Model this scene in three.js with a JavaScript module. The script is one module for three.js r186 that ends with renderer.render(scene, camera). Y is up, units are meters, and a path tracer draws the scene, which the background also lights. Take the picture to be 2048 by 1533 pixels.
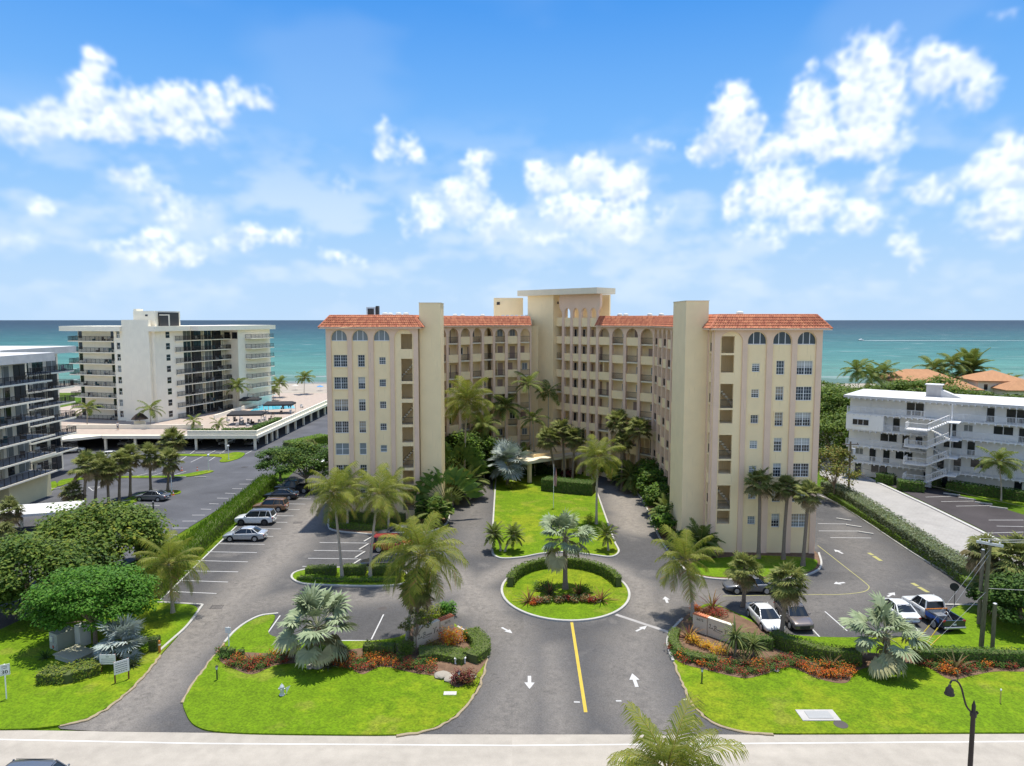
import * as THREE from 'three';
import { mergeGeometries } from 'three/addons/utils/BufferGeometryUtils.js';
import { MarchingCubes } from 'three/addons/objects/MarchingCubes.js';
import { RoundedBoxGeometry } from 'three/addons/geometries/RoundedBoxGeometry.js';

// ---------------------------------------------------------------- camera, sky, sun, exposure
const scene = new THREE.Scene();
const camera = new THREE.PerspectiveCamera(56.73, 1024 / 766, 0.3, 60000);
camera.position.set(0, 26.2, 0);
camera.rotation.set(-0.08886, 0, 0);
const renderer = new THREE.WebGLRenderer({ antialias: true });
renderer.setSize(1024, 766);
renderer.toneMapping = THREE.LinearToneMapping;
renderer.toneMappingExposure = 1.72;
renderer.shadowMap.enabled = true;
const EXPO = 1.56;                                   // scales the computed sky

function rng(seed) {
  let a = seed >>> 0;
  return () => { a = (a + 0x6D2B79F5) >>> 0; let t = a; t = Math.imul(t ^ (t >>> 15), t | 1); t ^= t + Math.imul(t ^ (t >>> 7), t | 61); return ((t ^ (t >>> 14)) >>> 0) / 4294967296; };
}
const PERM = new Float32Array(65536); { const r = rng(11); for (let i = 0; i < 65536; i++) PERM[i] = r(); }
function vnoise(x, y) {
  const xi = Math.floor(x), yi = Math.floor(y); let fx = x - xi, fy = y - yi;
  fx = fx * fx * (3 - 2 * fx); fy = fy * fy * (3 - 2 * fy);
  const h = (i, j) => PERM[((i & 255) + ((j & 255) << 8))];
  const a = h(xi, yi), b = h(xi + 1, yi), c = h(xi, yi + 1), d = h(xi + 1, yi + 1);
  return a + (b - a) * fx + (c - a) * fy + (a - b - c + d) * fx * fy;
}
function fbm(x, y, o = 5) { let s = 0, a = .5, t = 0; for (let i = 0; i < o; i++) { s += a * vnoise(x, y); t += a; a *= .5; const nx = x * 1.62 - y * 1.18 + 17.3; y = x * 1.18 + y * 1.62 + 5.1; x = nx; } return s / t; }
const sstep = (a, b, x) => { const t = Math.min(1, Math.max(0, (x - a) / (b - a))); return t * t * (3 - 2 * t); };
const lerp = (a, b, t) => a + (b - a) * t;

function skyTexture() {
  const W = 2048, H = 1024, data = new Float32Array(W * H * 4);
  // cumulus lobes: azimuth from the look direction, elevation, half sizes (degrees), weight
  const lobes = [
    [-29.59, 15.96, 1.47, 1.93, 1],
    [-30.10, 14.51, 2.44, 1.75, 1],
    [-32.29, 13.44, 2.39, 1.71, 1],
    [-34.50, 12.52, 2.33, 1.66, 0.9],
    [-27.27, 14.10, 2.15, 2.15, 1],
    [-28.54, 13.15, 3.90, 1.42, 1],
    [-24.74, 14.40, 1.83, 2.20, 1],
    [-22.10, 14.84, 2.24, 1.79, 1],
    [-25.44, 13.02, 4.37, 1.28, 0.9],
    [-19.26, 16.17, 2.29, 1.07, 0.8],
    [-10.26, 13.79, 1.39, 1.59, 0.7],
    [-8.36, 12.96, 1.80, 1.52, 0.75],
    [-12.97, 10.36, 1.57, 0.71, 0.5],
    [-27.92, 9.97, 1.78, 1.14, 0.7],
    [-26.40, 8.93, 1.63, 1.99, 0.7],
    [-25.00, 7.82, 2.56, 1.65, 0.55],
    [-22.36, 7.63, 0.75, 1.49, 0.45],
    [-33.55, 7.52, 1.01, 1.28, 0.6],
    [-34.75, 5.36, 1.33, 0.93, 0.5],
    [-27.36, 4.92, 2.87, 1.61, 0.7],
    [-25.11, 5.02, 3.29, 1.53, 0.7],
    [-20.70, 5.91, 2.64, 1.13, 0.7],
    [-17.50, 6.03, 2.31, 1.15, 0.7],
    [-13.09, 4.63, 2.36, 1.10, 0.5],
    [-2.52, 11.25, 1.21, 2.22, 0.7],
    [-3.72, 9.17, 2.82, 1.81, 0.85],
    [-6.87, 8.18, 2.40, 1.40, 0.75],
    [-1.35, 7.66, 2.42, 1.61, 0.7],
    [2.61, 10.87, 1.93, 1.69, 0.9],
    [6.13, 11.56, 3.01, 1.69, 1],
    [8.48, 10.03, 2.39, 2.39, 1],
    [4.98, 8.59, 3.22, 2.01, 0.85],
    [8.52, 7.39, 2.79, 2.00, 0.75],
    [10.73, 13.23, 1.78, 0.71, 0.5],
    [12.34, 8.05, 1.38, 1.38, 0.55],
    [16.98, 14.27, 2.51, 3.28, 1],
    [15.56, 13.33, 2.33, 1.55, 0.9],
    [22.17, 14.83, 2.06, 3.36, 1],
    [22.91, 12.77, 2.60, 1.86, 1],
    [26.27, 17.21, 3.08, 2.53, 1],
    [26.05, 15.05, 3.26, 2.54, 1],
    [30.23, 16.02, 2.79, 2.27, 1],
    [31.71, 14.89, 2.40, 1.54, 0.8],
    [20.21, 12.31, 3.41, 1.89, 0.9],
    [25.51, 12.85, 3.64, 2.19, 0.9],
    [19.96, 9.54, 2.66, 3.03, 0.9],
    [17.48, 9.32, 1.54, 2.50, 0.85],
    [21.73, 8.02, 3.37, 2.25, 0.8],
    [26.90, 9.73, 1.80, 2.16, 0.75],
    [29.82, 9.14, 1.93, 1.58, 0.65],
    [25.73, 7.43, 2.54, 1.45, 0.7],
    [28.97, 4.85, 1.77, 2.12, 0.65],
    [33.65, 9.41, 2.86, 2.02, 0.95],
    [34.91, 10.80, 1.99, 1.99, 0.9],
    [33.78, 6.86, 3.02, 2.35, 0.85],
    [33.42, 18.78, 1.35, 0.61, 0.45],
    [19.00, 6.34, 2.29, 1.53, 0.55],
    [3.02, 6.31, 4.84, 1.41, 0.5],
  ];
  // the rest of the dome carries clouds of the same kind
  const r = rng(77);
  for (let k = 0; k < 150; k++) {
    const az = 52 + r() * 256, el = 4 + Math.pow(r(), 1.2) * 60, s = 2.6 + r() * 5, n = 2 + Math.floor(r() * 4);
    for (let j = 0; j < n; j++) lobes.push([az + (r() - .5) * s * 3.4, el + (r() - .4) * s * .9, s * (.45 + r() * .6), s * (.35 + r() * .5), .75 + r() * .35]);
  }
  const cells = Array.from({ length: 72 }, () => []);
  for (const L of lobes) for (let d = -2; d <= 2; d++) {
    const c = cells[(((Math.floor(L[0] / 5) + d * 1) % 72) + 72) % 72];
    c.push(L);
  }
  const grad = [[0, .50, .68, .90], [3, .46, .66, .90], [8, .32, .57, .90], [14, .19, .46, .90], [23, .075, .31, .80], [45, .055, .25, .74], [90, .05, .21, .66]];
  for (let j = 0; j < H; j++) {
    const el = ((j + .5) / H - .5) * 180;
    for (let i = 0; i < W; i++) {
      const k = (j * W + i) * 4;
      let az = ((i + .5) / W - .5) * 360 + 90; if (az > 180) az -= 360;
      const e = Math.max(0, el);
      let q = 0; while (q < grad.length - 2 && grad[q + 1][0] < e) q++;
      const A = grad[q], B = grad[q + 1], t = Math.min(1, Math.max(0, (e - A[0]) / (B[0] - A[0])));
      let R = lerp(A[1], B[1], t), G = lerp(A[2], B[2], t), Bl = lerp(A[3], B[3], t);
      if (el > -1) {
        const sc = Math.cos(el * Math.PI / 180), ax = az * sc;
        const azp = az < 0 ? az + 360 : az;
        const ndx = ax + (fbm(ax * .5 + 3, el * .5 + 9, 4) - .5) * 2.4, ndy = el + (fbm(ax * .5 + 41, el * .5 + 2, 4) - .5) * 2.0;
        let f = 0, vert = 0;
        for (const L of cells[Math.floor(azp / 5) % 72]) {
          let da = azp - ((L[0] % 360) + 360) % 360; if (da > 180) da -= 360; if (da < -180) da += 360;
          const dx = (da * sc + (ndx - ax)) / L[2], dy = (ndy - L[1]) / L[3];
          const v = (1 - (dx * dx + dy * dy)) * L[4];
          if (v > f) { f = v; vert = dy; }
        }
        const det = fbm(ax * .8 + 7, el * .95, 5), bil = 1 - Math.abs(2 * fbm(ax * 1.5 + 3, el * 1.6 + 21, 4) - 1) * 2.2, fine = fbm(ax * 3.1, el * 3.3 + 60, 4);
        let dens = sstep(.02, .92, f * 1.15 + (det - .5) * .8 + (bil - .5) * .22 + (fine - .5) * .4 - .04);
        if (f <= 0) dens = 0;
        dens *= lerp(.55, .93, sstep(.1, .8, f + (det - .5)));
        // thin haze cloud low over the horizon
        const low = sstep(.40, .70, fbm(ax * .22 + 12, el * .55 + 4, 5) * .8 + fbm(ax * .9, el * 1.6 + 9, 4) * .2) * sstep(-1, 3, el) * (1 - sstep(7, 17, el)) * .66;
        const veil = sstep(.50, .75, fbm(ax * .08 + 31, el * .16, 4)) * .10 * sstep(4, 12, el);
        let c = Math.max(low, veil); c = c + dens * (1 - c);
        const body = sstep(.22, 1.18, det * .5 + bil * .28 + fine * .25 + .05 + (vert + .1) * .24);
        const wR = lerp(.60, 1.38, body), wG = lerp(.72, 1.37, body), wB = lerp(.92, 1.35, body);
        const soft = dens > 0 ? dens / (dens + low + .001) : 0;
        const cr = lerp(.70, wR, soft), cg = lerp(.82, wG, soft), cb = lerp(.95, wB, soft);
        c *= .95;
        R = lerp(R, cr, c); G = lerp(G, cg, c); Bl = lerp(Bl, cb, c);
      }
      data[k] = R / EXPO; data[k + 1] = G / EXPO; data[k + 2] = Bl / EXPO; data[k + 3] = 1;
    }
  }
  const t = new THREE.DataTexture(data, W, H, THREE.RGBAFormat, THREE.FloatType);
  t.mapping = THREE.EquirectangularReflectionMapping; t.magFilter = THREE.LinearFilter; t.minFilter = THREE.LinearFilter; t.needsUpdate = true;
  return t;
}
const sky = skyTexture();
scene.background = sky; scene.environment = sky;

const sun = new THREE.DirectionalLight(new THREE.Color(1, .96, .87), 3.7);
sun.position.set(8, 110, -80 - 19);
sun.target.position.set(0, 0, -80);
sun.castShadow = true; sun.shadow.mapSize.set(4096, 4096); sun.shadow.radius = 1.6;
Object.assign(sun.shadow.camera, { left: -140, right: 140, top: 140, bottom: -140, near: 1, far: 500 });
scene.add(sun, sun.target);

// ---------------------------------------------------------------- helpers
const names = new Map();
function numbered(n) { const k = names.get(n) || 0; names.set(n, k + 1); return k ? n + '_' + String(k).padStart(3, '0') : n; }
const V = (x, y, z) => new THREE.Vector3(x, y, z);
const rgb = (r, g, b) => new THREE.Color().setRGB(r, g, b);
function part(name, geo, mat, parent) { const m = new THREE.Mesh(geo, mat); m.name = name; m.castShadow = m.receiveShadow = true; parent.add(m); return m; }
function put(m, x, y, z, ry = 0) { m.position.set(x, y, z); m.rotation.y = ry; return m; }
function thing(name, label, category, pos = [0, 0, 0], ry = 0, group) {
  const o = new THREE.Group(); o.name = numbered(name); scene.add(o); o.position.set(...pos); o.rotation.y = ry;
  o.userData = { label, category }; if (group) o.userData.group = group; return o;
}
function single(name, label, category, geo, mat, pos = [0, 0, 0], ry = 0, group) {
  const o = part(numbered(name), geo, mat, scene); o.position.set(...pos); o.rotation.y = ry;
  o.userData = { label, category }; if (group) o.userData.group = group; return o;
}
function struct(name, geo, mat, label) { const o = part(numbered(name), geo, mat, scene); o.userData = { kind: 'structure', label: label || name.replace(/_/g, ' ') }; return o; }
function copy(src, label, pos, ry, s = 1) {
  const c = src.clone(); c.name = numbered(src.name.replace(/_\d+$/, '')); scene.add(c); c.userData = { ...src.userData, label };
  c.position.set(...pos); c.rotation.y = ry; c.scale.setScalar(s); return c;
}

class GB {                                              // collects faces into one geometry, uv in metres
  constructor(col = false) { this.p = []; this.n = []; this.u = []; this.i = []; this.c = col ? [] : null; this.m = null; }
  quad(a, b, c, d, col) {
    if (this.m) { a = a.clone().applyMatrix4(this.m); b = b.clone().applyMatrix4(this.m); c = c.clone().applyMatrix4(this.m); d = d.clone().applyMatrix4(this.m); }
    const nx = (b.y - a.y) * (d.z - a.z) - (b.z - a.z) * (d.y - a.y) + (c.y - b.y) * (d.z - c.z) * 0, e1 = b.clone().sub(a), e2 = d.clone().sub(a);
    let n = e1.cross(e2); if (n.lengthSq() < 1e-14) n = c.clone().sub(b).cross(d.clone().sub(b)); n.normalize();
    const k = this.p.length / 3, ax = Math.abs(n.x), ay = Math.abs(n.y), az = Math.abs(n.z);
    for (const v of [a, b, c, d]) {
      this.p.push(v.x, v.y, v.z); this.n.push(n.x, n.y, n.z);
      if (ay >= ax && ay >= az) this.u.push(v.x, v.z); else if (ax > az) this.u.push(v.z, v.y); else this.u.push(v.x, v.y);
      if (this.c) this.c.push(col.r, col.g, col.b);
    }
    this.i.push(k, k + 1, k + 2, k, k + 2, k + 3); return this;
  }
  tri(a, b, c, col) {
    const n = b.clone().sub(a).cross(c.clone().sub(a)).normalize(), k = this.p.length / 3;
    for (const v of [a, b, c]) { this.p.push(v.x, v.y, v.z); this.n.push(n.x, n.y, n.z); this.u.push(v.x + v.z * .3, v.y + v.z * .7); if (this.c) this.c.push(col.r, col.g, col.b); }
    this.i.push(k, k + 1, k + 2); return this;
  }
  box(x0, y0, z0, x1, y1, z1, col) {
    const P = (a, b, c) => V(a ? x1 : x0, b ? y1 : y0, c ? z1 : z0);
    this.quad(P(0, 0, 1), P(1, 0, 1), P(1, 1, 1), P(0, 1, 1), col); this.quad(P(1, 0, 0), P(0, 0, 0), P(0, 1, 0), P(1, 1, 0), col);
    this.quad(P(1, 0, 1), P(1, 0, 0), P(1, 1, 0), P(1, 1, 1), col); this.quad(P(0, 0, 0), P(0, 0, 1), P(0, 1, 1), P(0, 1, 0), col);
    this.quad(P(0, 1, 1), P(1, 1, 1), P(1, 1, 0), P(0, 1, 0), col); this.quad(P(0, 0, 0), P(1, 0, 0), P(1, 0, 1), P(0, 0, 1), col);
    return this;
  }
  tube(pts, rads, seg = 6, col, cap = true) {
    const T = [], ref = V(.31, .17, .93).normalize();
    for (let k = 0; k < pts.length; k++) {
      const d = pts[Math.min(k + 1, pts.length - 1)].clone().sub(pts[Math.max(k - 1, 0)]).normalize();
      const a = d.clone().cross(Math.abs(d.dot(ref)) > .95 ? V(1, 0, 0) : ref).normalize(), b = d.clone().cross(a), ring = [];
      for (let s = 0; s < seg; s++) { const t = s / seg * Math.PI * 2; ring.push([pts[k].clone().addScaledVector(a, Math.cos(t) * rads[k]).addScaledVector(b, Math.sin(t) * rads[k]), a.clone().multiplyScalar(Math.cos(t)).addScaledVector(b, Math.sin(t))]); }
      T.push(ring);
    }
    const base = this.p.length / 3; let len = 0;
    T.forEach((ring, k) => { if (k) len += pts[k].distanceTo(pts[k - 1]); ring.forEach(([q, n], s) => { this.p.push(q.x, q.y, q.z); this.n.push(n.x, n.y, n.z); this.u.push(s / seg, len); if (this.c) this.c.push(col.r, col.g, col.b); }); });
    for (let k = 0; k < T.length - 1; k++) for (let s = 0; s < seg; s++) { const a = base + k * seg + s, b = base + k * seg + (s + 1) % seg; this.i.push(a, b, a + seg, b, b + seg, a + seg); }
    if (cap) { const last = base + (T.length - 1) * seg; for (let s = 1; s < seg - 1; s++) { this.i.push(last, last + s, last + s + 1); this.i.push(base, base + s + 1, base + s); } }
    return this;
  }
  build() {
    const g = new THREE.BufferGeometry();
    g.setAttribute('position', new THREE.Float32BufferAttribute(this.p, 3)); g.setAttribute('normal', new THREE.Float32BufferAttribute(this.n, 3)); g.setAttribute('uv', new THREE.Float32BufferAttribute(this.u, 2));
    if (this.c) g.setAttribute('color', new THREE.Float32BufferAttribute(this.c, 3));
    g.setIndex(this.i); return g;
  }
}
const boxG = (x0, y0, z0, x1, y1, z1) => new GB().box(x0, y0, z0, x1, y1, z1).build();
const boxC = (w, h, d) => boxG(-w / 2, 0, -d / 2, w / 2, h, d / 2);
function latheG(pts, seg = 14) { return new THREE.LatheGeometry(pts.map(p => new THREE.Vector2(p[0], p[1])), seg); }

function texGen(size, fn, rep, srgb = true) {           // square tiling texture from fn(u, v) in 0..1 -> [r, g, b] (linear 0..1)
  const d = new Uint8Array(size * size * 4), enc = x => { x = Math.min(1, Math.max(0, x)); return 255 * (srgb ? (x <= .0031308 ? 12.92 * x : 1.055 * Math.pow(x, 1 / 2.4) - .055) : x); };
  for (let j = 0; j < size; j++) for (let i = 0; i < size; i++) { const c = fn(i / size, j / size), k = (j * size + i) * 4; d[k] = enc(c[0]); d[k + 1] = enc(c[1]); d[k + 2] = enc(c[2]); d[k + 3] = 255; }
  const t = new THREE.DataTexture(d, size, size); t.wrapS = t.wrapT = THREE.RepeatWrapping; t.magFilter = THREE.LinearFilter; t.minFilter = THREE.LinearMipmapLinearFilter; t.generateMipmaps = true;
  if (srgb) t.colorSpace = THREE.SRGBColorSpace; if (rep) t.repeat.set(1 / rep, 1 / rep); t.needsUpdate = true; return t;
}
const std = (c, rough = .85, extra = {}) => new THREE.MeshPhysicalMaterial({ color: c, roughness: rough, specularIntensity: rough > .78 ? .35 : 1, side: THREE.DoubleSide, ...extra });
function chaikin(pts, n = 2) { for (let q = 0; q < n; q++) { const o = []; for (let k = 0; k < pts.length; k++) { const a = pts[k], b = pts[(k + 1) % pts.length]; o.push([a[0] * .8 + b[0] * .2, a[1] * .8 + b[1] * .2], [a[0] * .2 + b[0] * .8, a[1] * .2 + b[1] * .8]); } pts = o; } return pts; }
const leafMat = (extra = {}) => new THREE.MeshPhysicalMaterial({ color: rgb(1, 1, 1), vertexColors: true, roughness: .8, specularIntensity: .25, transmission: .45, thickness: 0, side: THREE.DoubleSide, ...extra });

// curve through ground points [[x, z], ...]
function smooth(pts, closed, n) { const c = new THREE.CatmullRomCurve3(pts.map(p => V(p[0], 0, p[1])), closed, 'centripetal'); return c.getPoints(n || pts.length * 8).map(v => [v.x, v.z]); }
function sheet(poly, y, thick = 0) {                    // a flat polygon (with an edge when thick)
  const s = new THREE.Shape(poly.map(p => new THREE.Vector2(p[0], -p[1])));
  const g = thick ? new THREE.ExtrudeGeometry(s, { depth: thick, bevelEnabled: false }) : new THREE.ShapeGeometry(s);
  g.rotateX(-Math.PI / 2); g.translate(0, y - thick, 0);
  const P = g.attributes.position, U = g.attributes.uv; for (let i = 0; i < P.count; i++) U.setXY(i, P.getX(i), P.getZ(i));
  return g;
}
function strip(path, half, y0, y1, closed) {            // a kerb: rectangular section swept along ground points
  const gb = new GB(), n = path.length, L = [], R = [];
  for (let k = 0; k < n; k++) {
    const a = path[closed ? (k - 1 + n) % n : Math.max(0, k - 1)], b = path[closed ? (k + 1) % n : Math.min(n - 1, k + 1)];
    let dx = b[0] - a[0], dz = b[1] - a[1]; const l = Math.hypot(dx, dz) || 1; dx /= l; dz /= l;
    L.push([path[k][0] + dz * half, path[k][1] - dx * half]); R.push([path[k][0] - dz * half, path[k][1] + dx * half]);
  }
  const m = closed ? n : n - 1, ch = Math.min(.03, half * .4);
  for (let k = 0; k < m; k++) {
    const j = (k + 1) % n, A = L[k], B = L[j], C = R[j], D = R[k];
    const mix = (p, q, t) => [p[0] + (q[0] - p[0]) * t, p[1] + (q[1] - p[1]) * t], t = ch / (2 * half);
    const a2 = mix(A, D, t), b2 = mix(B, C, t), c2 = mix(C, B, t), d2 = mix(D, A, t);
    gb.quad(V(d2[0], y1, d2[1]), V(c2[0], y1, c2[1]), V(b2[0], y1, b2[1]), V(a2[0], y1, a2[1]));
    gb.quad(V(D[0], y1 - ch, D[1]), V(C[0], y1 - ch, C[1]), V(c2[0], y1, c2[1]), V(d2[0], y1, d2[1]));
    gb.quad(V(a2[0], y1, a2[1]), V(b2[0], y1, b2[1]), V(B[0], y1 - ch, B[1]), V(A[0], y1 - ch, A[1]));
    gb.quad(V(A[0], y0, A[1]), V(A[0], y1 - ch, A[1]), V(B[0], y1 - ch, B[1]), V(B[0], y0, B[1]));
    gb.quad(V(D[0], y1 - ch, D[1]), V(D[0], y0, D[1]), V(C[0], y0, C[1]), V(C[0], y1 - ch, C[1]));
  }
  if (!closed) for (const k of [0, n - 1]) gb.quad(V(L[k][0], y0, L[k][1]), V(R[k][0], y0, R[k][1]), V(R[k][0], y1 - ch, R[k][1]), V(L[k][0], y1 - ch, L[k][1]));
  return gb.build();
}
function bar(gb, a, b, r) { gb.tube([a, b], [r, r], 5); }

// ---------------------------------------------------------------- ground, roads, lawns, water
function texRect(W, H, fn) {
  const d = new Uint8Array(W * H * 4), enc = x => { x = Math.min(1, Math.max(0, x)); return 255 * (x <= .0031308 ? 12.92 * x : 1.055 * Math.pow(x, 1 / 2.4) - .055); };
  for (let j = 0; j < H; j++) for (let i = 0; i < W; i++) { const c = fn((i + .5) / W, (j + .5) / H), k = (j * W + i) * 4; d[k] = enc(c[0]); d[k + 1] = enc(c[1]); d[k + 2] = enc(c[2]); d[k + 3] = 255; }
  const t = new THREE.DataTexture(d, W, H); t.magFilter = THREE.LinearFilter; t.minFilter = THREE.LinearMipmapLinearFilter; t.generateMipmaps = true; t.colorSpace = THREE.SRGBColorSpace; t.needsUpdate = true; return t;
}
const wr = rng(5);
// dust and wear along the wheel paths of the drives: [half width, strength, points]
const WEAR = [
  [2.6, .75, [[-26.21, -43.85], [-25.89, -50.86], [-26.48, -60.16], [-25.99, -71.19], [-26.55, -84.87], [-27.65, -99.02]]],
  [2.2, .55, [[-26.39, -61.01], [-21.79, -64.63], [-14.38, -65.11], [-6.04, -67.11]]],
  [2.2, .8, [[-6.14, -71.19], [-3.3, -65.85], [-1.72, -60.69], [-1.03, -59.14]]],
  [1.6, .75, [[-4.26, -62.32], [-2.96, -69.09], [0.86, -74.2], [5.88, -75.95], [10.46, -73.73], [12.46, -68.42], [12.06, -62.32]]],
  [2.4, .5, [[-0.45, -43.4], [0.21, -48.34], [0.43, -53.64], [-0.8, -57.95]]],
  [1.4, .5, [[3.08, -43.4], [3.06, -48.34], [3.03, -54.48]]],
  [2.4, .5, [[9.17, -43.4], [8.92, -48.34], [9.6, -54.48], [12.0, -59.65], [14.61, -64.63], [18.94, -65.85]]],
  [2.6, .95, [[15.41, -86.95], [16.07, -99.02], [16.33, -109.6]]],
  [2.0, .35, [[-4.52, -79.19], [-5.41, -101.83], [-5.35, -126.97]]],
  [3.0, .35, [[19.03, -62.88], [26.12, -62.32], [36.93, -71.19], [41.71, -86.95]]],
];
function segDist(x, z, P) { let m = 1e9; for (let k = 0; k < P.length - 1; k++) { const ax = P[k][0], az = P[k][1], bx = P[k + 1][0] - ax, bz = P[k + 1][1] - az; let t = ((x - ax) * bx + (z - az) * bz) / (bx * bx + bz * bz); t = Math.min(1, Math.max(0, t)); const d = Math.hypot(x - ax - t * bx, z - az - t * bz); if (d < m) m = d; } return m; }
for (const w of WEAR) w[2] = smooth(w[2], false, 14);
const lotTex = texRect(2048, 1733, (u, v) => {
  const x = -48 + u * 104, z = -128 + v * 88;
  const f = fbm(x * .35, z * .35, 5), g = fbm(x * 3.1 + 7, z * 3.1, 3), grain = PERM[((x * 23 | 0) * 131 + (z * 23 | 0) * 7919) & 65535];
  let w = 0;
  for (const [h, s, P] of WEAR) { const d = segDist(x, z, P); if (d < h * 1.9) { const q = (1 - sstep(.15, 1.75, d / h + (f - .5) * 1.2 + (g - .5) * .7)) * s; if (q > w) w = q; } }
  w = Math.max(w, sstep(.60, .80, f) * .22);
  w *= .7 + .6 * g; w = Math.min(1, w);
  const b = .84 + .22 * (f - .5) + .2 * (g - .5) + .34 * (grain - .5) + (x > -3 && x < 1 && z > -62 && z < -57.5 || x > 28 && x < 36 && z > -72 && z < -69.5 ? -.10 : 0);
  const crack = Math.abs(fbm(x * .2 + 50, z * .2 + 8, 5) - .5) < .0016 ? .74 : 1;
  return [b * lerp(.098, .26, w) * crack, b * lerp(.094, .232, w) * crack, b * lerp(.092, .20, w) * crack];
});
lotTex.repeat.set(1 / 104, 1 / 88); lotTex.offset.set(48 / 104, 128 / 88);
const asphaltBump = texGen(512, (u, v) => { const k = PERM[((u * 512 | 0) * 517 + (v * 512 | 0) * 7919) & 65535] * .7 + .3 * vnoise(u * 64, v * 64); return [k, k, k]; }, 4, false);
const mLot = std(rgb(1, 1, 1), .93, { map: lotTex, bumpMap: asphaltBump, bumpScale: .012 });
const asphalt2 = texGen(1024, (u, v) => { const f = fbm(u * 12 % 12, v * 12, 5), g = PERM[((u * 1024 | 0) * 131 + (v * 1024 | 0) * 7919) & 65535]; const b = .82 + .5 * (f - .5) + .3 * (g - .5); return [.108 * b, .109 * b, .118 * b]; }, 40);
const mLot2 = std(rgb(1, 1, 1), .93, { map: asphalt2 });
const mLot3 = std(rgb(.66, .57, .53), .95, { map: asphalt2 });
const grassTex = texGen(2048, (u, v) => {
  const x = u * 64, z = v * 64, f = fbm(x * .16, z * .16, 4), g = fbm(x * 1.4 + 9, z * 1.4, 3), k = PERM[((u * 2048 | 0) * 131 + (v * 2048 | 0) * 7919) & 65535], k2 = vnoise(x * 9, z * 9);
  const b = .80 + .32 * (k - .5) + .42 * (k2 - .5) + .3 * (g - .5), y = sstep(.42, .72, f * .7 + g * .3);
  const dry = sstep(.60, .78, fbm(x * .5 + 70, z * .5, 4)) * .3; return [b * lerp(lerp(.128, .205, y), .31, dry), b * lerp(lerp(.222, .255, y), .28, dry), b * lerp(lerp(.003, .008, y), .05, dry)];
}, 64);
const grassBump = texGen(1024, (u, v) => { const k = PERM[((u * 1024 | 0) * 131 + (v * 1024 | 0) * 7919) & 65535] * .6 + .4 * vnoise(u * 256, v * 256); return [k, k, k]; }, 24, false);
const mGrass = std(rgb(1, 1, 1), .9, { map: grassTex, bumpMap: grassBump, bumpScale: .03 });
const concTex = texGen(2048, (u, v) => {
  const x = u * 60, z = v * 60, f = fbm(x * .12, z * .9, 5), g = fbm(x * 1.7, z * 1.7 + 4, 4), k = PERM[((u * 2048 | 0) * 131 + (v * 2048 | 0) * 7919) & 65535];
  const b = .92 + .22 * (f - .5) + .2 * (g - .5) + .12 * (k - .5); return [.385 * b, .345 * b, .29 * b];
}, 60);
const mRoad = std(rgb(1, 1, 1), .9, { map: concTex });
const plainTex = texGen(512, (u, v) => { const f = fbm(u * 8, v * 8, 5), k = PERM[((u * 512 | 0) * 131 + (v * 512 | 0) * 7919) & 65535]; const b = .9 + .25 * (f - .5) + .12 * (k - .5); return [b, b, b]; }, 6);
const mKerb = std(rgb(.46, .44, .40), .85, { map: plainTex });
const mPaint = std(rgb(.52, .51, .49), .8, { map: plainTex });
const mYellow = std(rgb(.52, .38, .06), .8, { map: plainTex });
const mPaleYellow = std(rgb(.38, .35, .13), .85, { map: plainTex });
const soilTex = texGen(512, (u, v) => { const f = fbm(u * 10, v * 10, 4), k = PERM[((u * 512 | 0) * 131 + (v * 512 | 0) * 7919) & 65535]; const b = .75 + .5 * (f - .5) + .7 * (k - .5); return [.20 * b, .125 * b, .08 * b]; }, 5);
const mSoil = std(rgb(1, 1, 1), .97, { map: soilTex });
const sandTex = texGen(512, (u, v) => { const f = fbm(u * 9, v * 9, 5), b = .9 + .3 * (f - .5); return [.37 * b, .32 * b, .26 * b]; }, 30);
const mSand = std(rgb(1, 1, 1), .95, { map: sandTex });

struct('land', sheet([[-900, 60], [900, 60], [900, -255], [-900, -255]], -.05), std(rgb(.55, .62, .6), .95, { map: grassTex }), 'flat land under the whole site');
// beach falling to the water
{ const g = new GB(); g.quad(V(-1500, -.05, -255), V(1500, -.05, -255), V(1500, -1.2, -318), V(-1500, -1.2, -318)); struct('beach', g.build(), mSand, 'pale sandy beach along the sea'); }
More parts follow.
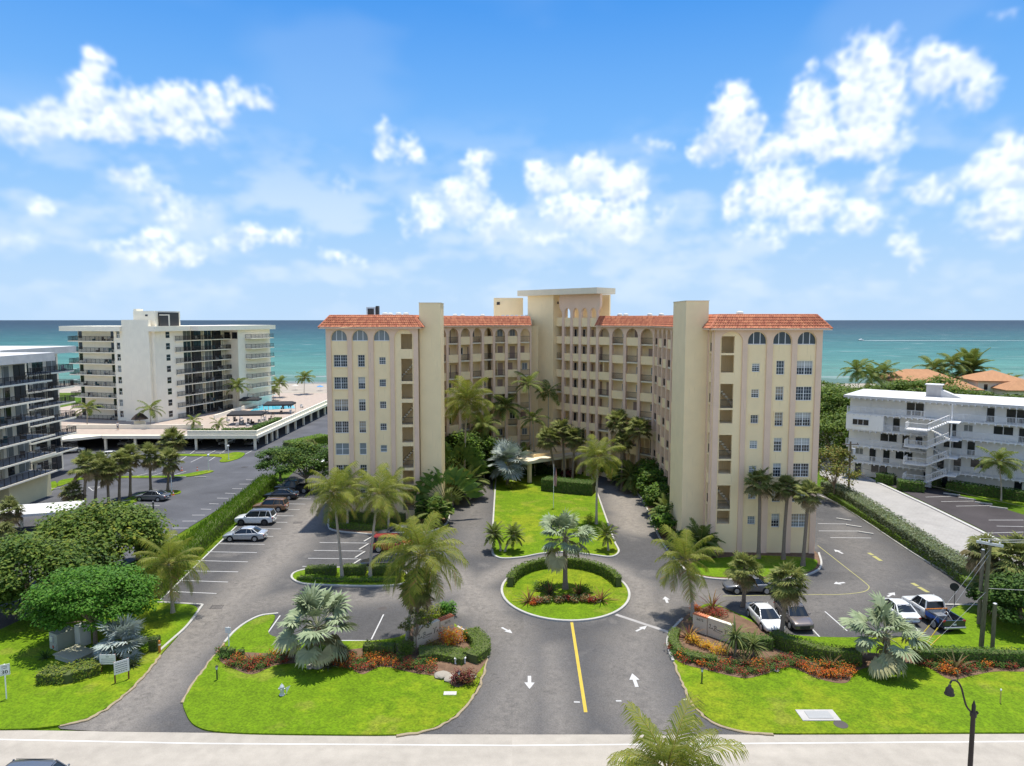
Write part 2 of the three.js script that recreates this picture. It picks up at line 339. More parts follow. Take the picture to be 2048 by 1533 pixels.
// sea: colour follows the sandy shallows, the deeper water and the foam
{
  const W = 1024, H = 2048, seaTex = texRect(W, H, (u, v) => {
    const D = 300 + Math.pow(v, 2.2) * 5200, x = u * 4200;
    const n = fbm(x * .004, D * .012 + 3, 4) - .5, t = Math.log(D / 300) / Math.log(5500 / 300) + n * .10;
    const st = [[0, .15, .24, .195], [.08, .085, .225, .185], [.25, .042, .155, .145], [.48, .024, .090, .100], [.72, .016, .050, .070], [1, .012, .034, .054]];
    let q = 0; while (q < st.length - 2 && st[q + 1][0] < t) q++;
    const s = Math.min(1, Math.max(0, (t - st[q][0]) / (st[q + 1][0] - st[q][0])));
    const wv = .86 + .5 * (fbm(x * .05, D * .13, 3) - .5) + .3 * (fbm(x * .011, D * .03 + 30, 3) - .5);
    const foam = sstep(.745, .80, fbm(x * .045 + 11, D * .15, 4)) * .55 + (t < .045 ? sstep(.52, .62, fbm(x * .02, D * .10 + 7, 4)) * .6 : 0);
    return [0, 1, 2].map(c => lerp(lerp(st[q][c + 1], st[q + 1][c + 1], s) * wv, .36, Math.min(.8, foam)));
  });
  seaTex.wrapS = THREE.RepeatWrapping;
  const p = [], uv = [], idx = [], NX = 2, NZ = 90;
  for (let j = 0; j <= NZ; j++) { const v = j / NZ, D = 300 + Math.pow(v, 2.2) * 5200; for (let i = 0; i <= NX; i++) { const x = (i / NX - .5) * 12000; p.push(x, -.9, -D); uv.push(x / 4200, v); } }
  const far = p.length / 3; for (let i = 0; i <= NX; i++) { p.push((i / NX - .5) * 90000, -.9, -48000); uv.push((i / NX - .5) * 20, .999); }
  for (let j = 0; j <= NZ; j++) for (let i = 0; i < NX; i++) { const a = j * (NX + 1) + i; idx.push(a, a + 1, a + NX + 2, a, a + NX + 2, a + NX + 1); }
  const g = new THREE.BufferGeometry(); g.setAttribute('position', new THREE.Float32BufferAttribute(p, 3)); g.setAttribute('uv', new THREE.Float32BufferAttribute(uv, 2)); g.setIndex(idx); g.computeVertexNormals();
  const wb = texGen(512, (u, v) => { const k = fbm(u * 24, v * 40, 4); return [k, k, k]; }, 0, false); wb.repeat.set(60, 60);
  struct('sea', g, std(rgb(1, 1, 1), .6, { specularIntensity: .45, map: seaTex, bumpMap: wb, bumpScale: .8 }), 'turquoise sea turning dark blue at the horizon');
  // boat and its wake
  const wk = new GB(); const y = -.86, wx = [[0, 1.4], [10, 3.2], [30, 3.6], [70, 3.4], [130, 2.6], [260, 1.6]];
  for (let k = 0; k < wx.length - 1; k++) { const [a, ha] = wx[k], [b, hb] = wx[k + 1]; wk.quad(V(a, 0, ha), V(b, 0, hb), V(b, 0, -hb), V(a, 0, -ha)); }
  const wake = single('boat_wake', 'long white foam wake trailing behind the motorboat', 'wake', wk.build(), std(rgb(.72, .75, .75), .8, { map: plainTex }), [455.92, -0.8, -928.78], 0);
}
// road along the front
struct('road', sheet([[-160, 40], [160, 40], [160, -42.95], [33, -42.95], [0, -42.85], [-13, -42.9], [-33, -43.35], [-160, -44.5]], 0), mRoad, 'pale concrete road along the front lawns');
struct('road_edge_line', strip([[-160, -43.3], [-32.07, -42.31], [-19.36, -41.89], [0.0, -41.68], [14.76, -41.89], [31.91, -42.1], [160, -41.9]], .07, -.01, .006), std(rgb(.62, .61, .59), .75), 'white edge line painted along the concrete road');

const lot = struct('parking_lot', sheet([[-50, -60], [-42.4, -54.48], [-29.03, -43.45], [-26.3, -43.17], [-13.2, -42.895], [0, -42.845], [12.55, -42.85], [18.23, -42.79], [60, -50], [60, -66], [45.11, -67.11], [46.75, -103.3], [48, -128], [-31, -128], [-40.44, -153.91], [-33.01, -64.04]], .008), mLot, 'dark asphalt drives and parking bays of the cream building');
const lotLeft = struct('neighbour_parking_lot', sheet([[-130, -56], [-130, -235], [-60.66, -232.04], [-40.74, -157.24], [-40.45, -115.59], [-41.08, -77.45], [-42.62, -60.69], [-43.87, -55.36]], .004), mLot2, 'grey asphalt parking lot of the white buildings');
const lotRight = struct('motel_parking_lot', sheet([[60.33, -118.63], [65.42, -117.86], [66.79, -106.36], [69.06, -93.82], [100, -85], [100, -60], [57.28, -67.11], [59.09, -89.13]], .004), mLot3, 'brown-grey asphalt lot in front of the white apartment block');
// pale paved lane beside the lot
const laneRim = [[61.14, -139.17], [59.06, -118.63], [58.64, -97.66], [58.15, -87.38], [57.37, -76.61], [55.94, -60.16]];
const laneIn = [[44.83, -52.01], [46.73, -65.23], [48.32, -74.98], [48.6, -86.95], [50.78, -106.36], [52.27, -118.63]];
const laneTex = texGen(1024, (u, v) => { const f = fbm(u * 14, v * 14, 5), g = fbm(u * 60, v * 60, 3), k = PERM[((u * 1024 | 0) * 131 + (v * 1024 | 0) * 7919) & 65535]; const jx = (u * 40 + (Math.floor(v * 64) % 2) * .5) % 1, jv = (v * 64) % 1, jn = jv < .14 || jx < .07 ? .86 : 1; const b = (.95 + .22 * (f - .5) + .14 * (g - .5) + .1 * (k - .5)) * jn; return [.345 * b, .325 * b, .30 * b]; }, 20);
const lane = struct('paved_lane', sheet([...laneRim, ...laneIn], .05, .05), std(rgb(1, 1, 1), .9, { map: laneTex }), 'pale paved lane between the hedge and the brown lot');
part('lane_rim', strip(laneRim, .22, 0, .2), std(rgb(.48, .46, .44), .85, { map: plainTex }), lane);

// painted lines and arrows
function line(lotMesh, x0, z0, x1, z1, w = .11, mat = mPaint, name = 'painted_line') {
  const dx = x1 - x0, dz = z1 - z0, L = Math.hypot(dx, dz); const m = part(name, boxG(-L / 2, 0, -w / 2, L / 2, .004, w / 2), mat, lotMesh);
  m.position.set((x0 + x1) / 2, .0085, (z0 + z1) / 2); m.rotation.y = Math.atan2(-dz, dx); return m;
}
for (const a of [
  [-34.56, -81.31, -28.97, -81.09], [-34.49, -78.41, -28.82, -78.14], [-34.49, -75.47, -28.71, -75.05], [-34.39, -72.29, -28.57, -71.98], [-34.38, -69.64, -28.48, -69.09], [-34.1, -66.73, -28.39, -66.1],
  [-34.46, -84.47, -29.0, -84.15], [-34.4, -87.48, -29.09, -87.23], [-34.27, -90.37, -29.15, -90.12], [-34.13, -93.45, -29.28, -93.18], [-34.08, -96.61, -29.42, -96.35], [-33.95, -99.57, -29.51, -99.29], [-33.8, -102.41, -29.5, -102.27],
  [-22.73, -81.78, -17.12, -81.56], [-22.59, -78.89, -16.99, -78.66], [-22.48, -76.2, -16.92, -75.99], [-22.35, -73.62, -16.9, -73.42],
  [-20.62, -61.01, -20.48, -56.17], [-11.46, -61.22, -11.57, -56.26], [-15.92, -61.22, -15.86, -56.26],
  [28.22, -61.88, 28.33, -57.86], [25.56, -60.16, 25.52, -56.72], [23.11, -59.14, 22.62, -56.72], [35.26, -61.22, 34.01, -56.72], [38.11, -59.34, 37.28, -56.72],
  [39.46, -89.58, 43.19, -89.42], [38.22, -86.4, 43.16, -86.32], [38.43, -83.67, 43.3, -83.52],
]) line(lot, ...a);
for (const a of [[-32.98, -64.27, -35.11, -88.03], [-35.11, -88.03, -35.38, -106.36]]) line(lot, ...a, .16);
line(lot, -20.48, -56.17, -9.16, -55.99, .16); line(lot, 22.65, -56.58, 27.81, -56.58, .16); line(lot, 33.96, -56.63, 37.26, -56.63, .16);
function polyLine(pts, w, mat, name) { const m = part(name, strip(smooth(pts, false, 40), w / 2, .0085, .0125), mat, lot); return m; }
polyLine([[35.64, -80.68], [35.46, -73.58], [35.3, -68.55], [35.15, -67.76], [34.09, -66.6], [31.16, -65.85], [28.79, -65.85], [20.07, -65.48]], .13, mPaleYellow, 'yellow_curve_line');
for (const a of [[40.25, -78.03, 40.32, -77.28], [40.26, -76.95, 40.26, -75.37], [39.98, -68.82, 40.07, -68.02], [40.02, -67.76, 40.16, -66.4]]) line(lot, ...a, .42, mPaleYellow, 'yellow_dash');
line(lot, 5.19, -59.55, 4.94, -45.39, .24, mYellow, 'yellow_centre_line');
line(lot, 9.26, -61.22, 13.27, -57.57, .38, std(rgb(.36, .34, .32), .9, { map: plainTex }), 'faded_stop_line');
line(lot, 4.26, -46.68, 4.67, -46.65, .14); line(lot, 7.17, -46.81, 7.55, -46.81, .14); line(lot, 11.86, -46.94, 12.35, -47.14, .14);
function arrow(lotMesh, x0, z0, x1, z1, w) {            // from tail to tip
  const L = Math.hypot(x1 - x0, z1 - z0), s = new THREE.Shape(); s.moveTo(0, -w * .17); s.lineTo(L * .52, -w * .17); s.lineTo(L * .52, -w * .5); s.lineTo(L, 0); s.lineTo(L * .52, w * .5); s.lineTo(L * .52, w * .17); s.lineTo(0, w * .17);
  const g = new THREE.ExtrudeGeometry(s, { depth: .004, bevelEnabled: false }); g.rotateX(-Math.PI / 2);
  const m = part('painted_arrow', g, mPaint, lotMesh); m.position.set(x0, .0085, z0); m.rotation.y = Math.atan2(-(z1 - z0), x1 - x0);
}
arrow(lot, 1.29, -50.26, 1.25, -48.41, .75); arrow(lot, 8.95, -48.69, 8.94, -50.63, .75); arrow(lot, -0.88, -58.54, 0.03, -57.42, .6); arrow(lot, 10.48, -57.81, 11.58, -58.84, .6); arrow(lot, 14.44, -63.85, 14.55, -65.35, .7);
arrow(lot, 37.21, -77.79, 36.88, -79.19, .8); arrow(lot, 33.3, -68.96, 32.05, -68.62, .8); arrow(lot, 35.7, -65.35, 36.9, -66.35, .7);
// storm drains
const mIron = std(rgb(.06, .05, .045), .7);
function drain(x, z, w, d, ry, label) {
  const t = thing('storm_drain', label, 'drain', [x, .008, z], ry); part('frame', new GB().box(-w / 2, 0, -d / 2, w / 2, .012, -d / 2 + .07).box(-w / 2, 0, d / 2 - .07, w / 2, .012, d / 2).box(-w / 2, 0, -d / 2 + .07, -w / 2 + .07, .012, d / 2 - .07).box(w / 2 - .07, 0, -d / 2 + .07, w / 2, .012, d / 2 - .07).build(), mIron, t);
  for (let k = 0; k < 7; k++) { const x0 = -w / 2 + .1 + k * (w - .2) / 7; part('grate_bar', boxG(x0, 0, -d / 2 + .07, x0 + .06, .01, d / 2 - .07), mIron, t); }
}
drain(-27.04, -62.88, 1.1, .8, .1, 'iron drain grate at the corner of the left drive'); drain(-27.79, -90.03, 1.1, .8, .1, 'iron drain grate in the aisle beside the parked cars'); drain(-47.7, -124.78, 1.0, .8, 0, 'small drain grate on the neighbouring grey lot');

// neighbour lot lines
for (const a of [
  [-43.09, -93.57, -41.37, -93.57], [-43.24, -96.61, -41.73, -96.48], [-43.32, -99.57, -41.88, -99.37], [-43.51, -102.71, -41.8, -102.59], [-43.54, -105.73, -41.83, -105.42], [-43.58, -108.61, -41.79, -108.61], [-43.65, -111.65, -42.05, -111.65], [-43.77, -114.85, -42.37, -114.63],
  [-42.89, -87.59, -40.84, -87.59], [-42.82, -84.87, -40.99, -84.75], [-42.75, -81.84, -40.88, -81.93], [-43.04, -90.72, -41.15, -90.72],
  [-54.17, -99.02, -49.85, -98.47], [-54.54, -95.83, -49.85, -95.83], [-61.94, -130.64, -63.89, -141.34], [-59.34, -129.24, -59.69, -141.89], [-56.53, -130.64, -57.87, -141.89], [-57.48, -117.47, -56.6, -121.43], [-60.84, -117.47, -59.81, -121.43], [-63.36, -117.47, -61.81, -121.43], [-66.56, -117.47, -65.85, -121.84], [-63.13, -141.89, -62.28, -145.88], [-52.22, -137.07, -52.3, -143.01], [-67.99, -141.89, -66.18, -147.66],
  [-66.58, -109.6, -64.89, -109.94], [-64.89, -109.94, -64.53, -107.31], [-64.53, -107.31, -66.58, -109.6], [-72.5, -111.99, -72.66, -114.85], [-76.35, -119.42, -76.7, -123.5],
]) line(lotLeft, ...a, .12);
for (const [x, z, ry] of [[-70.6, -105.42, .5], [-70.92, -108.28, .5], [-56.15, -100.69, .6], [-56.33, -103.9, .6], [-55.41, -97.4, .6], [-65.41, -138.11, 0], [-61.47, -138.11, 0], [-57.53, -138.11, 0], [-55.45, -116.71, 0], [-51.94, -116.33, .1]]) part('wheel_stop', boxC(1.9, .14, .2), mKerb, lotLeft).position.set(x, .004, z), lotLeft.children[lotLeft.children.length - 1].rotation.y = ry;
for (const a of [[61.35, -103.3, 66.17, -103.9], [62.07, -100.69, 66.96, -100.97], [62.69, -98.2, 67.6, -98.47], [62.58, -91.18, 67.17, -91.18], [61.78, -88.46, 65.06, -88.24], [58.58, -85.49, 63.38, -85.9]]) line(lotRight, ...a, .12);
for (const [x, z, ry] of [[66.14, -104.81, -.62], [66.75, -102.12, -.62], [67.47, -99.57, -.62], [67.96, -97.13, -.62]]) { const m = part('wheel_stop', boxC(2.1, .15, .22), mKerb, lotRight); put(m, x, .004, z, ry); }
for (const [x, z, ry] of [[43.56, -91.18, -.62], [43.46, -88.24, -.62], [43.5, -85.38, -.62]]) put(part('wheel_stop', boxC(1.8, .14, .24), mKerb, lot), x, .008, z, ry);
for (const [x, z] of [[-17.16, -82.89], [-17.1, -79.9], [-16.94, -77.11], [-16.87, -74.51]]) put(part('wheel_stop', boxC(2.2, .14, .2), mKerb, lot), x, .008, z, 1.27);

// lawns
function lawn(name, pts, label, y = .10, sm = true) { return struct(name, sheet(sm ? smooth(pts, true, pts.length * 6) : chaikin(pts, 3), y, y + .04), mGrass, label); }
function kerb(pts, closed, label, n) { return struct('kerb', strip(smooth(pts, closed, n || pts.length * 6), .11, -.02, .16, closed), mKerb, label); }
lawn('lawn', [[-100, -44.2], [-32.71, -43.2], [-29.71, -43.51], [-27.75, -44.54], [-27.13, -47.01], [-27.21, -51.24], [-27.52, -53.55], [-27.84, -58.34], [-28.46, -63.11], [-32.89, -63.8], [-40.72, -72.66], [-41.8, -65.85], [-42.92, -59.85], [-43.87, -55.36], [-100, -56]], 'lawn left of the side drive', .10, false);
kerb([[-27.93, -54.06], [-27.89, -55.8], [-27.84, -58.54], [-28.47, -63.22]], false, 'white kerb along the left lawn');
kerb([[-28.47, -63.22], [-30.67, -63.51], [-32.89, -63.8]], false, 'white kerb across the end of the left lawn');
lawn('lawn', [[-22.67, -46.49], [-22.91, -48.0], [-23.12, -50.48], [-23.3, -54.06], [-23.46, -56.44], [-23.03, -59.14], [-22.28, -60.69], [-20.86, -61.22], [-20.45, -55.99], [-9.12, -55.71], [-8.18, -60.37], [-6.44, -61.44], [-4.19, -57.95], [-2.77, -56.53], [-2.12, -54.74], [-2.0, -52.41], [-2.26, -49.6], [-2.83, -46.88], [-3.91, -44.54], [-5.39, -43.12], [-7.06, -42.63], [-15.95, -42.79], [-19.39, -43.06], [-20.91, -43.96]], 'front lawn left of the entrance', .10, false);
kerb([[-23.38, -55.54], [-23.35, -57.76], [-22.96, -59.55], [-22.23, -60.8], [-20.88, -61.28]], false, 'white kerb at the top of the left front lawn');
kerb([[-4.65, -58.54], [-3.73, -57.38], [-2.63, -56.17], [-2.08, -54.66], [-1.94, -52.97]], false, 'white kerb by the left sign bed');
lawn('lawn', [[12.72, -55.8], [12.45, -53.47], [12.41, -51.62], [12.33, -48.89], [12.42, -46.05], [13.07, -44.13], [14.52, -43.06], [16.33, -42.79], [32.53, -42.95], [110, -43], [110, -60], [50.54, -64.63], [39.56, -63.17], [37.41, -56.53], [22.51, -56.44], [20.87, -60.16], [18.44, -64.04], [16.23, -61.77], [13.94, -58.64]], 'front lawn right of the entrance', .10, false);
kerb([[14.95, -60.16], [13.57, -57.95], [12.74, -55.99], [12.48, -54.31], [12.4, -52.41]], false, 'white kerb by the right sign bed');
kerb([[48.39, -63.0], [43.89, -63.11], [39.64, -63.22]], false, 'white kerb at the end of the right lot');
// parking island
lawn('island_lawn', [[-22.44, -70.2], [-22.52, -71.63], [-21.25, -72.66], [-11.74, -72.37], [-10.61, -70.06], [-11.1, -68.29], [-18.99, -68.15], [-21.12, -68.69]], 'planted island between the parking bays');
kerb([[-22.44, -70.2], [-22.52, -71.63], [-21.25, -72.66], [-11.74, -72.37], [-10.61, -70.06], [-11.1, -68.29], [-18.99, -68.15], [-21.12, -68.69]], true, 'white kerb round the parking island', 60);
// roundabout
const RB = { x: 5.15, z: -66.9, rx: 6.05, rz: 7.1 };
const ring = (rx, rz, n = 56) => Array.from({ length: n }, (_, k) => [RB.x + Math.cos(k / n * 6.2832) * rx, RB.z + Math.sin(k / n * 6.2832) * rz]);
struct('roundabout_lawn', sheet(ring(RB.rx, RB.rz), .11, .14), mGrass, 'round lawn in the middle of the turning circle');
struct('kerb', strip(ring(RB.rx + .1, RB.rz + .1), .12, -.02, .17, true), mKerb, 'white kerb round the turning circle lawn');
// centre lawn
const CL = [[-2.7, -117.86], [-2.56, -101.83], [-2.44, -89.13], [-2.27, -79.54], [-2.01, -77.11], [-1.15, -76.03], [0.88, -76.28], [3.42, -77.62], [6.04, -78.14], [8.71, -77.28], [10.95, -76.53], [12.0, -77.96], [12.12, -81.93], [12.6, -96.35], [13.0, -107.96], [13.45, -120.61], [5.99, -126.97], [0.53, -124.78]];
lawn('courtyard_lawn', CL, 'long lawn in front of the entrance canopy');
kerb(CL.slice(0, 16), false, 'white kerb round the long courtyard lawn', 100);
// beds against the building
const bedL = [[-23.32, -88.24], [-22.56, -86.74], [-19.96, -85.49], [-13.67, -84.67], [-9.6, -86.53], [-8.45, -89.58], [-8.65, -96.35], [-9.05, -107.96], [-7.8, -122.66], [-5.36, -134.03], [-8, -126], [-14, -100], [-20, -95], [-24.44, -92.6]];
struct('planting_bed', sheet(bedL, .09, .12), mSoil, 'planting bed along the left wing');
kerb([[-24.13, -91.41], [-23.32, -88.24], [-22.56, -86.74], [-19.96, -85.49], [-13.67, -84.67], [-9.6, -86.53], [-8.45, -89.58], [-8.65, -96.35], [-9.05, -107.96], [-7.8, -122.66], [-5.36, -134.03]], false, 'white kerb round the left wing bed', 80);
const bedR = [[16.14, -124.78], [16.8, -118.63], [18.45, -113.05], [18.98, -106.36], [18.91, -99.02], [18.18, -89.58], [17.73, -81.37], [17.9, -75.47], [18.62, -71.19], [20.54, -69.78], [28.8, -70.2], [31.95, -72.22], [33.23, -74.2], [34.22, -77.11], [34.5, -80], [22, -84], [22, -112], [16, -122]];
struct('planting_bed', sheet(bedR, .09, .12), mSoil, 'planting bed along the right wing');
lawn('lawn', [[19.04, -74.98], [19.1, -71.05], [20.87, -70.06], [28.81, -70.48], [31.92, -72.51], [33.79, -76.12], [26.53, -77.11]], 'strip of lawn before the right wing', .115, false);
kerb([...bedR.slice(0, 13), [34.51, -77.79]], false, 'white kerb round the right wing bed', 110);
// flower beds on the front lawns
struct('flower_bed', sheet(smooth([[-22.6, -52.65], [-20.76, -51.08], [-19.17, -50.33], [-18.02, -51.62], [-16.54, -52.01], [-13.8, -51.7], [-12.17, -51.24], [-11.05, -50.33], [-9.96, -51.47], [-7.19, -50.48], [-5.28, -49.89], [-3.88, -48.48], [-2.89, -49.75], [-1.9, -52.97], [-2.27, -55.36], [-3.94, -57.38], [-6.75, -60.16], [-8.22, -59.65], [-9.09, -55.54], [-12.12, -54.48], [-16.6, -53.47], [-22.53, -53.64]], true, 140), .115, .03), mSoil, 'curving flower bed on the left front lawn');
struct('flower_bed', sheet(smooth([[12.41, -53.64], [13.0, -52.01], [14.77, -50.86], [17.02, -49.75], [18.69, -50.33], [20.95, -51.39], [22.44, -49.6], [24.0, -49.03], [25.78, -50.86], [29.2, -52.01], [31.26, -51.62], [31.91, -49.6], [33.88, -50.11], [35.94, -50.71], [38.1, -50.71], [60, -50.2], [60, -54], [39.32, -52.41], [34.39, -53.64], [28.5, -53.64], [23.31, -55.36], [20.7, -59.65], [18.57, -62.88], [15.87, -61.22], [13.83, -58.15]], true, 150), .115, .03), mSoil, 'curving flower bed on the right front lawn');
// neighbour lot islands, motel strip
lawn('island_lawn', [[-71.28, -108.61], [-71.28, -115.96], [-54.27, -115.96], [-51.22, -121.02], [-53.22, -122.25], [-56.47, -117.47], [-65.05, -117.47], [-74.78, -115.59]], 'long grass island on the grey lot', .1, false);
lawn('island_lawn', [[-66.39, -137.07], [-55.92, -136.55], [-54.99, -139.17], [-52.41, -138.11], [-51.47, -133.04], [-52.61, -128.78], [-54.27, -129.24], [-55.3, -134.52], [-65.42, -135.03]], 'far grass island on the grey lot', .1, false);
lawn('island_lawn', [[-54.51, -91.41], [-56.71, -98.47], [-56.58, -106.68], [-50.99, -107.63], [-49.9, -104.81], [-53.95, -103.9], [-54.38, -98.47], [-53.61, -93.33]], 'grass island under the row of cabbage palms', .1, false);
lawn('lawn', [[-71.9, -101.83], [-75.29, -114.85], [-71.14, -109.6], [-69.47, -100.4]], 'small lawn beside the balcony building', .1, false);
lawn('lawn', [[67.96, -107.63], [71.07, -96.61], [95, -92], [95, -98], [73.79, -100.4], [69.08, -106.36]], 'lawn strip before the white apartment block', .1, false);
lawn('lawn', [[47.73, -106.36], [50.78, -106.36], [48.6, -86.95], [48.32, -74.98], [46.73, -65.23], [44.69, -66.47], [45.87, -81.93], [46.45, -100.97]], 'strip of grass under the right boundary hedge', .1, false);
kerb([[45.9, -103.9], [46.41, -100.4], [45.94, -89.13], [45.11, -77.45], [45.0, -70.91], [44.61, -66.73]], false, 'pale kerb under the right boundary hedge', 30);

// bare sandy soil along the lawn edges that have no kerb
const mEdge = std(rgb(.30, .24, .155), .97, { map: soilEdgeTex() });
function soilEdgeTex() { return texGen(256, (u, v) => { const b = .7 + .6 * fbm(u * 12, v * 12, 4); return [b, b, b]; }, 3); }
function soilEdge(pts, label) { const P = smooth(pts, false, pts.length * 10), g = strip(P, .1, .0, .104), A = g.attributes.position; for (let i = 0; i < A.count; i++) { const n = (vnoise(A.getX(i) * 2.3 + 5, A.getZ(i) * 2.3) - .5) * .22; A.setX(i, A.getX(i) + n); A.setZ(i, A.getZ(i) + n * .5); } struct('soil_edge', g, mEdge, label); }
soilEdge([[-22.67, -46.49], [-22.91, -48.0], [-23.12, -50.48], [-23.3, -54.06], [-23.41, -55.8]], 'bare soil edge along the left side of the front lawn');
soilEdge([[-1.93, -52.81], [-2.22, -49.6], [-2.83, -46.81], [-3.91, -44.54], [-5.48, -43.12], [-7.38, -42.63]], 'bare soil edge along the entrance side of the left front lawn');
soilEdge([[12.37, -52.25], [12.29, -48.75], [12.41, -45.99], [13.09, -44.08], [14.65, -43.06], [16.49, -42.79]], 'bare soil edge along the entrance side of the right front lawn');
soilEdge([[-29.18, -43.68], [-27.79, -44.6], [-27.13, -47.01], [-27.24, -51.16], [-27.52, -53.39]], 'bare soil edge along the left lawn and side drive');

// ---------------------------------------------------------------- the cream apartment building
const stuccoTex = texGen(1024, (u, v) => {
  const f = fbm(u * 10, v * 10, 5), k = PERM[((u * 1024 | 0) * 131 + (v * 1024 | 0) * 7919) & 65535], s = fbm(u * 90, v * 5, 3), st = sstep(.62, .8, s) * sstep(.5, .7, f);
  const b = .96 + .12 * (f - .5) + .06 * (k - .5) - .13 * st; return [b, b * .995, b * .985];
}, 12);
const stuccoBump = texGen(512, (u, v) => { const k = PERM[((u * 512 | 0) * 131 + (v * 512 | 0) * 7919) & 65535] * .5 + .5 * vnoise(u * 128, v * 128); return [k, k, k]; }, 3, false);
const mCream = std(rgb(.95, .738, .435), .9, { map: stuccoTex, bumpMap: stuccoBump, bumpScale: .006 });
const mPink = std(rgb(.82, .585, .42), .9, { map: stuccoTex, bumpMap: stuccoBump, bumpScale: .006 });
const mWhite = std(rgb(.80, .77, .70), .85, { map: stuccoTex });
const mFrame = std(rgb(.80, .79, .76), .6);
const mGlass = std(rgb(.025, .03, .035), .08, { metalness: 0 });
const mGlass2 = std(rgb(.045, .055, .055), .1);
const mBlind = std(rgb(.20, .225, .225), .35);
const mBlindW = std(rgb(.42, .42, .39), .6), mCurt2 = std(rgb(.34, .29, .22), .8);
const mRail = std(rgb(.035, .028, .025), .55, { metalness: .2 });
const mDoor = std(rgb(.36, .25, .19), .7);
const mSlab = std(rgb(.78, .68, .50), .9, { map: stuccoTex });
const mFloorT = std(rgb(.30, .20, .15), .9);
const tileTex = texGen(512, (u, v) => { const i = Math.floor(u * 20), j = Math.floor(v * 14), k = PERM[(i * 131 + j * 7919) & 65535], g = fbm(u * 40, v * 40, 3); const b = .72 + .45 * k + .3 * (g - .5); return [.46 * b, .145 * b * (.85 + .3 * k), .068 * b * (.8 + .3 * k)]; }, 6);
const mTile = std(rgb(1, 1, 1), .75, { map: tileTex });
const mRoofTop = std(rgb(.66, .63, .58), .9, { map: plainTex });

const condo = thing('apartment_building', 'cream eight-storey apartment building with red tiled mansard and arched galleries', 'building');
const FL = k => 2.43 + 2.86 * (k - 1);                   // floor level of storey k
const EAVE = 25.2, TOP = 26.75;
function frame(x0, z0, x1, z1) { const dx = x1 - x0, dz = z1 - z0, L = Math.hypot(dx, dz); return { x: x0, z: z0, L, a: Math.atan2(-dz, dx), dx: dx / L, dz: dz / L, nx: -dz / L, nz: dx / L }; }
// outward normal of a frame is local +z
function at(m, F, u, y, w) { m.position.set(F.x + F.dx * u + F.nx * w, y, F.z + F.dz * u + F.nz * w); m.rotation.y = F.a; return m; }
const fp = (F, u, y, w) => V(F.x + F.dx * u + F.nx * w, y, F.z + F.dz * u + F.nz * w);
function uvXY(g) { const P = g.attributes.position, N = g.attributes.normal, U = g.attributes.uv; for (let i = 0; i < P.count; i++) { if (Math.abs(N.getY(i)) > .7) U.setXY(i, P.getX(i), P.getZ(i)); else if (Math.abs(N.getX(i)) > .7) U.setXY(i, P.getZ(i), P.getY(i)); else U.setXY(i, P.getX(i), P.getY(i)); } return g; }
function rectPath(x0, y0, x1, y1) { const p = new THREE.Path(); p.moveTo(x0, y0); p.lineTo(x0, y1); p.lineTo(x1, y1); p.lineTo(x1, y0); p.closePath(); return p; }
function archPath(x0, y0, x1, spring, top) { const p = new THREE.Path(), c = (x0 + x1) / 2, r = (x1 - x0) / 2; p.moveTo(x0, y0); p.lineTo(x0, spring); for (let k = 1; k < 14; k++) { const t = Math.PI - k / 14 * Math.PI; p.lineTo(c + Math.cos(t) * r, spring + Math.sin(t) * (top - spring)); } p.lineTo(x1, spring); p.lineTo(x1, y0); p.closePath(); return p; }
function wallShape(w0, y0, w1, y1, holes, depth) { const s = new THREE.Shape([new THREE.Vector2(w0, y0), new THREE.Vector2(w1, y0), new THREE.Vector2(w1, y1), new THREE.Vector2(w0, y1)]); s.holes.push(...holes); return uvXY(new THREE.ExtrudeGeometry(s, { depth, bevelEnabled: false, curveSegments: 8 }).translate(0, 0, -depth)); }

// barrel-tiled slope between an eave edge and a top edge
function tileSlope(e0, e1, t0, t1) {
  const Le = e0.distanceTo(e1), n = Math.max(3, Math.round(Le / .29)), rows = 5, p = [], uv = [], idx = [], sub = 4, cols = n * sub;
  const nrm = e1.clone().sub(e0).cross(t0.clone().sub(e0)).normalize();
  const S = t0.distanceTo(e0);
  for (let r = 0; r < rows; r++) for (let q = 0; q < 2; q++) {
    const t = (r + q) / rows, lift = q ? .0 : .07;
    for (let c = 0; c <= cols; c++) {
      const s = c / cols, wv = Math.abs(Math.sin(c / sub * Math.PI)) * .075 + lift;
      const P = e0.clone().lerp(e1, s).lerp(t0.clone().lerp(t1, s), t).addScaledVector(nrm, wv);
      p.push(P.x, P.y, P.z); uv.push(s * Le, t * S);
    }
  }
  const W = cols + 1;
  for (let k = 0; k < rows * 2 - 1; k++) for (let c = 0; c < cols; c++) { const a = k * W + c; idx.push(a, a + 1, a + W + 1, a, a + W + 1, a + W); }
  const g = new THREE.BufferGeometry(); g.setAttribute('position', new THREE.Float32BufferAttribute(p, 3)); g.setAttribute('uv', new THREE.Float32BufferAttribute(uv, 2)); g.setIndex(idx); g.computeVertexNormals(); return g;
}
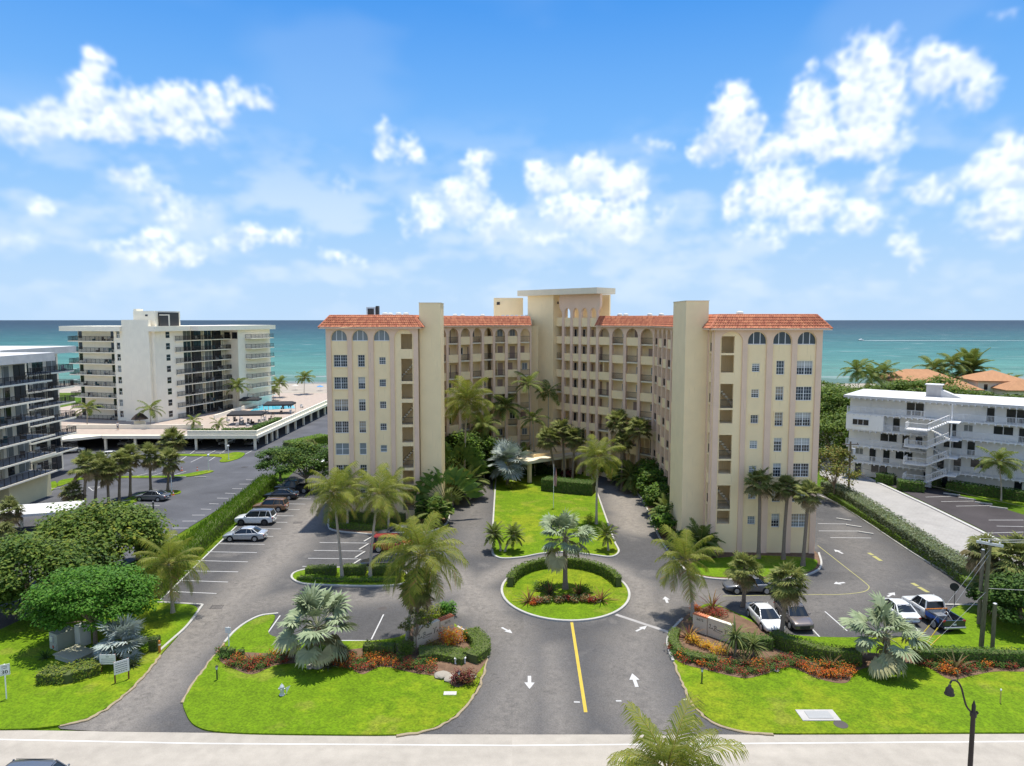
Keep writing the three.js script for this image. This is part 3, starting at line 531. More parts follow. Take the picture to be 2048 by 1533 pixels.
function mansard(F, u0, u1, e0 = 0, e1 = 0, out = .75, inn = .45) {   // e0, e1: how far the eave runs on past the top edge at either end
  const A = fp(F, u0 - e0, EAVE + .05, out), B = fp(F, u1 + e1, EAVE + .05, out), C = fp(F, u1, TOP, -inn), D = fp(F, u0, TOP, -inn);
  const roof = part('tiled_roof', tileSlope(A, B, D, C), mTile, condo);
  const sof = new GB(); sof.quad(A.clone().setY(EAVE), B.clone().setY(EAVE), fp(F, u1, EAVE, -.2), fp(F, u0, EAVE, -.2)); sof.quad(A.clone().setY(EAVE - .12), B.clone().setY(EAVE - .12), B.clone().setY(EAVE + .06), A.clone().setY(EAVE + .06));
  sof.quad(A.clone().setY(EAVE - .12), A.clone().setY(EAVE), fp(F, u0, EAVE, -.2), fp(F, u0, EAVE - .12, -.2));
  part('eave', sof.build(), mPink, roof);
  const rg = new GB(), pts = [D.clone(), C.clone()]; rg.tube(pts, [.1, .1], 6); part('ridge_tile', rg.build(), mTile, roof);
  for (const [s, t] of [[A, D], [B, C]]) part('hip_tile', new GB().tube([s.clone(), t.clone()], [.11, .11], 6).build(), mTile, roof);
}

// windows: [width, height, columns of sashes]
const winCache = new Map();
function winGeo(w, h, cols, grid) {
  const key = w + '|' + h + '|' + cols + '|' + grid; if (winCache.has(key)) return winCache.get(key);
  const f = new GB(), t = .05;
  f.box(-w / 2, -h / 2, -.06, w / 2, -h / 2 + t, .05).box(-w / 2, h / 2 - t, -.06, w / 2, h / 2, .05).box(-w / 2, -h / 2 + t, -.06, -w / 2 + t, h / 2 - t, .05).box(w / 2 - t, -h / 2 + t, -.06, w / 2, h / 2 - t, .05);
  for (let k = 1; k < cols; k++) { const x = -w / 2 + w * k / cols; f.box(x - .035, -h / 2 + t, -.05, x + .035, h / 2 - t, .04); }
  f.box(-w / 2 + t, -.022, -.05, w / 2 - t, .022, .035);
  const mt = new GB();
  if (grid) { const sw = w / cols, n = Math.max(2, Math.round(sw / .3)); for (let c = 0; c < cols; c++) for (let k = 1; k < n; k++) { const x = -w / 2 + c * sw + sw * k / n; mt.box(x - .011, -h / 2 + t, -.04, x + .011, h / 2 - t, .006); } for (const y of [-h / 4, h / 4]) mt.box(-w / 2 + t, y - .011, -.035, w / 2 - t, y + .011, .004); }
  const o = { pane: boxG(-w / 2 + .02, -h / 2 + .02, -.05, w / 2 - .02, h / 2 - .02, -.02), frame: f.build(), grid: grid ? mt.build() : null }; winCache.set(key, o); return o;
}
function addWindow(parent, F, u, y, w, width, h, cols, glass, grid = true, trim = false) {
  const g = winGeo(width, h, cols, grid), win = part('window', g.pane, glass, parent); at(win, F, u, y, w);
  part('frame', g.frame, mFrame, win); if (g.grid) part('muntins', g.grid, mFrame, win);
  const hb = PERM[Math.abs(Math.round(u * 37 + y * 91 + F.x * 11)) & 65535]; if (grid && hb > .45) { const bh = h * (.18 + .55 * (hb - .45) / .55); part('blind', boxG(-width / 2 + .06, h / 2 - .05 - bh, -.018, width / 2 - .06, h / 2 - .05, -.012), hb > .8 ? mCurt2 : mBlindW, win); }
  if (trim) { const q = .13, T = new GB(); T.box(-width / 2 - q, -h / 2 - q, .02, width / 2 + q, -h / 2, .22).box(-width / 2 - q, h / 2, .02, width / 2 + q, h / 2 + q, .2).box(-width / 2 - q, -h / 2, .02, -width / 2, h / 2, .2).box(width / 2, -h / 2, .02, width / 2 + q, h / 2, .2); part('surround', T.build(), mCream, win); }
  else part('sill', boxG(-width / 2 - .05, -h / 2 - .08, -.04, width / 2 + .05, -h / 2 - .002, .16), mCream, win);
}
const railCache = new Map();
function railGeo(w, h = .98) { const k = w.toFixed(2) + h; if (!railCache.has(k)) { const g = new GB(); g.box(-w / 2, h - .05, -.025, w / 2, h, .025).box(-w / 2, .08, -.02, w / 2, .12, .02); const n = Math.max(3, Math.round(w / .145)); for (let i = 0; i <= n; i++) { const x = -w / 2 + .02 + (w - .04) * i / n; g.box(x - .012, .12, -.012, x + .012, h - .05, .012); } railCache.set(k, g.build()); } return railCache.get(k); }

function frontBlock(F, mir, opts) {
  const W = 11.7, U = u => mir ? W - u : u, holes = [], rows = [1, 2, 3, 4, 5, 6, 7].map(k => 3.8 + 2.86 * (k - 1));
  const R = (a, b, y0, y1) => { const p = Math.min(U(a), U(b)), q = Math.max(U(a), U(b)); holes.push(rectPath(p, y0, q, y1)); };
  const cols = [[4.6, .85, .93, 1], [7.27, .89, 1.55, 1], [9.92, 1.74, 1.55, 2]];
  for (const y of rows) for (const [u, w, h] of cols) R(u - w / 2, u + w / 2, y - h / 2, y + h / 2);
  const arches = [[3.6, 5.69], [6.35, 8.42], [9.0, 11.07]];
  for (const [a, b] of arches) holes.push(archPath(Math.min(U(a), U(b)) + .06, 23.5, Math.max(U(a), U(b)) - .06, 23.85, 24.88));
  const s0 = .78, s1 = 2.2, st = [[22.55, 24.4], [20.4, 22.32], [16.45, 19.15], [14.75, 16.25], [10.75, 13.45], [9.05, 10.55], [5.05, 7.75], [3.35, 4.85]];
  const st2 = mir ? [[22.45, 24.4], [18.3, 21.2], [16.0, 17.95], [12.65, 15.5], [10.3, 12.3], [6.95, 9.8], [4.6, 6.6], [1.3, 4.1]] : st;
  for (const [a, b] of st2) R(s0, s1, a, b);
  at(part('front_wall', wallShape(0, 0, W, EAVE, holes, .32), mCream, condo), F, 0, 0, 0);
  // pilasters and the arched band above them
  for (const [a, b] of [[0, .6], [3.06, 3.6], [5.69, 6.35], [8.42, 9.0], [11.07, 11.7]]) { const p = Math.min(U(a), U(b)), q = Math.max(U(a), U(b)); at(part('pilaster', boxG(p, 0, .003, q, 23.85, .16), mPink, condo), F, 0, 0, 0); }
  const band = [[.6, 3.06], ...arches].map(([a, b]) => archPath(Math.min(U(a), U(b)), 23.84, Math.max(U(a), U(b)), 23.86, 24.93));
  const bs = new THREE.Shape(); // comb outline
  { const xs = [[.6, 3.06], ...arches].map(([a, b]) => [Math.min(U(a), U(b)), Math.max(U(a), U(b))]).sort((p, q) => p[0] - q[0]);
    bs.moveTo(0, 23.852); for (const [a, b] of xs) { bs.lineTo(a, 23.852); const c = (a + b) / 2, r = (b - a) / 2; for (let k = 1; k < 16; k++) { const t = Math.PI - k / 16 * Math.PI; bs.lineTo(c + Math.cos(t) * r, 23.852 + Math.sin(t) * 1.08); } bs.lineTo(b, 23.852); } bs.lineTo(W, 23.852); bs.lineTo(W, EAVE - .01); bs.lineTo(0, EAVE - .01); bs.closePath(); }
  at(part('arched_band', uvXY(new THREE.ExtrudeGeometry(bs, { depth: .157, bevelEnabled: false }).translate(0, 0, .003)), mPink, condo), F, 0, 0, 0);
  // windows
  rows.forEach((y, r) => cols.forEach(([u, w, h, c], j) => addWindow(condo, F, U(u), y, -.14, w, h, c, opts.glass(r, j), opts.grid(r, j), opts.trim(r, j))));
  for (const [a, b] of arches) {
    const p = Math.min(U(a), U(b)) + .06, q = Math.max(U(a), U(b)) - .06, c = (p + q) / 2, r = (q - p) / 2;
    const sh = new THREE.Shape(archPath(-r, 23.5, r, 23.85, 24.88).getPoints()), win = part('arched_window', new THREE.ExtrudeGeometry(sh, { depth: .03, bevelEnabled: false }), opts.arch, condo); at(win, F, c, 0, -.2);
    const g = new GB(); for (const x of [-r * .36, r * .36]) g.box(x - .035, 23.5, .035, x + .035, 23.85 + 1.0 * Math.sqrt(1 - Math.pow(x / r, 2)), .08); g.box(-r, 23.5, .035, r, 23.57, .09); part('frame', g.build(), mFrame, win);
  }
  // stair bay behind the openings: back wall, landings, flights, railings
  const b0 = Math.min(U(.33), U(3.0)), b1 = Math.max(U(.33), U(3.0));
  at(part('stair_back_wall', boxG(b0, 0, -3.1, b1, EAVE, -2.8), mCream, condo), F, 0, 0, 0); at(part('stair_ceiling', boxG(Math.min(U(.001), U(3.0)), EAVE + .003, -4.3, Math.max(U(.001), U(3.0)), EAVE + .25, -.1), mSlab, condo), F, 0, 0, 0);
  const up = mir ? -1 : 1;
  st2.forEach(([a, b], k) => {
    at(part('stair_landing', boxG(b0, a - .2, -2.8, b1, a - .06, -.32), mSlab, condo), F, 0, 0, 0);
    if (b - a > 2.2 && a < 20) {
      at(part('railing', railGeo(s1 - s0 - .02), mRail, condo), F, U((s0 + s1) / 2), a - .04, -.12);
      const fl = new GB(); const n = 9; for (let i = 0; i < n; i++) { const x0 = b0 + .1 + (b1 - b0 - .3) * i / n, x1 = b0 + .1 + (b1 - b0 - .3) * (i + 1) / n, y = a + (mir ? i : n - i) * (2.7 / n); fl.box(x0, y - .2, -2.5, x1, y, -1.5); }
      at(part('stair_flight', fl.build(), mSlab, condo), F, 0, 0, 0);
    }
  });
  // body behind
  const c0 = Math.min(U(3.0), U(W - .001)), c1 = Math.max(U(3.0), U(W - .001));
  at(part('block_wall', boxG(c0, 0, -20, c1, EAVE, -.33), mCream, condo), F, 0, 0, 0);
  at(part('block_wall', boxG(Math.min(U(0.001), U(2.995)), 0, -20, Math.max(U(0.001), U(2.995)), EAVE, -3.105), mCream, condo), F, 0, 0, 0);
  return W;
}
// right front block
const FR = frame(22.25, -78.05, 33.95, -77.75);
const hash = (a, b) => PERM[(a * 131 + b * 7919 + 77) & 65535];
frontBlock(FR, false, { glass: (r, j) => hash(r, j) > .86 ? mBlind : hash(r, j) > .6 ? mGlass2 : mGlass, grid: () => true, trim: (r, j) => (r === 4) || (r === 0), arch: mGlass2 });
mansard(FR, .5, 11.2, 1.15, 1.25);
{ const S = frame(FR.x, FR.z - 9, FR.x, FR.z); mansard(S, 1, 8.5, .2, 1.25, .75, .5); const S2 = frame(33.95, FR.z, 33.95, FR.z - 16); mansard(S2, .5, 15, 1.25, .2, .75, .45); }
// its narrow inner side with stacked openings
{ const S = frame(22.2, -80.2, 22.2, -78.1), holes = []; for (let k = 0; k < 4; k++) { const y = 3.2 + k * 5.72; holes.push(rectPath(.55, y, 1.45, y + 2.1), rectPath(.55, y + 2.3, 1.45, y + 4.6)); }
  at(part('side_wall', wallShape(0, 0, 2.1, EAVE, holes, .25), mCream, condo), S, 0, 0, 0);
  at(part('pilaster', boxG(1.7, 0, .003, 2.095, 24.9, .12), mPink, condo), S, 0, 0, 0); at(part('pilaster', boxG(0, 0, .003, .3, 24.9, .12), mPink, condo), S, 0, 0, 0);
  for (let k = 0; k < 4; k++) at(part('railing', railGeo(.9), mRail, condo), S, 1.0, 5.5 + k * 5.72, -.1); }
// left front block
const FLb = frame(-23.75, -90.7, -12.08, -91.35);
frontBlock(FLb, true, { glass: (r, j) => r === 2 ? mBlind : hash(r + 30, j) > .8 ? mGlass2 : mGlass, grid: r => r !== 2, trim: (r, j) => (r === 6 && j !== 0) || r === 5, arch: mBlind });
mansard(FLb, .5, 11.1, 1.25, 1.1);
{ const S2 = frame(-12.08, -91.35, -12.08, -101); mansard(S2, .5, 9, 1.25, .2, .75, .45); const S3 = frame(-23.75, -108, -23.75, -90.7); mansard(S3, 1, 16.8, .2, 1.25, .75, .45); }
// blank stair towers beside the blocks
part('stair_tower', boxG(-12.0, 0, -96.5, -9.25, 28.35, -92.0), mCream, condo); part('tower_coping', boxG(-12.05, 28.352, -96.55, -9.2, 28.42, -91.95), mSlab, condo);
part('stair_tower', boxG(19.6, 0, -86.6, 22.15, 28.3, -80.25), mCream, condo); part('tower_coping', boxG(19.55, 28.302, -86.65, 22.2, 28.37, -80.2), mSlab, condo);
// balconies on the left block's outer side
for (let k = 2; k <= 8; k++) { const y = FL(k) - .1; const b = part('side_balcony', boxG(-25.2, y - .18, -104, -23.77, y, -99), mSlab, condo); const rg = new GB(); for (const [x0, z0, x1, z1] of [[-25.15, -99.05, -23.8, -99.05], [-25.15, -99.05, -25.15, -103.95]]) { const L = Math.hypot(x1 - x0, z1 - z0), n = Math.round(L / .16); rg.tube([V(x0, y + 1.05, z0), V(x1, y + 1.05, z1)], [.03, .03], 4); for (let i = 0; i <= n; i++) { const x = lerp(x0, x1, i / n), z = lerp(z0, z1, i / n); rg.box(x - .016, y, z - .016, x + .016, y + 1.05, z + .016); } } part('railing', rg.build(), mRail, b); }

// arcaded gallery wings
function wing(F, bays, o = {}) {
  const L = F.L, bw = L / bays, pw = o.pil || .5, dep = 1.55, k0 = o.k0 || 0, top = 8;
  at(part('gallery_wall', boxG(0, 0, -dep - .25, L, EAVE, -dep), mCream, condo), F, 0, 0, 0);
  for (let b = 0; b <= bays; b++) { const u0 = Math.max(0, b * bw - pw / 2), u1 = Math.min(L, b * bw + pw / 2); at(part('pillar', boxG(u0, 0, -.36, u1, 23.6, .14), mPink, condo), F, 0, 0, 0); }
  const s = new THREE.Shape(), sp = 23.602, r0 = (bw - pw) / 2; s.moveTo(0, sp);
  for (let b = 0; b < bays; b++) { const c = (b + .5) * bw; s.lineTo(c - r0, sp); for (let k = 1; k < 14; k++) { const t = Math.PI - k / 14 * Math.PI; s.lineTo(c + Math.cos(t) * r0, sp + Math.sin(t) * Math.min(1.25, r0 * 1.1 + .15)); } s.lineTo(c + r0, sp); }
  s.lineTo(L, sp); s.lineTo(L, EAVE - .01); s.lineTo(0, EAVE - .01); s.closePath();
  at(part('arched_band', uvXY(new THREE.ExtrudeGeometry(s, { depth: .497, bevelEnabled: false }).translate(0, 0, -.36)), mPink, condo), F, 0, 0, 0);
  for (let k = 1; k <= top; k++) {
    const y = FL(k); at(part('floor_slab', boxG(.002, y - .22, -dep + .002, L - .002, y - .02, -.05), mSlab, condo), F, 0, 0, 0);
    for (let b = 0; b < bays; b++) {
      const c = (b + .5) * bw, w = bw - pw;
      if ((b + k + (o.flip || 0)) % 2) at(part('parapet_panel', boxG(-w / 2 - .03, -.3, -.2, w / 2 + .03, 1.0, .02), mCream, condo), F, c, y, 0);
      else { const rl = part('railing', railGeo(w), mRail, condo); at(rl, F, c, y, -.1); }
      const h = hash(b + k * 7, k + (o.seed || 0));
      if (h < .34) at(part('door', boxG(-.45, 0, 0, .45, 2.1, .06), mDoor, condo), F, c + (h - .17) * 2, y, -dep);
      else if (h < .62) { const wn = part('window', boxG(-.42, .95, 0, .42, 2.0, .05), h < .5 ? mGlass : mBlind, condo); at(wn, F, c + .25, y, -dep); part('frame', new GB().box(-.47, .9, 0, .47, .95, .08).box(-.47, 2.0, 0, .47, 2.05, .08).box(-.47, .95, 0, -.42, 2.0, .08).box(.42, .95, 0, .47, 2.0, .08).box(-.02, .95, .05, .02, 2.0, .07).build(), mFrame, wn); }
      else if (h < .8) { at(part('door', boxG(-.45, 0, 0, .45, 2.1, .06), mDoor, condo), F, c + .3, y, -dep); at(part('gallery_partition', boxG(-.06, 0, 0, .06, 2.6, dep - .4), mCream, condo), F, c - .45, y, -dep); }
    }
  }
  at(part('gallery_ceiling', boxG(.003, EAVE + .003, -dep - 1.2, L - .003, EAVE + .2, -.05), mSlab, condo), F, 0, 0, 0);
  mansard(F, o.r0 || 0, L - (o.r1 || 0), o.e0 || 0, o.e1 || 0, .7, .45);
}
const FA = frame(-12.2, -111.6, -3.1, -120.3), FB = frame(-3.1, -120.3, 3.3, -121.6), FC = frame(14.0, -116.1, 21.75, -108.2), FD = frame(21.75, -108.2, 22.0, -94.7), FT = frame(3.35, -126.9, 14.0, -116.1);
wing(FA, 5, { flip: 1, seed: 3 }); wing(FB, 3, { flip: 0, seed: 9, r1: .2 }); wing(FC, 4, { flip: 1, seed: 14, pil: .52 }); wing(FD, 5, { flip: 0, seed: 21, pil: .52 });
{ const FD2 = frame(22.0, -94.7, 22.15, -86.6); wing(FD2, 3, { flip: 1, seed: 31, pil: .52 }); }
{ const FE = frame(-12.1, -96.5, -12.2, -111.6); at(part('wing_wall', boxG(0, 0, -1.5, FE.L, EAVE, 0), mCream, condo), FE, 0, 0, -.2); mansard(FE, 0, FE.L, 0, 0); }
// the tall middle: blank wall, narrow bays, screen of pointed arches, roof slab
{
  const L = FT.L, HW = 30.4;
  at(part('centre_wall', boxG(0, 0, -3, 6.1, HW, .8), mCream, condo), FT, 0, 0, 0);
  at(part('gallery_wall', boxG(6.1, 0, -2.0, L, 26.4, -1.7), mCream, condo), FT, 0, 0, 0);
  const u0 = 7.75, bw = (L - u0) / 4;
  for (let b = 0; b <= 4; b++) { const u = u0 + b * bw; at(part('pillar', boxG(u - .27, 0, -.4, Math.min(L - .01, u + .27), 27.2, .12), mPink, condo), FT, 0, 0, 0); }
  for (let k = 1; k <= 9; k++) {
    const y = k < 9 ? FL(k) : 25.4;
    at(part('floor_slab', boxG(6.11, y - .22, -1.69, L - .02, y - .02, -.05), mSlab, condo), FT, 0, 0, 0);
    for (let b = 0; b < 4; b++) { const c = u0 + (b + .5) * bw, w = bw - .54; at(part('parapet_panel', boxG(-w / 2 - .01, -.35, -.2, w / 2 + .01, k < 9 ? .95 : 1.15, .02), mCream, condo), FT, c, y, 0);
      if (k < 9) { if (b < 2) { const wn = part('window', boxG(-.42, .5, 0, .42, 2.1, .05), b ? mGlass2 : mGlass, condo); at(wn, FT, c + .2, y, -1.7); part('frame', new GB().box(-.48, .44, 0, .48, .5, .08).box(-.48, 2.1, 0, .48, 2.16, .08).box(-.48, .5, 0, -.42, 2.1, .08).box(.42, .5, 0, .48, 2.1, .08).build(), mFrame, wn); } else at(part('door', boxG(-.45, 0, 0, .45, 2.1, .06), mDoor, condo), FT, c + .15, y, -1.7); } }
    if (k < 9) { if (k % 2) at(part('railing', railGeo(1.3), mRail, condo), FT, 6.85, y, -.1); else at(part('parapet_panel', boxG(-.68, -.3, -.2, .68, .95, .02), mCream, condo), FT, 6.85, y, 0); }
  }
  at(part('parapet_panel', boxG(6.11, 25.1, -.2, u0 - .28, 26.6, .02), mCream, condo), FT, 0, 0, 0);
  const s = new THREE.Shape(), sp = 27.202, r0 = (bw - .54) / 2; s.moveTo(u0 - .27, sp);
  for (let b = 0; b < 4; b++) { const c = u0 + (b + .5) * bw; s.lineTo(c - r0, sp); for (let k = 1; k < 12; k++) { const t = Math.PI - k / 12 * Math.PI; s.lineTo(c + Math.cos(t) * r0, sp + Math.sin(t) * .95); } s.lineTo(c + r0, sp); }
  s.lineTo(L - .01, sp); s.lineTo(L - .01, 27.4); s.lineTo(L + .55, 28.4); s.lineTo(L + .55, HW); s.lineTo(u0 - .9, HW); s.lineTo(u0 - .9, 28.4); s.lineTo(u0 - .27, 27.4); s.closePath();
  at(part('arch_screen', uvXY(new THREE.ExtrudeGeometry(s, { depth: .5, bevelEnabled: false }).translate(0, 0, -.38)), mPink, condo), FT, 0, 0, 0);
  at(part('roof_canopy', boxG(-1.9, HW + .002, -3.4, L + .9, HW + .98, 1.5), mSlab, condo), FT, 0, 0, 0);
  at(part('lantern', boxG(-.09, 28.9, 0, .09, 29.3, .2), mRail, condo), FT, 6.5, 0, -.05);
  at(part('penthouse_wall', boxG(6.1, 26.4, -4.6, L - 1.0, HW, -4.3), mCream, condo), FT, 0, 0, 0);
}
part('lift_tower', boxG(-3.3, 26.0, -136, 2.0, 30.15, -129), mCream, condo);
part('lift_vent', boxG(-2.75, 28.9, -129 + .002, -2.2, 29.4, -128.9), mRail, condo);
// flat roof and the mass behind the galleries
part('flat_roof', sheet([[-22.8, -92.5], [-13, -92.7], [-13.3, -112.2], [-3.6, -121.4], [3.3, -122.6], [4, -129], [15, -117.6], [22.9, -109], [23.2, -80], [33, -79.5], [33, -122], [14, -134], [-10, -134], [-22.8, -122]], 26.3, 1.0), mRoofTop, condo);
part('rear_wall', boxG(-23.7, 0, -133.9, 14, 25.2, -124.5), mCream, condo); part('rear_wall', boxG(24.1, 0, -121, 33.9, 25.2, -98), mCream, condo); part('rear_wall', boxG(-23.7, 0, -124, -14.2, 25.2, -111.5), mCream, condo);
// rooftop vents and fan units
const mMetal = std(rgb(.55, .56, .57), .5, { metalness: .4 });
{ const ventG = latheG([[0, 0], [.22, 0], [.22, .45], [.42, .5], [.42, .75], [.3, .9], [0, .95]], 10);
  for (const [x, y, z] of [[-17.8, 27.04, -100.0], [-15.91, 26.97, -100.0], [-15.01, 27.05, -101.0], [-17.79, 27.0, -104.0], [-9.99, 27.25, -125.0], [-8.74, 27.17, -126.0], [-5.25, 27.18, -127.0], [17.41, 27.24, -115.0], [18.54, 27.25, -116.0], [21.67, 27.14, -112.0], [23.05, 27.12, -110.0], [26.85, 26.85, -84.0]]) put(part('roof_vent', ventG, mRoofTop, condo), x, 26.3, z);
  const ac = part('roof_fan_unit', boxG(-.6, .3, -.6, .6, 1.6, .6), mMetal, condo); put(ac, -18.9, 26.3, -96); part('grille', boxG(-.42, .5, .602, .42, 1.4, .64), mRail, ac); part('stand', new GB().box(-.6, 0, -.6, -.5, .3, .6).box(.5, 0, -.6, .6, .3, .6).build(), mMetal, ac); part('duct', boxG(.62, .3, -.4, 1.0, 1.75, .4), mRail, ac);
  for (const x of [-1.6, -.8, 0, .8, 1.8, 2.5]) put(part('condenser_unit', boxC(.55, .75, .55), mMetal, condo), x, 26.3, -125.5 + x * .1); }
// entrance canopy
{
  const t = thing('entrance_canopy', 'low cream flat-roofed drive-through canopy at the courtyard entrance', 'canopy', [6.6, 0, -119.6], .62);
  part('canopy_roof', boxG(-8.0, 3.3, -4, 7.6, 3.75, 4.4), mSlab, t); part('roof_upstand', boxG(-5.4, 3.752, -3.4, 5.6, 4.2, 2.2), mCream, t);
  for (const [x, z] of [[-7.2, 3.6], [-7.2, -3], [6.8, 3.6], [6.8, -3], [0, 3.6]]) put(part('column', boxC(.5, 3.298, .5), mCream, t), x, 0, z);
  part('lobby_wall', boxG(-5.5, 0, -4.3, 6, 3.298, -4.02), mGlass2, t);
}

// ---------------------------------------------------------------- neighbouring buildings
const mOff = std(rgb(.92, .85, .70), .9, { map: stuccoTex, bumpMap: stuccoBump, bumpScale: .006 });
const mRoofW = std(rgb(.60, .59, .57), .85, { map: plainTex });
const mDeck = std(rgb(.42, .34, .28), .9, { map: plainTex });
const mDark = std(rgb(.03, .03, .032), .6);
const mDarkGlass = std(rgb(.02, .024, .028), .07);
const mCurtain = std(rgb(.20, .21, .20), .5);
function railing(parent, pts, y, h, mat, gap = .18, th = .014) {          // a picket railing along ground points
  const g = new GB();
  for (let k = 0; k < pts.length - 1; k++) {
    const [x0, z0] = pts[k], [x1, z1] = pts[k + 1], L = Math.hypot(x1 - x0, z1 - z0), n = Math.max(2, Math.round(L / gap));
    g.tube([V(x0, y + h, z0), V(x1, y + h, z1)], [.035, .035], 4); g.tube([V(x0, y + .1, z0), V(x1, y + .1, z1)], [.025, .025], 4);
    for (let i = 0; i <= n; i++) { const x = lerp(x0, x1, i / n), z = lerp(z0, z1, i / n), t = i % 8 ? th : th * 2.2; g.box(x - t, y + .02, z - t, x + t, y + h, z + t); }
  }
  return part('railing', g.build(), mat, parent);
}
const furn = new GB().box(-.3, .38, -.3, .3, .45, .3).box(-.3, .45, -.3, .3, .95, -.24).box(-.3, 0, -.3, -.25, .4, .3).box(.25, 0, -.3, .3, .4, .3).build();
const mFurn = [std(rgb(.10, .085, .075), .8), std(rgb(.55, .54, .52), .7), std(rgb(.05, .13, .15), .8)];

// tall white building behind the deck
{
  const t = thing('apartment_tower', 'tall off-white apartment block with black balcony railings above the parking deck', 'building', [-80.5, 0, -160], -.273);
  const B = 3.0, SH = 2.62, R = 23.6, fl = k => B + SH * k;
  part('front_wall', wallShape(-11.3, B, -.01, R, Array.from({ length: 8 }, (_, k) => rectPath(-10.6, fl(k) + .75, -9.6, fl(k) + 2.25)), .3), mOff, t);
  for (let k = 0; k < 8; k++) { const w = part('window', boxG(-10.58, fl(k) + .77, -.22, -9.62, fl(k) + 2.23, -.18), k % 3 === 1 ? mBlind : mDarkGlass, t); part('frame', new GB().box(-10.58, fl(k) + 1.46, -.18, -9.62, fl(k) + 1.53, -.12).box(-10.12, fl(k) + .77, -.18, -10.06, fl(k) + 1.46, -.13).build(), mFrame, w); }
  part('tower_core', boxG(-11.28, B, -9, -.012, R - .01, -.31), mOff, t);
  part('blank_slab', boxG(-8.3, B, .003, -.9, 26.2, .7), mOff, t);
  part('side_wall', boxG(-1.6, B, -6.2, -.002, R, -.32), mOff, t);
  part('balcony_wall', boxG(-23.3, B, -9, -11.3, R, -1.6), mOff, t);
  part('wing_wall', boxG(-9, B, -26, -1.8, R, -6.21), mOff, t);
  part('end_block', boxG(-9, B, -40, 2.4, R, -26.01), mOff, t);
  for (let k = 0; k < 8; k++) {
    const y = fl(k);
    const sl = part('balcony_slab', boxG(-24.4, y - .2, -1.595, -11.32, y, .25), mOff, t); railing(sl, [[-24.3, -1.5], [-24.3, .18], [-11.4, .18]], y, 1.05, mRail, .16);
    part('end_balcony', boxG(-25.8, y - .2, -9, -23.32, y, -3), mOff, t); railing(t, [[-25.7, -9], [-25.7, -3.1], [-24.5, -3.1]], y, 1.05, mRail, .2);
    for (const x of [-22.6, -13.2]) part('window', boxG(x - .5, y + .6, -1.62, x + .5, y + 2.2, -1.56), mDarkGlass, t);
    const s2 = part('balcony_slab', boxG(-1.79, y - .2, -25.98, .35, y, -6.22), mOff, t); railing(s2, [[-1.7, -6.3], [.28, -6.3], [.28, -25.9], [-1, -25.9]], y, 1.05, mRail, .16);
    // glazing bays behind the balconies
    for (let b = 0; b < 5; b++) { const z = -7.2 - b * 3.75; const g1 = part('sliding_window', boxG(-1.84, y + .05, z - 2.5, -1.74, y + 2.3, z), hash(b, k) > .45 ? mDarkGlass : hash(b, k) > .2 ? mCurtain : mDark, t); part('frame', new GB().box(-1.74, y + .05, z - 1.28, -1.68, y + 2.3, z - 1.22).box(-1.74, y + 2.22, z - 2.5, -1.68, y + 2.3, z).build(), b % 2 ? mFrame : mRail, g1); part('pier', boxG(-1.79, y, z - 3.2, -1.35, y + SH - .22, z - 2.9), k < 8 && b % 2 ? mDark : mOff, t); }
    for (let q = 0; q < 3; q++) { const m = part('balcony_chair', furn, mFurn[(k + q) % 3], t); put(m, -21 + hash(q, k) * 8, y, -.7, hash(k, q) * 6); const m2 = part('balcony_chair', furn, mFurn[(k + q + 1) % 3], t); put(m2, -.6, y, -8 - hash(q + 3, k) * 16, hash(k + 4, q) * 6); }
    if (k) { part('end_balcony', boxG(2.42, y - .2, -39, 4.4, y, -29), mOff, t); railing(t, [[2.5, -29.1], [4.3, -29.1], [4.3, -38.9]], y, 1.05, mRail, .2); }
    for (const z of [-1.2, -3.9]) if (z < -3) { const w = part('window', boxG(-.06, y + .7, z - .7, .03, y + 2.1, z + .5), mDarkGlass, t); part('frame', new GB().box(.03, y + 1.38, z - .7, .06, y + 1.44, z + .5).build(), mFrame, w); }
  }
  for (const x of [-1.6, .7]) part('loggia_window', boxG(x, R - 2.3, -26.02, x + 1.6, R - .6, -25.94), mDarkGlass, t);
  // roof slab in pieces round the blank slab, roof rooms
  part('roof_slab', boxG(-25.6, R + .002, -10, -8.32, R + 1.15, 1.3), mOff, t); part('roof_slab', boxG(-.88, R + .002, -10, 1.3, R + 1.15, 1.3), mOff, t); part('roof_slab', boxG(-8.32, R + .004, -10, -.88, R + 1.0, .001), mRoofW, t); part('roof_slab', boxG(-10, R + .002, -41, 3.6, R + 1.15, -10.003), mOff, t);
  part('roof_room', boxG(-6.5, R + 1.15, -9, -.6, 28.2, -1), mOff, t); part('roof_room', boxG(-7.3, R + 1.15, -4, -6.52, 28.7, -2), mOff, t); part('roof_louvre', boxG(-.58, R + 1.2, -8, -.1, 27.9, -2), mDark, t);
  part('roof_pergola', new GB().box(-.08, 27.2, -2, 2.6, 27.4, -1.8).box(2.4, R + 1.15, -2, 2.6, 27.2, -1.8).build(), mOff, t); part('roof_vent', boxG(-3.2, 27.0, -1 + .002, -2.5, 27.4, -.95), mDark, t);
}
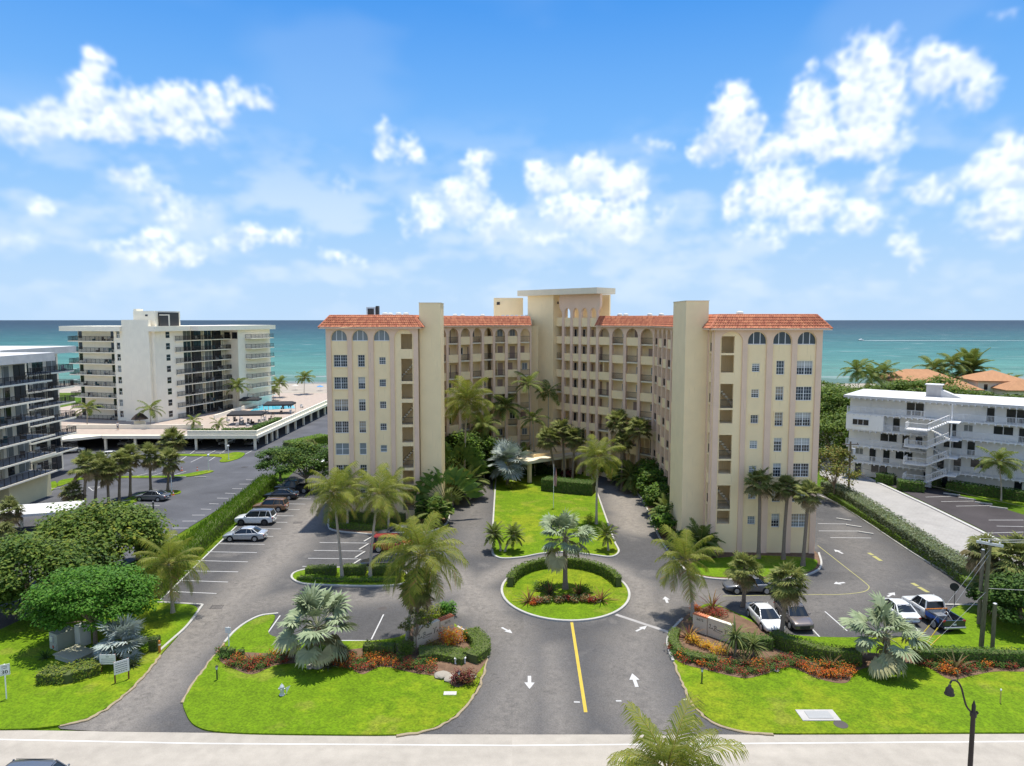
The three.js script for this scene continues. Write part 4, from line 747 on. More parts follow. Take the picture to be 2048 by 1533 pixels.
// near white building with long balconies, at the left edge
{
  const t = thing('balcony_building', 'white flat-roofed building with long black-railed balconies at the left edge', 'building', [0, 0, 0]);
  const mS = std(rgb(.52, .56, .62), .8, { map: plainTex });
  for (let v = 0; v < 2; v++) {
    const wx = v ? -79 : -72, bx = v ? -75.9 : -67.9, z0 = v ? -105.2 : -78, z1 = v ? -122.6 : -104.4, ww = v ? -123.2 : -105;
    part('side_wall', boxG(-112, 0, ww, wx, v ? 20.6 : 20.2, z0 + (v ? -.1 : 0)), mOff, t);
    for (let k = -1; k < 6; k++) {
      const y = k < 0 ? .25 : 3.9 + 2.7 * k + (v ? .12 : 0);
      if (k >= 0) { const s = part('balcony_slab', boxG(wx + .004, y - .24, z1, bx, y, z0), mOff, t); part('slab_finish', boxG(wx + .01, y + .002, z1 + .1, bx - .1, y + .012, z0 - .1), mS, s); railing(s, [[wx + .2, z1 + .12], [bx - .1, z1 + .12], [bx - .1, z0]], y, 1.05, mRail, .15); }
      const n = v ? 5 : 8, span = (z0 - ww) / n;
      for (let b = 0; b < n; b++) {
        const za = z0 - b * span - .5, zb = za - span + 1.0, hh = hash(b + v * 9, k + 8);
        const w = part('sliding_door', boxG(wx - .02, y + .05, zb, wx + .07, y + 2.3, za), hh > .66 ? mCurtain : hh > .3 ? mDarkGlass : mDark, t);
        part('frame', new GB().box(wx + .07, y + .05, (za + zb) / 2 - .04, wx + .11, y + 2.3, (za + zb) / 2 + .04).box(wx + .07, y + 2.22, zb, wx + .11, y + 2.3, za).build(), hh > .5 ? mFrame : mRail, w);
        if (hh > .55 && k >= 0) put(part('balcony_chair', furn, mFurn[b % 3], t), wx + 1.5 + hh, y, za - 1, hh * 9);
      }
      if (k >= 0 && !v) for (let b = 0; b < 3; b++) part('pier', boxG(wx + .12, y, z0 - 5 - b * 8, wx + .6, y + 2.46, z0 - 4.4 - b * 8), mOff, t);
      if (v === 0) part('end_window', boxG(wx - 5.5, y + .4, ww - .06, wx - 1, y + 2.3, ww + .02), mDarkGlass, t);
    }
    part('roof_slab', boxG(-113, v ? 20.602 : 20.202, z1 - .5, bx + .3, v ? 21.7 : 21.4, z0 + (v ? .4 : 0) + (v ? 0 : .3)), mRoofW, t);
  }
  part('base_wall', boxG(-72.3, 0, -104.9, -69.3, 3.2, -96), std(rgb(.72, .66, .42), .9, { map: stuccoTex }), t);
}
// parking deck with columns
{
  const t = thing('parking_deck', 'long low parking deck on slim columns with a pink paved pool terrace', 'parking deck');
  const out = [[-51.6, -141.6], [-82.5, -141.6], [-90, -134], [-120, -134], [-120, -225], [-51.6, -225]];
  part('deck_slab', sheet(out, 3.0, .5), mOff, t); part('terrace_paving', sheet(out.map(([x, z]) => [x < -100 ? x : x - .0, z]).map(([x, z]) => [Math.min(x, -52.2), Math.min(z, -142.2)]), 3.012, .006), mDeck, t);
  part('fascia', boxG(-82.5, 2.35, -141.58, -51.55, 3.0, -141.3), mOff, t); part('fascia', boxG(-51.58, 2.35, -225, -51.3, 3.0, -141.3), mOff, t);
  part('parapet', boxG(-65.5, 3.0, -141.9, -51.55, 3.95, -141.58), mOff, t); part('parapet', boxG(-51.9, 3.0, -225, -51.58, 3.85, -141.91), mOff, t);
  for (const x of [-82.2, -76.2, -70.0, -63.9, -57.8, -52]) for (const z of [-141.9, -152, -163]) put(part('column', boxC(.42, 2.5, .42), mOff, t), x, 0, z);
  for (let k = 1; k < 12; k++) put(part('column', boxC(.42, 2.5, .42), mOff, t), -52, 0, -141.9 - k * 6.7);
  part('rear_wall', boxG(-119, 0, -172, -62, 2.5, -171.6), mOff, t); part('rear_wall', boxG(-62.4, 0, -225, -62, 2.5, -172), mOff, t);
  // pool
  const pw = sheet([[-66.94, 3.04, -180.07].filter((_, i) => i !== 1), [-57.01, 3.04, -185.21].filter((_, i) => i !== 1), [-61.77, 3.04, -197.62].filter((_, i) => i !== 1), [-69.19, 3.04, -197.62].filter((_, i) => i !== 1)], 3.05, .03);
  part('pool_water', pw, std(rgb(.06, .42, .55), .12), t);
  const low = (n, x0, z0, x1, z1, h, m) => part(n, boxG(x0, 3.012, z0, x1, 3.012 + h, z1), m, t);
  low('terrace_wall', -95, -150.3, -66, -150, .9, mOff); low('terrace_wall', -70, -190, -69.7, -165, .9, mOff);
  for (let k = 0; k < 26; k++) put(part('pool_chair', furn, mFurn[k % 2], t), -66 + hash(k, 1) * 12, 3.013, -150 - hash(k, 2) * 45, hash(k, 3) * 6);
}
function awning(label, x, z, w, d, y, h, ry) {
  const t = thing('pool_awning', label, 'awning', [x, y, z], ry, 'black flat awnings on the pool terrace');
  const g = new GB(); g.quad(V(-w / 2, h, d / 2), V(w / 2, h, d / 2), V(w / 2 - .5, h + .55, 0), V(-w / 2 + .5, h + .55, 0)); g.quad(V(w / 2, h, -d / 2), V(-w / 2, h, -d / 2), V(-w / 2 + .5, h + .55, 0), V(w / 2 - .5, h + .55, 0)); g.tri(V(w / 2, h, d / 2), V(w / 2, h, -d / 2), V(w / 2 - .5, h + .55, 0)); g.tri(V(-w / 2, h, -d / 2), V(-w / 2, h, d / 2), V(-w / 2 + .5, h + .55, 0));
  g.box(-w / 2, h - .35, d / 2 - .03, w / 2, h, d / 2).box(-w / 2, h - .35, -d / 2, w / 2, h, -d / 2 + .03).box(-w / 2, h - .35, -d / 2, -w / 2 + .03, h, d / 2).box(w / 2 - .03, h - .35, -d / 2, w / 2, h, d / 2);
  part('fabric_roof', g.build(), std(rgb(.035, .035, .037), .8), t); for (const [a, b] of [[-1, -1], [1, -1], [-1, 1], [1, 1]]) put(part('post', boxC(.12, h - .1, .12), mOff, t), a * (w / 2 - .15), 0, b * (d / 2 - .15));
}
awning('black flat awning over tables on the near pool terrace', -59.21, -157.24, 7.5, 4.5, 3.012, 2.4, .1); awning('black awning beside the swimming pool', -58, -176, 7, 5, 3.012, 2.4, .1); awning('black awning against the tower beyond the pool', -69, -186, 5, 3.6, 3.012, 2.4, .1);
// tiki shelter on the deck
{ const t = thing('thatched_umbrella', 'small dark thatched umbrella on the deck terrace', 'umbrella', [-80.2, 3.012, -151.5]); part('pole', boxC(.14, 2.1, .14), mDoor, t); part('thatch', latheG([[1.7, 1.9], [1.5, 2.2], [.8, 2.9], [.1, 3.3], [0, 3.3]], 14), std(rgb(.05, .038, .03), .95), t); part('counter', boxG(-1.2, 0, -.3, 1.2, 1.5, .2), mOff, t); }

// white gallery block on the right
{
  const L = 46, F = frame(56.2, -118.0, 91.8, -88.8), t = thing('gallery_block', 'white flat-roofed apartment block with open galleries and an outside stair', 'building', [F.x, 0, F.z], F.a);
  const mG = std(rgb(.86, .84, .80), .9, { map: stuccoTex }), mGW = std(rgb(.78, .77, .75), .8, { map: plainTex }), mShut = std(rgb(.80, .78, .74), .8);
  part('rear_wall', boxG(0, 0, -12, L, 13.3, -1.6), mG, t);
  part('roof_slab', boxG(-.6, 13.302, -13, L + 1, 13.7, .35), mRoofW, t);
  const joist = (y, x0, x1) => { const g = new GB(); for (let x = x0; x < x1; x += .85) g.box(x, y - .2, -1.5, x + .16, y - .001, .46); const m = part('joist_ends', g.build(), mGW, t); m.userData.kind = 'stuff'; };
  joist(13.3, .1, L);
  for (let k = 1; k <= 4; k++) {
    const y = 2.7 * k; part('gallery_slab', boxG(0, y - .16, -1.595, L, y, .3), mGW, t); joist(y - .162, .2, L);
    railing(t, [[.05, .22], [11.4, .22]], y, 1.05, mGW, .17, .022); railing(t, [[15.2, .22], [L, .22]], y, 1.05, mGW, .17, .022);
  }
  part('corner_room', boxG(-.05, 8.11, -1.5, 5.6, 10.63, .36), mG, t); { const w = part('window', boxG(1.0, 8.9, .36, 3.4, 9.8, .39), mDarkGlass, t); part('frame', new GB().box(1.75, 8.9, .39, 1.82, 9.8, .42).box(2.55, 8.9, .39, 2.62, 9.8, .42).box(1.0, 8.82, .36, 3.4, 8.9, .5).box(1, 9.8, .36, 3.4, 9.9, .55).build(), mGW, w); }
  for (let k = 0; k <= 4; k++) for (let x = 1.2, j = 0; x < L - 2; j++) {
    const y = 2.7 * k, h = hash(j + 3, k + 50); let w = 1;
    if (h < .22) { w = .95; const d = part('door', boxG(x, y + .02, -1.6, x + w, y + 2.1, -1.53), mDarkGlass, t); part('frame', new GB().box(x - .06, y, -1.6, x, y + 2.16, -1.5).box(x + w, y, -1.6, x + w + .06, y + 2.16, -1.5).box(x, y + 2.1, -1.6, x + w, y + 2.16, -1.5).build(), mGW, d); }
    else if (h < .42) { w = 2.4; const yb = k === 4 ? .1 : .9; const d = part('window', boxG(x, y + yb, -1.6, x + w, y + 2.1, -1.54), mDarkGlass, t); part('frame', new GB().box(x + w / 2 - .05, y + yb, -1.54, x + w / 2 + .05, y + 2.1, -1.49).box(x - .05, y + yb - .08, -1.6, x + w + .05, y + yb, -1.48).build(), mGW, d); }
    else if (h < .62) { w = 1.1; const d = part('window', boxG(x, y + 1.0, -1.6, x + w, y + 1.9, -1.54), h < .52 ? mDarkGlass : mCurtain, t); part('frame', new GB().box(x + w / 2 - .04, y + 1, -1.54, x + w / 2 + .04, y + 1.9, -1.49).box(x - .05, y + .92, -1.6, x + w + .05, y + 1, -1.48).build(), mGW, d); }
    else if (h < .8) { w = 2.2; part('shutter', boxG(x, y + .85, -1.6, x + w, y + 2.05, -1.52), mShut, t); }
    x += w + .7 + hash(j, k) * .9;
  }
  // outside stair: landings and flights
  part('stair_post', boxG(15.0, 0, .36, 15.2, 13.3, .56), mGW, t); part('stair_post', boxG(12.0, 0, .4, 12.9, 9.5, .8), mG, t);
  for (let k = 0; k < 4; k++) {
    const y = 2.7 * k + 1.15; const ld = part('stair_landing', boxG(9.2, y - .15, .5, 12.3, y, 3.3), mGW, t); railing(ld, [[9.3, .6], [9.3, 3.2], [12.3, 3.2]], y, 1.0, mGW, .2, .022);
    const g = new GB(), n = 9; for (let i = 0; i < n; i++) { const x = 12.3 + (15 - 12.3) * i / n, yy = y + (2.7 * (k + 1) - y) * (i + 1) / n; g.box(x, yy - .12, 1.9, x + .32, yy, 3.2); } const f1 = part('stair_flight', g.build(), mGW, t);
    const sr = new GB(); for (const z of [1.92, 3.2]) { sr.tube([V(12.3, y + 1, z), V(15, 2.7 * (k + 1) + 1, z)], [.05, .05], 4); sr.tube([V(12.3, y - .1, z), V(15, 2.7 * (k + 1) - .1, z)], [.09, .09], 4); for (let i = 0; i <= 12; i++) { const x = 12.3 + 2.7 * i / 12, yy = lerp(y, 2.7 * (k + 1), i / 12); sr.box(x - .022, yy, z - .022, x + .022, yy + 1, z + .022); } } part('stair_railing', sr.build(), mGW, f1);
    part('stair_bridge', boxG(15.02, 2.7 * (k + 1) - .15, .3, 16.4, 2.7 * (k + 1), 3.25), mGW, t);
    if (k) { const g2 = new GB(); for (let i = 0; i < 8; i++) { const x = 12.3 + 2.6 * i / 8, yy = lerp(2.7 * k, y, 1 - i / 8); g2.box(x, yy - .12, .6, x + .34, yy, 1.8); } part('stair_flight', g2.build(), mGW, t); }
  }
  const ch = part('chimney', boxG(10.5, 13.7, -7, 12.6, 15.6, -5.6), std(rgb(.46, .44, .42), .95, { map: plainTex }), t); part('chimney_cap', boxG(10.3, 15.602, -7.2, 12.8, 15.75, -5.4), mGW, ch);
  { const g = new GB(); g.quad(V(12.602, 13.71, -5.6), V(15.6, 13.71, -5.6), V(12.602, 14.9, -5.6), V(12.602, 14.9, -5.6)); g.quad(V(12.602, 14.9, -5.6), V(15.6, 13.71, -5.6), V(15.6, 13.71, -7), V(12.602, 14.9, -7)); part('chimney_saddle', g.build(), mRoofW, t); }
}
// tiled-roof villa near the beach
{
  const t = thing('beach_villa', 'cream villa with spreading orange tiled roofs near the beach', 'house', [120, 0, -200], -.18);
  const mO = std(rgb(.43, .225, .115), .85, { map: plainTex }), mV = std(rgb(.74, .66, .54), .9, { map: stuccoTex });
  const hip = (x0, z0, x1, z1, y, h, oh = .8) => { x0 -= oh; x1 += oh; z0 -= oh; z1 += oh; const g = new GB(), lx = x1 - x0, lz = z1 - z0, zc = (z0 + z1) / 2, xc = (x0 + x1) / 2; const along = lx > lz, a = along ? V(x0 + lz / 2, y + h, zc) : V(xc, y + h, z0 + lx / 2), b = along ? V(x1 - lz / 2, y + h, zc) : V(xc, y + h, z1 - lx / 2), A = V(x0, y, z1), B = V(x1, y, z1), C = V(x1, y, z0), D = V(x0, y, z0);
    if (along) { g.quad(A, B, b, a); g.quad(C, D, a, b); g.tri(B, C, b); g.tri(D, A, a); } else { g.quad(B, C, a, b); g.quad(D, A, b, a); g.tri(A, B, b); g.tri(C, D, a); } g.box(x0, y - .25, z0, x1, y - .01, z1); return g.build(); };
  const vol = (x0, z0, x1, z1, y, h) => { part('wall', boxG(x0, 0, z0, x1, y - .25, z1), mV, t); part('hip_roof', hip(x0, z0, x1, z1, y, h), mO, t); for (let x = x0 + 1.5; x < x1 - 1; x += 3.2) { const w = part('window', boxG(x, y - 2.6, z1, x + .9, y - 1.0, z1 + .05), mDarkGlass, t); part('frame', boxG(x - .08, y - 2.7, z1, x + .98, y - 2.6, z1 + .1), mFrame, w); } };
  vol(-12, -12, 6, 0, 9.0, 2.9); vol(-6, 0.05, 8, 8, 7.4, 2.4); vol(10, -10, 22, 2, 9.4, 2.6); vol(14, 2.05, 26, 10, 7.6, 2.6); vol(26.5, -6, 38, 5, 6.8, 2.0); vol(30, 5.05, 42, 12, 5.4, 1.8);
  const bay = part('bay_window', boxG(19, 2, 10.002, 23, 6.8, 11.2), std(rgb(.42, .55, .60), .6), t); for (let k = 0; k < 3; k++) part('pane', boxG(19.3 + k * 1.25, 4.6, 11.2, 20.3 + k * 1.25, 6.5, 11.24), mDarkGlass, bay);
}
// small cottage behind the right wing
{ const t = thing('cottage', 'small pale cottage with a low pitched roof beyond the right wing', 'house', [59, 0, -141], .15); part('wall', boxG(-7, 0, -10, 2, 7.2, 0), mOff, t); const g = new GB(); g.quad(V(-7.6, 7.3, .6), V(2.6, 7.3, .6), V(2.6, 9.0, -5), V(-7.6, 9.0, -5)); g.quad(V(2.6, 7.3, -10.6), V(-7.6, 7.3, -10.6), V(-7.6, 9.0, -5), V(2.6, 9.0, -5)); g.tri(V(2.6, 7.3, .6), V(2.6, 7.3, -10.6), V(2.6, 9.0, -5)); g.tri(V(-7.6, 7.3, -10.6), V(-7.6, 7.3, .6), V(-7.6, 9.0, -5)); part('roof', g.build(), std(rgb(.56, .42, .36), .9, { map: plainTex }), t); for (const x of [-5, -2, .4]) { const w = part('window', boxG(x, 4.6, 0, x + .9, 6.2, .06), mDarkGlass, t); part('frame', boxG(x - .08, 4.5, 0, x + .98, 4.6, .12), mFrame, w); } part('lower_wing', boxG(2.01, 0, -8, 9, 3.0, -1), mOff, t); part('lower_roof', boxG(2.0, 3.002, -8.4, 9.3, 3.3, -.6), std(rgb(.62, .44, .36), .9, { map: plainTex }), t); }
// white flat carport at the left edge
{ const t = thing('carport', 'white flat-roofed carport with arched brackets at the left edge', 'carport', [-58.53, 0, -86.53], .3); part('roof', boxG(-7, 2.5, -3, 4.0, 2.8, 2.4), mRoofW, t); for (const [x, z] of [[3.4, 1.9], [3.4, -2.4], [-3, 1.9], [-3, -2.4]]) put(part('post', boxC(.3, 2.498, .3), mOff, t), x, 0, z); for (const x of [1.2, 3.0]) part('bracket', new GB().tube([V(x, 1.6, 2.2), V(x + .1, 2.2, 2.2), V(x + .5, 2.48, 2.2)], [.07, .07, .07], 5).build(), mOff, t); }

// ---------------------------------------------------------------- plants
const barkTex = texGen(256, (u, v) => { const r = Math.abs(Math.sin(v * Math.PI * 12 + (vnoise(u * 6, v * 12) - .5) * 1.5)), f = fbm(u * 10, v * 24, 4); const b = .55 + .35 * f + .3 * r; return [.46 * b, .39 * b, .31 * b]; }, 0);
barkTex.repeat.set(1, .8);
const mBark = std(rgb(1, 1, 1), .95, { map: barkTex, bumpMap: barkTex, bumpScale: .03 });
const mBarkDark = std(rgb(.55, .5, .47), .95, { map: barkTex, bumpMap: barkTex, bumpScale: .03 });
const mLeaf = leafMat(), mLeafWax = leafMat({ roughness: .7 }), mSilver = leafMat({ roughness: .75, transmission: .15 });
const mStem = std(rgb(.18, .17, .05), .8), mDeadLeaf = leafMat({ roughness: .9, transmission: .1 });
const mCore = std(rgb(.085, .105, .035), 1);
const mixC = (a, b, t) => rgb(lerp(a[0], b[0], t), lerp(a[1], b[1], t), lerp(a[2], b[2], t));

// a feather frond with its elevation built in; x runs outward
function feather(seed, el, droop, o = {}) {
  const L = o.L || 4.2, n = o.n || 36, leaf = o.leaf || .95, r = rng(seed), g = new GB(true), N = 12, pts = [], rad = [];
  let x = 0, y = 0, z = 0; const bend = (r() - .5) * .35;
  for (let k = 0; k <= N; k++) { pts.push(V(x, y, z)); rad.push(lerp(o.rr || .05, .008, k / N)); const a = el - droop * Math.pow((k + .5) / N, 1.35), s = L / N; x += Math.cos(a) * s; y += Math.sin(a) * s; z += bend * s * k / N; }
  const c0 = o.c0 || [.085, .155, .018], c1 = o.c1 || [.29, .29, .035], cr = o.cr || [.36, .32, .08];
  g.tube(pts, rad, 4, rgb(...cr), false);
  const curve = t => { const q = t * N, i = Math.min(N - 1, Math.floor(q)); return pts[i].clone().lerp(pts[i + 1], q - i); };
  const old = o.old || 0;
  for (let k = 0; k < n; k++) for (const sd of [-1, 1]) {
    const t = (o.t0 || .15) + (1 - (o.t0 || .15)) * (k + r() * .6) / n; if (t > 1) continue;
    const P = curve(t), Q = curve(Math.min(1, t + .03)), fw = Q.sub(P).lengthSq() > 1e-8 ? Q.normalize() : V(1, -.5, 0).normalize(), side = V(0, 0, 1).multiplyScalar(sd);
    if (r() < .07) continue; const len = leaf * (.55 + .75 * Math.sin(Math.PI * Math.min(1, .18 + t * .75))) * (.85 + .3 * r()) * (t > .9 ? .7 : 1), hang = (o.hang || .55) * (.7 + .6 * r());
    const d1 = side.clone().multiplyScalar(.85).addScaledVector(fw, .55 + .4 * t).add(V(0, .18 - hang * .3, 0)).normalize(), d2 = d1.clone().add(V(0, -hang * 1.5, 0)).normalize();
    const w = (o.w || .055) * (.8 + .4 * r()), M = P.clone().addScaledVector(d1, len * .5), E = M.clone().addScaledVector(d2, len * .5);
    const wv = fw.clone().multiplyScalar(w), col = mixC(c0, c1, Math.min(1, r() * .8 + t * .35)); if (r() < old) col.setRGB(.25 + r() * .1, .17 + r() * .06, .06);
    g.quad(P.clone().sub(wv), P.clone().add(wv), M.clone().add(wv), M.clone().sub(wv), col);
    g.tri(M.clone().sub(wv), M.clone().add(wv), E, col.clone().multiplyScalar(1.08));
  }
  return g.build();
}
// a fan leaf on its stalk; x runs outward
function fan(seed, el, o = {}) {
  const r = rng(seed), g = new GB(true), st = o.stalk || 1.0, R = o.R || .85, n = o.n || 24, spread = o.spread || 2.3, c0 = o.c0 || [.07, .105, .03], c1 = o.c1 || [.13, .16, .05];
  const dir = V(Math.cos(el), Math.sin(el), 0), tip = dir.clone().multiplyScalar(st).add(V(0, -st * .12, 0));
  g.tube([V(0, 0, 0), dir.clone().multiplyScalar(st * .55), tip], [.028 * (o.k || 1), .022 * (o.k || 1), .016 * (o.k || 1)], 3, rgb(...(o.cs || [.16, .17, .06])), false);
  const e2 = el - .35, fw = V(Math.cos(e2), Math.sin(e2), 0), sd = V(0, 0, 1), up = V(-Math.sin(e2), Math.cos(e2), 0);
  for (let k = 0; k < n; k++) {
    const ph = ((k + .5 + (r() - .5) * .5) / n - .5) * 2 * spread, len = R * (.82 + .18 * Math.cos(ph * .6)) * (.88 + .24 * r());
    const d = fw.clone().multiplyScalar(Math.cos(ph)).addScaledVector(sd, Math.sin(ph)).addScaledVector(up, (o.cup || .22) + .12 * (k % 2) - .12 * Math.abs(ph)).normalize();
    const dr = (o.dr || .5) * (.6 + .8 * r()), M = tip.clone().addScaledVector(d, len * .58), d2 = d.clone().add(V(0, -dr, 0)).normalize(), E = M.clone().addScaledVector(d2, len * .42);
    const perp = d.clone().cross(up).normalize(), w = R * spread / n * (o.wf || .72), col = mixC(c0, c1, r());
    g.quad(tip.clone().addScaledVector(perp, -w * .12), tip.clone().addScaledVector(perp, w * .12), M.clone().addScaledVector(perp, w).addScaledVector(up, .03), M.clone().addScaledVector(perp, -w).addScaledVector(up, -.03), col);
    g.tri(M.clone().addScaledVector(perp, -w).addScaledVector(up, -.03), M.clone().addScaledVector(perp, w).addScaledVector(up, .03), E, col.clone().multiplyScalar(1.05));
  }
  return g.build();
}
const D2R = Math.PI / 180;
const KINDS = {
  coconut: { rings: [[68, .75, 4, 0], [48, 1.05, 5, 0], [26, 1.3, 6, 0], [2, 1.25, 6, .05], [-28, .95, 5, .22]], o: { L: 3.9, n: 40, leaf: 1.15, w: .03, hang: .8 }, trunk: [.15, .13, .11] },
  royal: { rings: [[60, .9, 3, 0], [35, 1.3, 4, 0], [10, 1.3, 4, 0], [-12, 1.0, 2, .05]], o: { L: 2.5, n: 30, leaf: .65, w: .036, hang: .6, c0: [.10, .16, .03], c1: [.20, .235, .045] }, trunk: [.10, .08, .07] },
  date: { rings: [[72, .6, 5, 0], [50, .8, 7, 0], [28, 1.0, 8, 0], [5, 1.0, 8, 0], [-22, .7, 6, .1]], o: { L: 2.2, n: 34, leaf: .45, w: .035, hang: .25, c0: [.10, .155, .026], c1: [.17, .205, .04] }, trunk: [.11, .10, .09] },
};
for (const [kn, K] of Object.entries(KINDS)) { let s = kn.length * 100; K.geos = K.rings.map(([el, dr, n, old]) => [0, 1].map(() => feather(s++, el * D2R, dr, { ...K.o, old }))); }
const FANS = {};
function fanKind(name, els, o) { let s = name.length * 37; FANS[name] = els.map(([el, n, oo]) => ({ n, geos: [0, 1].map(() => fan(s++, el * D2R, { ...o, ...oo })), dead: oo && oo.dead })); }
fanKind('cabbage', [[78, 4], [52, 7], [28, 9], [4, 9], [-22, 7, { c0: [.15, .16, .05], c1: [.27, .23, .09] }], [-48, 4, { c0: [.22, .16, .08], c1: [.36, .27, .15], dead: 1 }]], { R: .92, stalk: 1.0, n: 26, dr: .55, c0: [.14, .185, .04], c1: [.30, .30, .085] });
fanKind('shaggy', [[78, 4], [50, 6], [25, 7], [0, 8, { c0: [.13, .12, .045], c1: [.20, .16, .07] }], [-28, 8, { c0: [.22, .16, .08], c1: [.34, .25, .14], dead: 1 }], [-55, 8, { c0: [.22, .15, .08], c1: [.32, .22, .12], dead: 1 }]], { R: .9, stalk: .85, n: 24, dr: .9, c0: [.13, .165, .042], c1: [.26, .26, .085] });
fanKind('silver', [[80, 3], [58, 4], [36, 5], [10, 5], [-14, 4, { dr: 1.1, c0: [.24, .26, .14], c1: [.36, .37, .20] }], [-36, 4, { dr: 1.6, c0: [.30, .28, .14], c1: [.42, .38, .20] }]], { R: 1.25, stalk: 1.75, n: 28, dr: .5, cup: .16, k: 1.6, wf: 1.0, c0: [.19, .24, .13], c1: [.33, .375, .22], cs: [.40, .40, .24] });
fanKind('pale', [[76, 4], [50, 6], [24, 7], [-4, 6], [-30, 4]], { R: 1.35, stalk: 1.15, n: 34, dr: .3, cup: .3, k: 1.6, wf: .6, c0: [.26, .31, .28], c1: [.42, .46, .42], cs: [.40, .40, .33] });

function trunkOf(t, h, lean, r0, r1, mat, bow = .25, n = 9) {
  const pts = [], rad = []; for (let k = 0; k <= n; k++) { const s = k / n; pts.push(V(lean[0] * Math.pow(s, 1.5) + Math.sin(s * Math.PI) * bow * .35, s * h - (k ? 0 : .05), lean[1] * Math.pow(s, 1.5))); rad.push(lerp(r0, r1, s) + (k === 0 ? r0 * .55 : k === 1 ? r0 * .12 : 0)); }
  part('trunk', new GB().tube(pts, rad, 9).build(), mat, t); return pts[n];
}
function featherPalm(kind, name, label, [x, z, h, lx], o = {}) {
  const K = KINDS[kind], t = thing(name, label, 'palm tree', [x, o.y || .1, z], 0, o.group), r = rng(o.seed || Math.round(x * 97 + z * 31) + 5000), s = o.s || 1;
  const top = trunkOf(t, h - (o.y || .1), [lx, o.lz || 0], K.trunk[0] * (o.tr || 1), K.trunk[2] * (o.tr || 1), o.bark || mBark, o.bow ?? (r() - .5) * .8);
  K.rings.forEach(([el, dr, n, old], k) => { const m = Math.round(n * (o.full || 1)), a0 = r() * 6.28; for (let i = 0; i < m; i++) { const f = part('frond', K.geos[k][i % 2], mLeaf, t); f.position.copy(top).add(V(0, -.06 * k, 0)); f.rotation.y = a0 + (i + (r() - .5) * .6) / m * Math.PI * 2; f.scale.setScalar(s * (.85 + .3 * r())); } });
  if (kind === 'coconut' && o.nuts !== false) { const ng = new THREE.SphereGeometry(.13, 8, 6); for (let i = 0; i < 6; i++) { const a = i * 1.05 + r(), c = part('coconut', ng, o.nutMat || mNut, t); c.position.copy(top).add(V(Math.cos(a) * .24 * s, -.3 - (i % 2) * .15, Math.sin(a) * .24 * s)); c.scale.set(1, 1.2, 1); } }
  if (kind === 'royal') part('crownshaft', new GB().tube([top.clone().add(V(0, -.9, 0)), top.clone().add(V(0, -.3, 0)), top.clone()], [.1, .11, .06], 8).build(), std(rgb(.14, .19, .05), .5), t);
  return t;
}
const mNut = std(rgb(.20, .17, .04), .6);
function fanPalm(kind, name, label, [x, z, h, lx], o = {}) {
  const t = thing(name, label, 'palm tree', [x, o.y || .1, z], 0, o.group), r = rng(Math.round(x * 83 + z * 57) + 9000), s = o.s || 1;
  const top = trunkOf(t, h - (o.y || .1), [lx, 0], (kind === 'silver' || kind === 'pale' ? .24 : .19) * (o.tr || 1), (kind === 'silver' || kind === 'pale' ? .21 : .165) * (o.tr || 1), o.bark || mBarkDark, (r() - .5) * .3);
  const boots = new GB(); for (let i = 0; i < 16; i++) { const a = i * 2.4, y = -.08 - i * .05; boots.tube([top.clone().add(V(Math.cos(a) * .12, y, Math.sin(a) * .12)), top.clone().add(V(Math.cos(a) * .34, y + .22, Math.sin(a) * .34))], [.06, .03], 4); } part('leaf_bases', boots.build(), mBarkDark, t);
  FANS[kind].forEach((F, k) => { const m = Math.round(F.n * (o.full || 1)), a0 = r() * 6.28; for (let i = 0; i < m; i++) { const f = part('fan_leaf', F.geos[i % 2], F.dead ? mDeadLeaf : kind === 'silver' || kind === 'pale' ? mSilver : mLeaf, t); f.position.copy(top).add(V(0, .1 - .07 * k, 0)); f.rotation.order = 'YXZ'; f.rotation.set((r() - .5) * .7, a0 + (i + (r() - .5) * .8) / m * Math.PI * 2, (r() - .5) * .5); f.position.y += (r() - .5) * .35; f.scale.setScalar(s * (.85 + .3 * r())); } });
  return t;
}
// broad-leaved crown: leaves gathered in clumps
function leafClump(g, r, c, rad, n, size, pal) {
  for (let i = 0; i < n; i++) {
    const u = r() * 2 - 1, a = r() * 6.2832, q = Math.sqrt(1 - u * u), d = V(q * Math.cos(a), u, q * Math.sin(a)), rr = Math.pow(r(), .4), P = c.clone().add(V(d.x * rad[0] * rr, d.y * rad[1] * rr, d.z * rad[2] * rr));
    const nrm = d.clone().multiplyScalar(.6).add(V((r() - .5) * 1.3, .9 + (r() - .5), (r() - .5) * 1.3)).normalize(), t1 = nrm.clone().cross(V(r() - .5, r() - .5, r() - .5)).normalize(), t2 = nrm.clone().cross(t1), s = size * (.65 + .7 * r());
    const pi = pal[Math.floor(r() * pal.length)], b = .8 + .4 * r(), col = rgb(pi[0] * b, pi[1] * b, pi[2] * b);
    g.quad(P.clone().addScaledVector(t1, -s * .5), P.clone().addScaledVector(t2, -s * .3).addScaledVector(nrm, s * .05), P.clone().addScaledVector(t1, s * .5), P.clone().addScaledVector(t2, s * .3).addScaledVector(nrm, s * .05), col);
  }
}
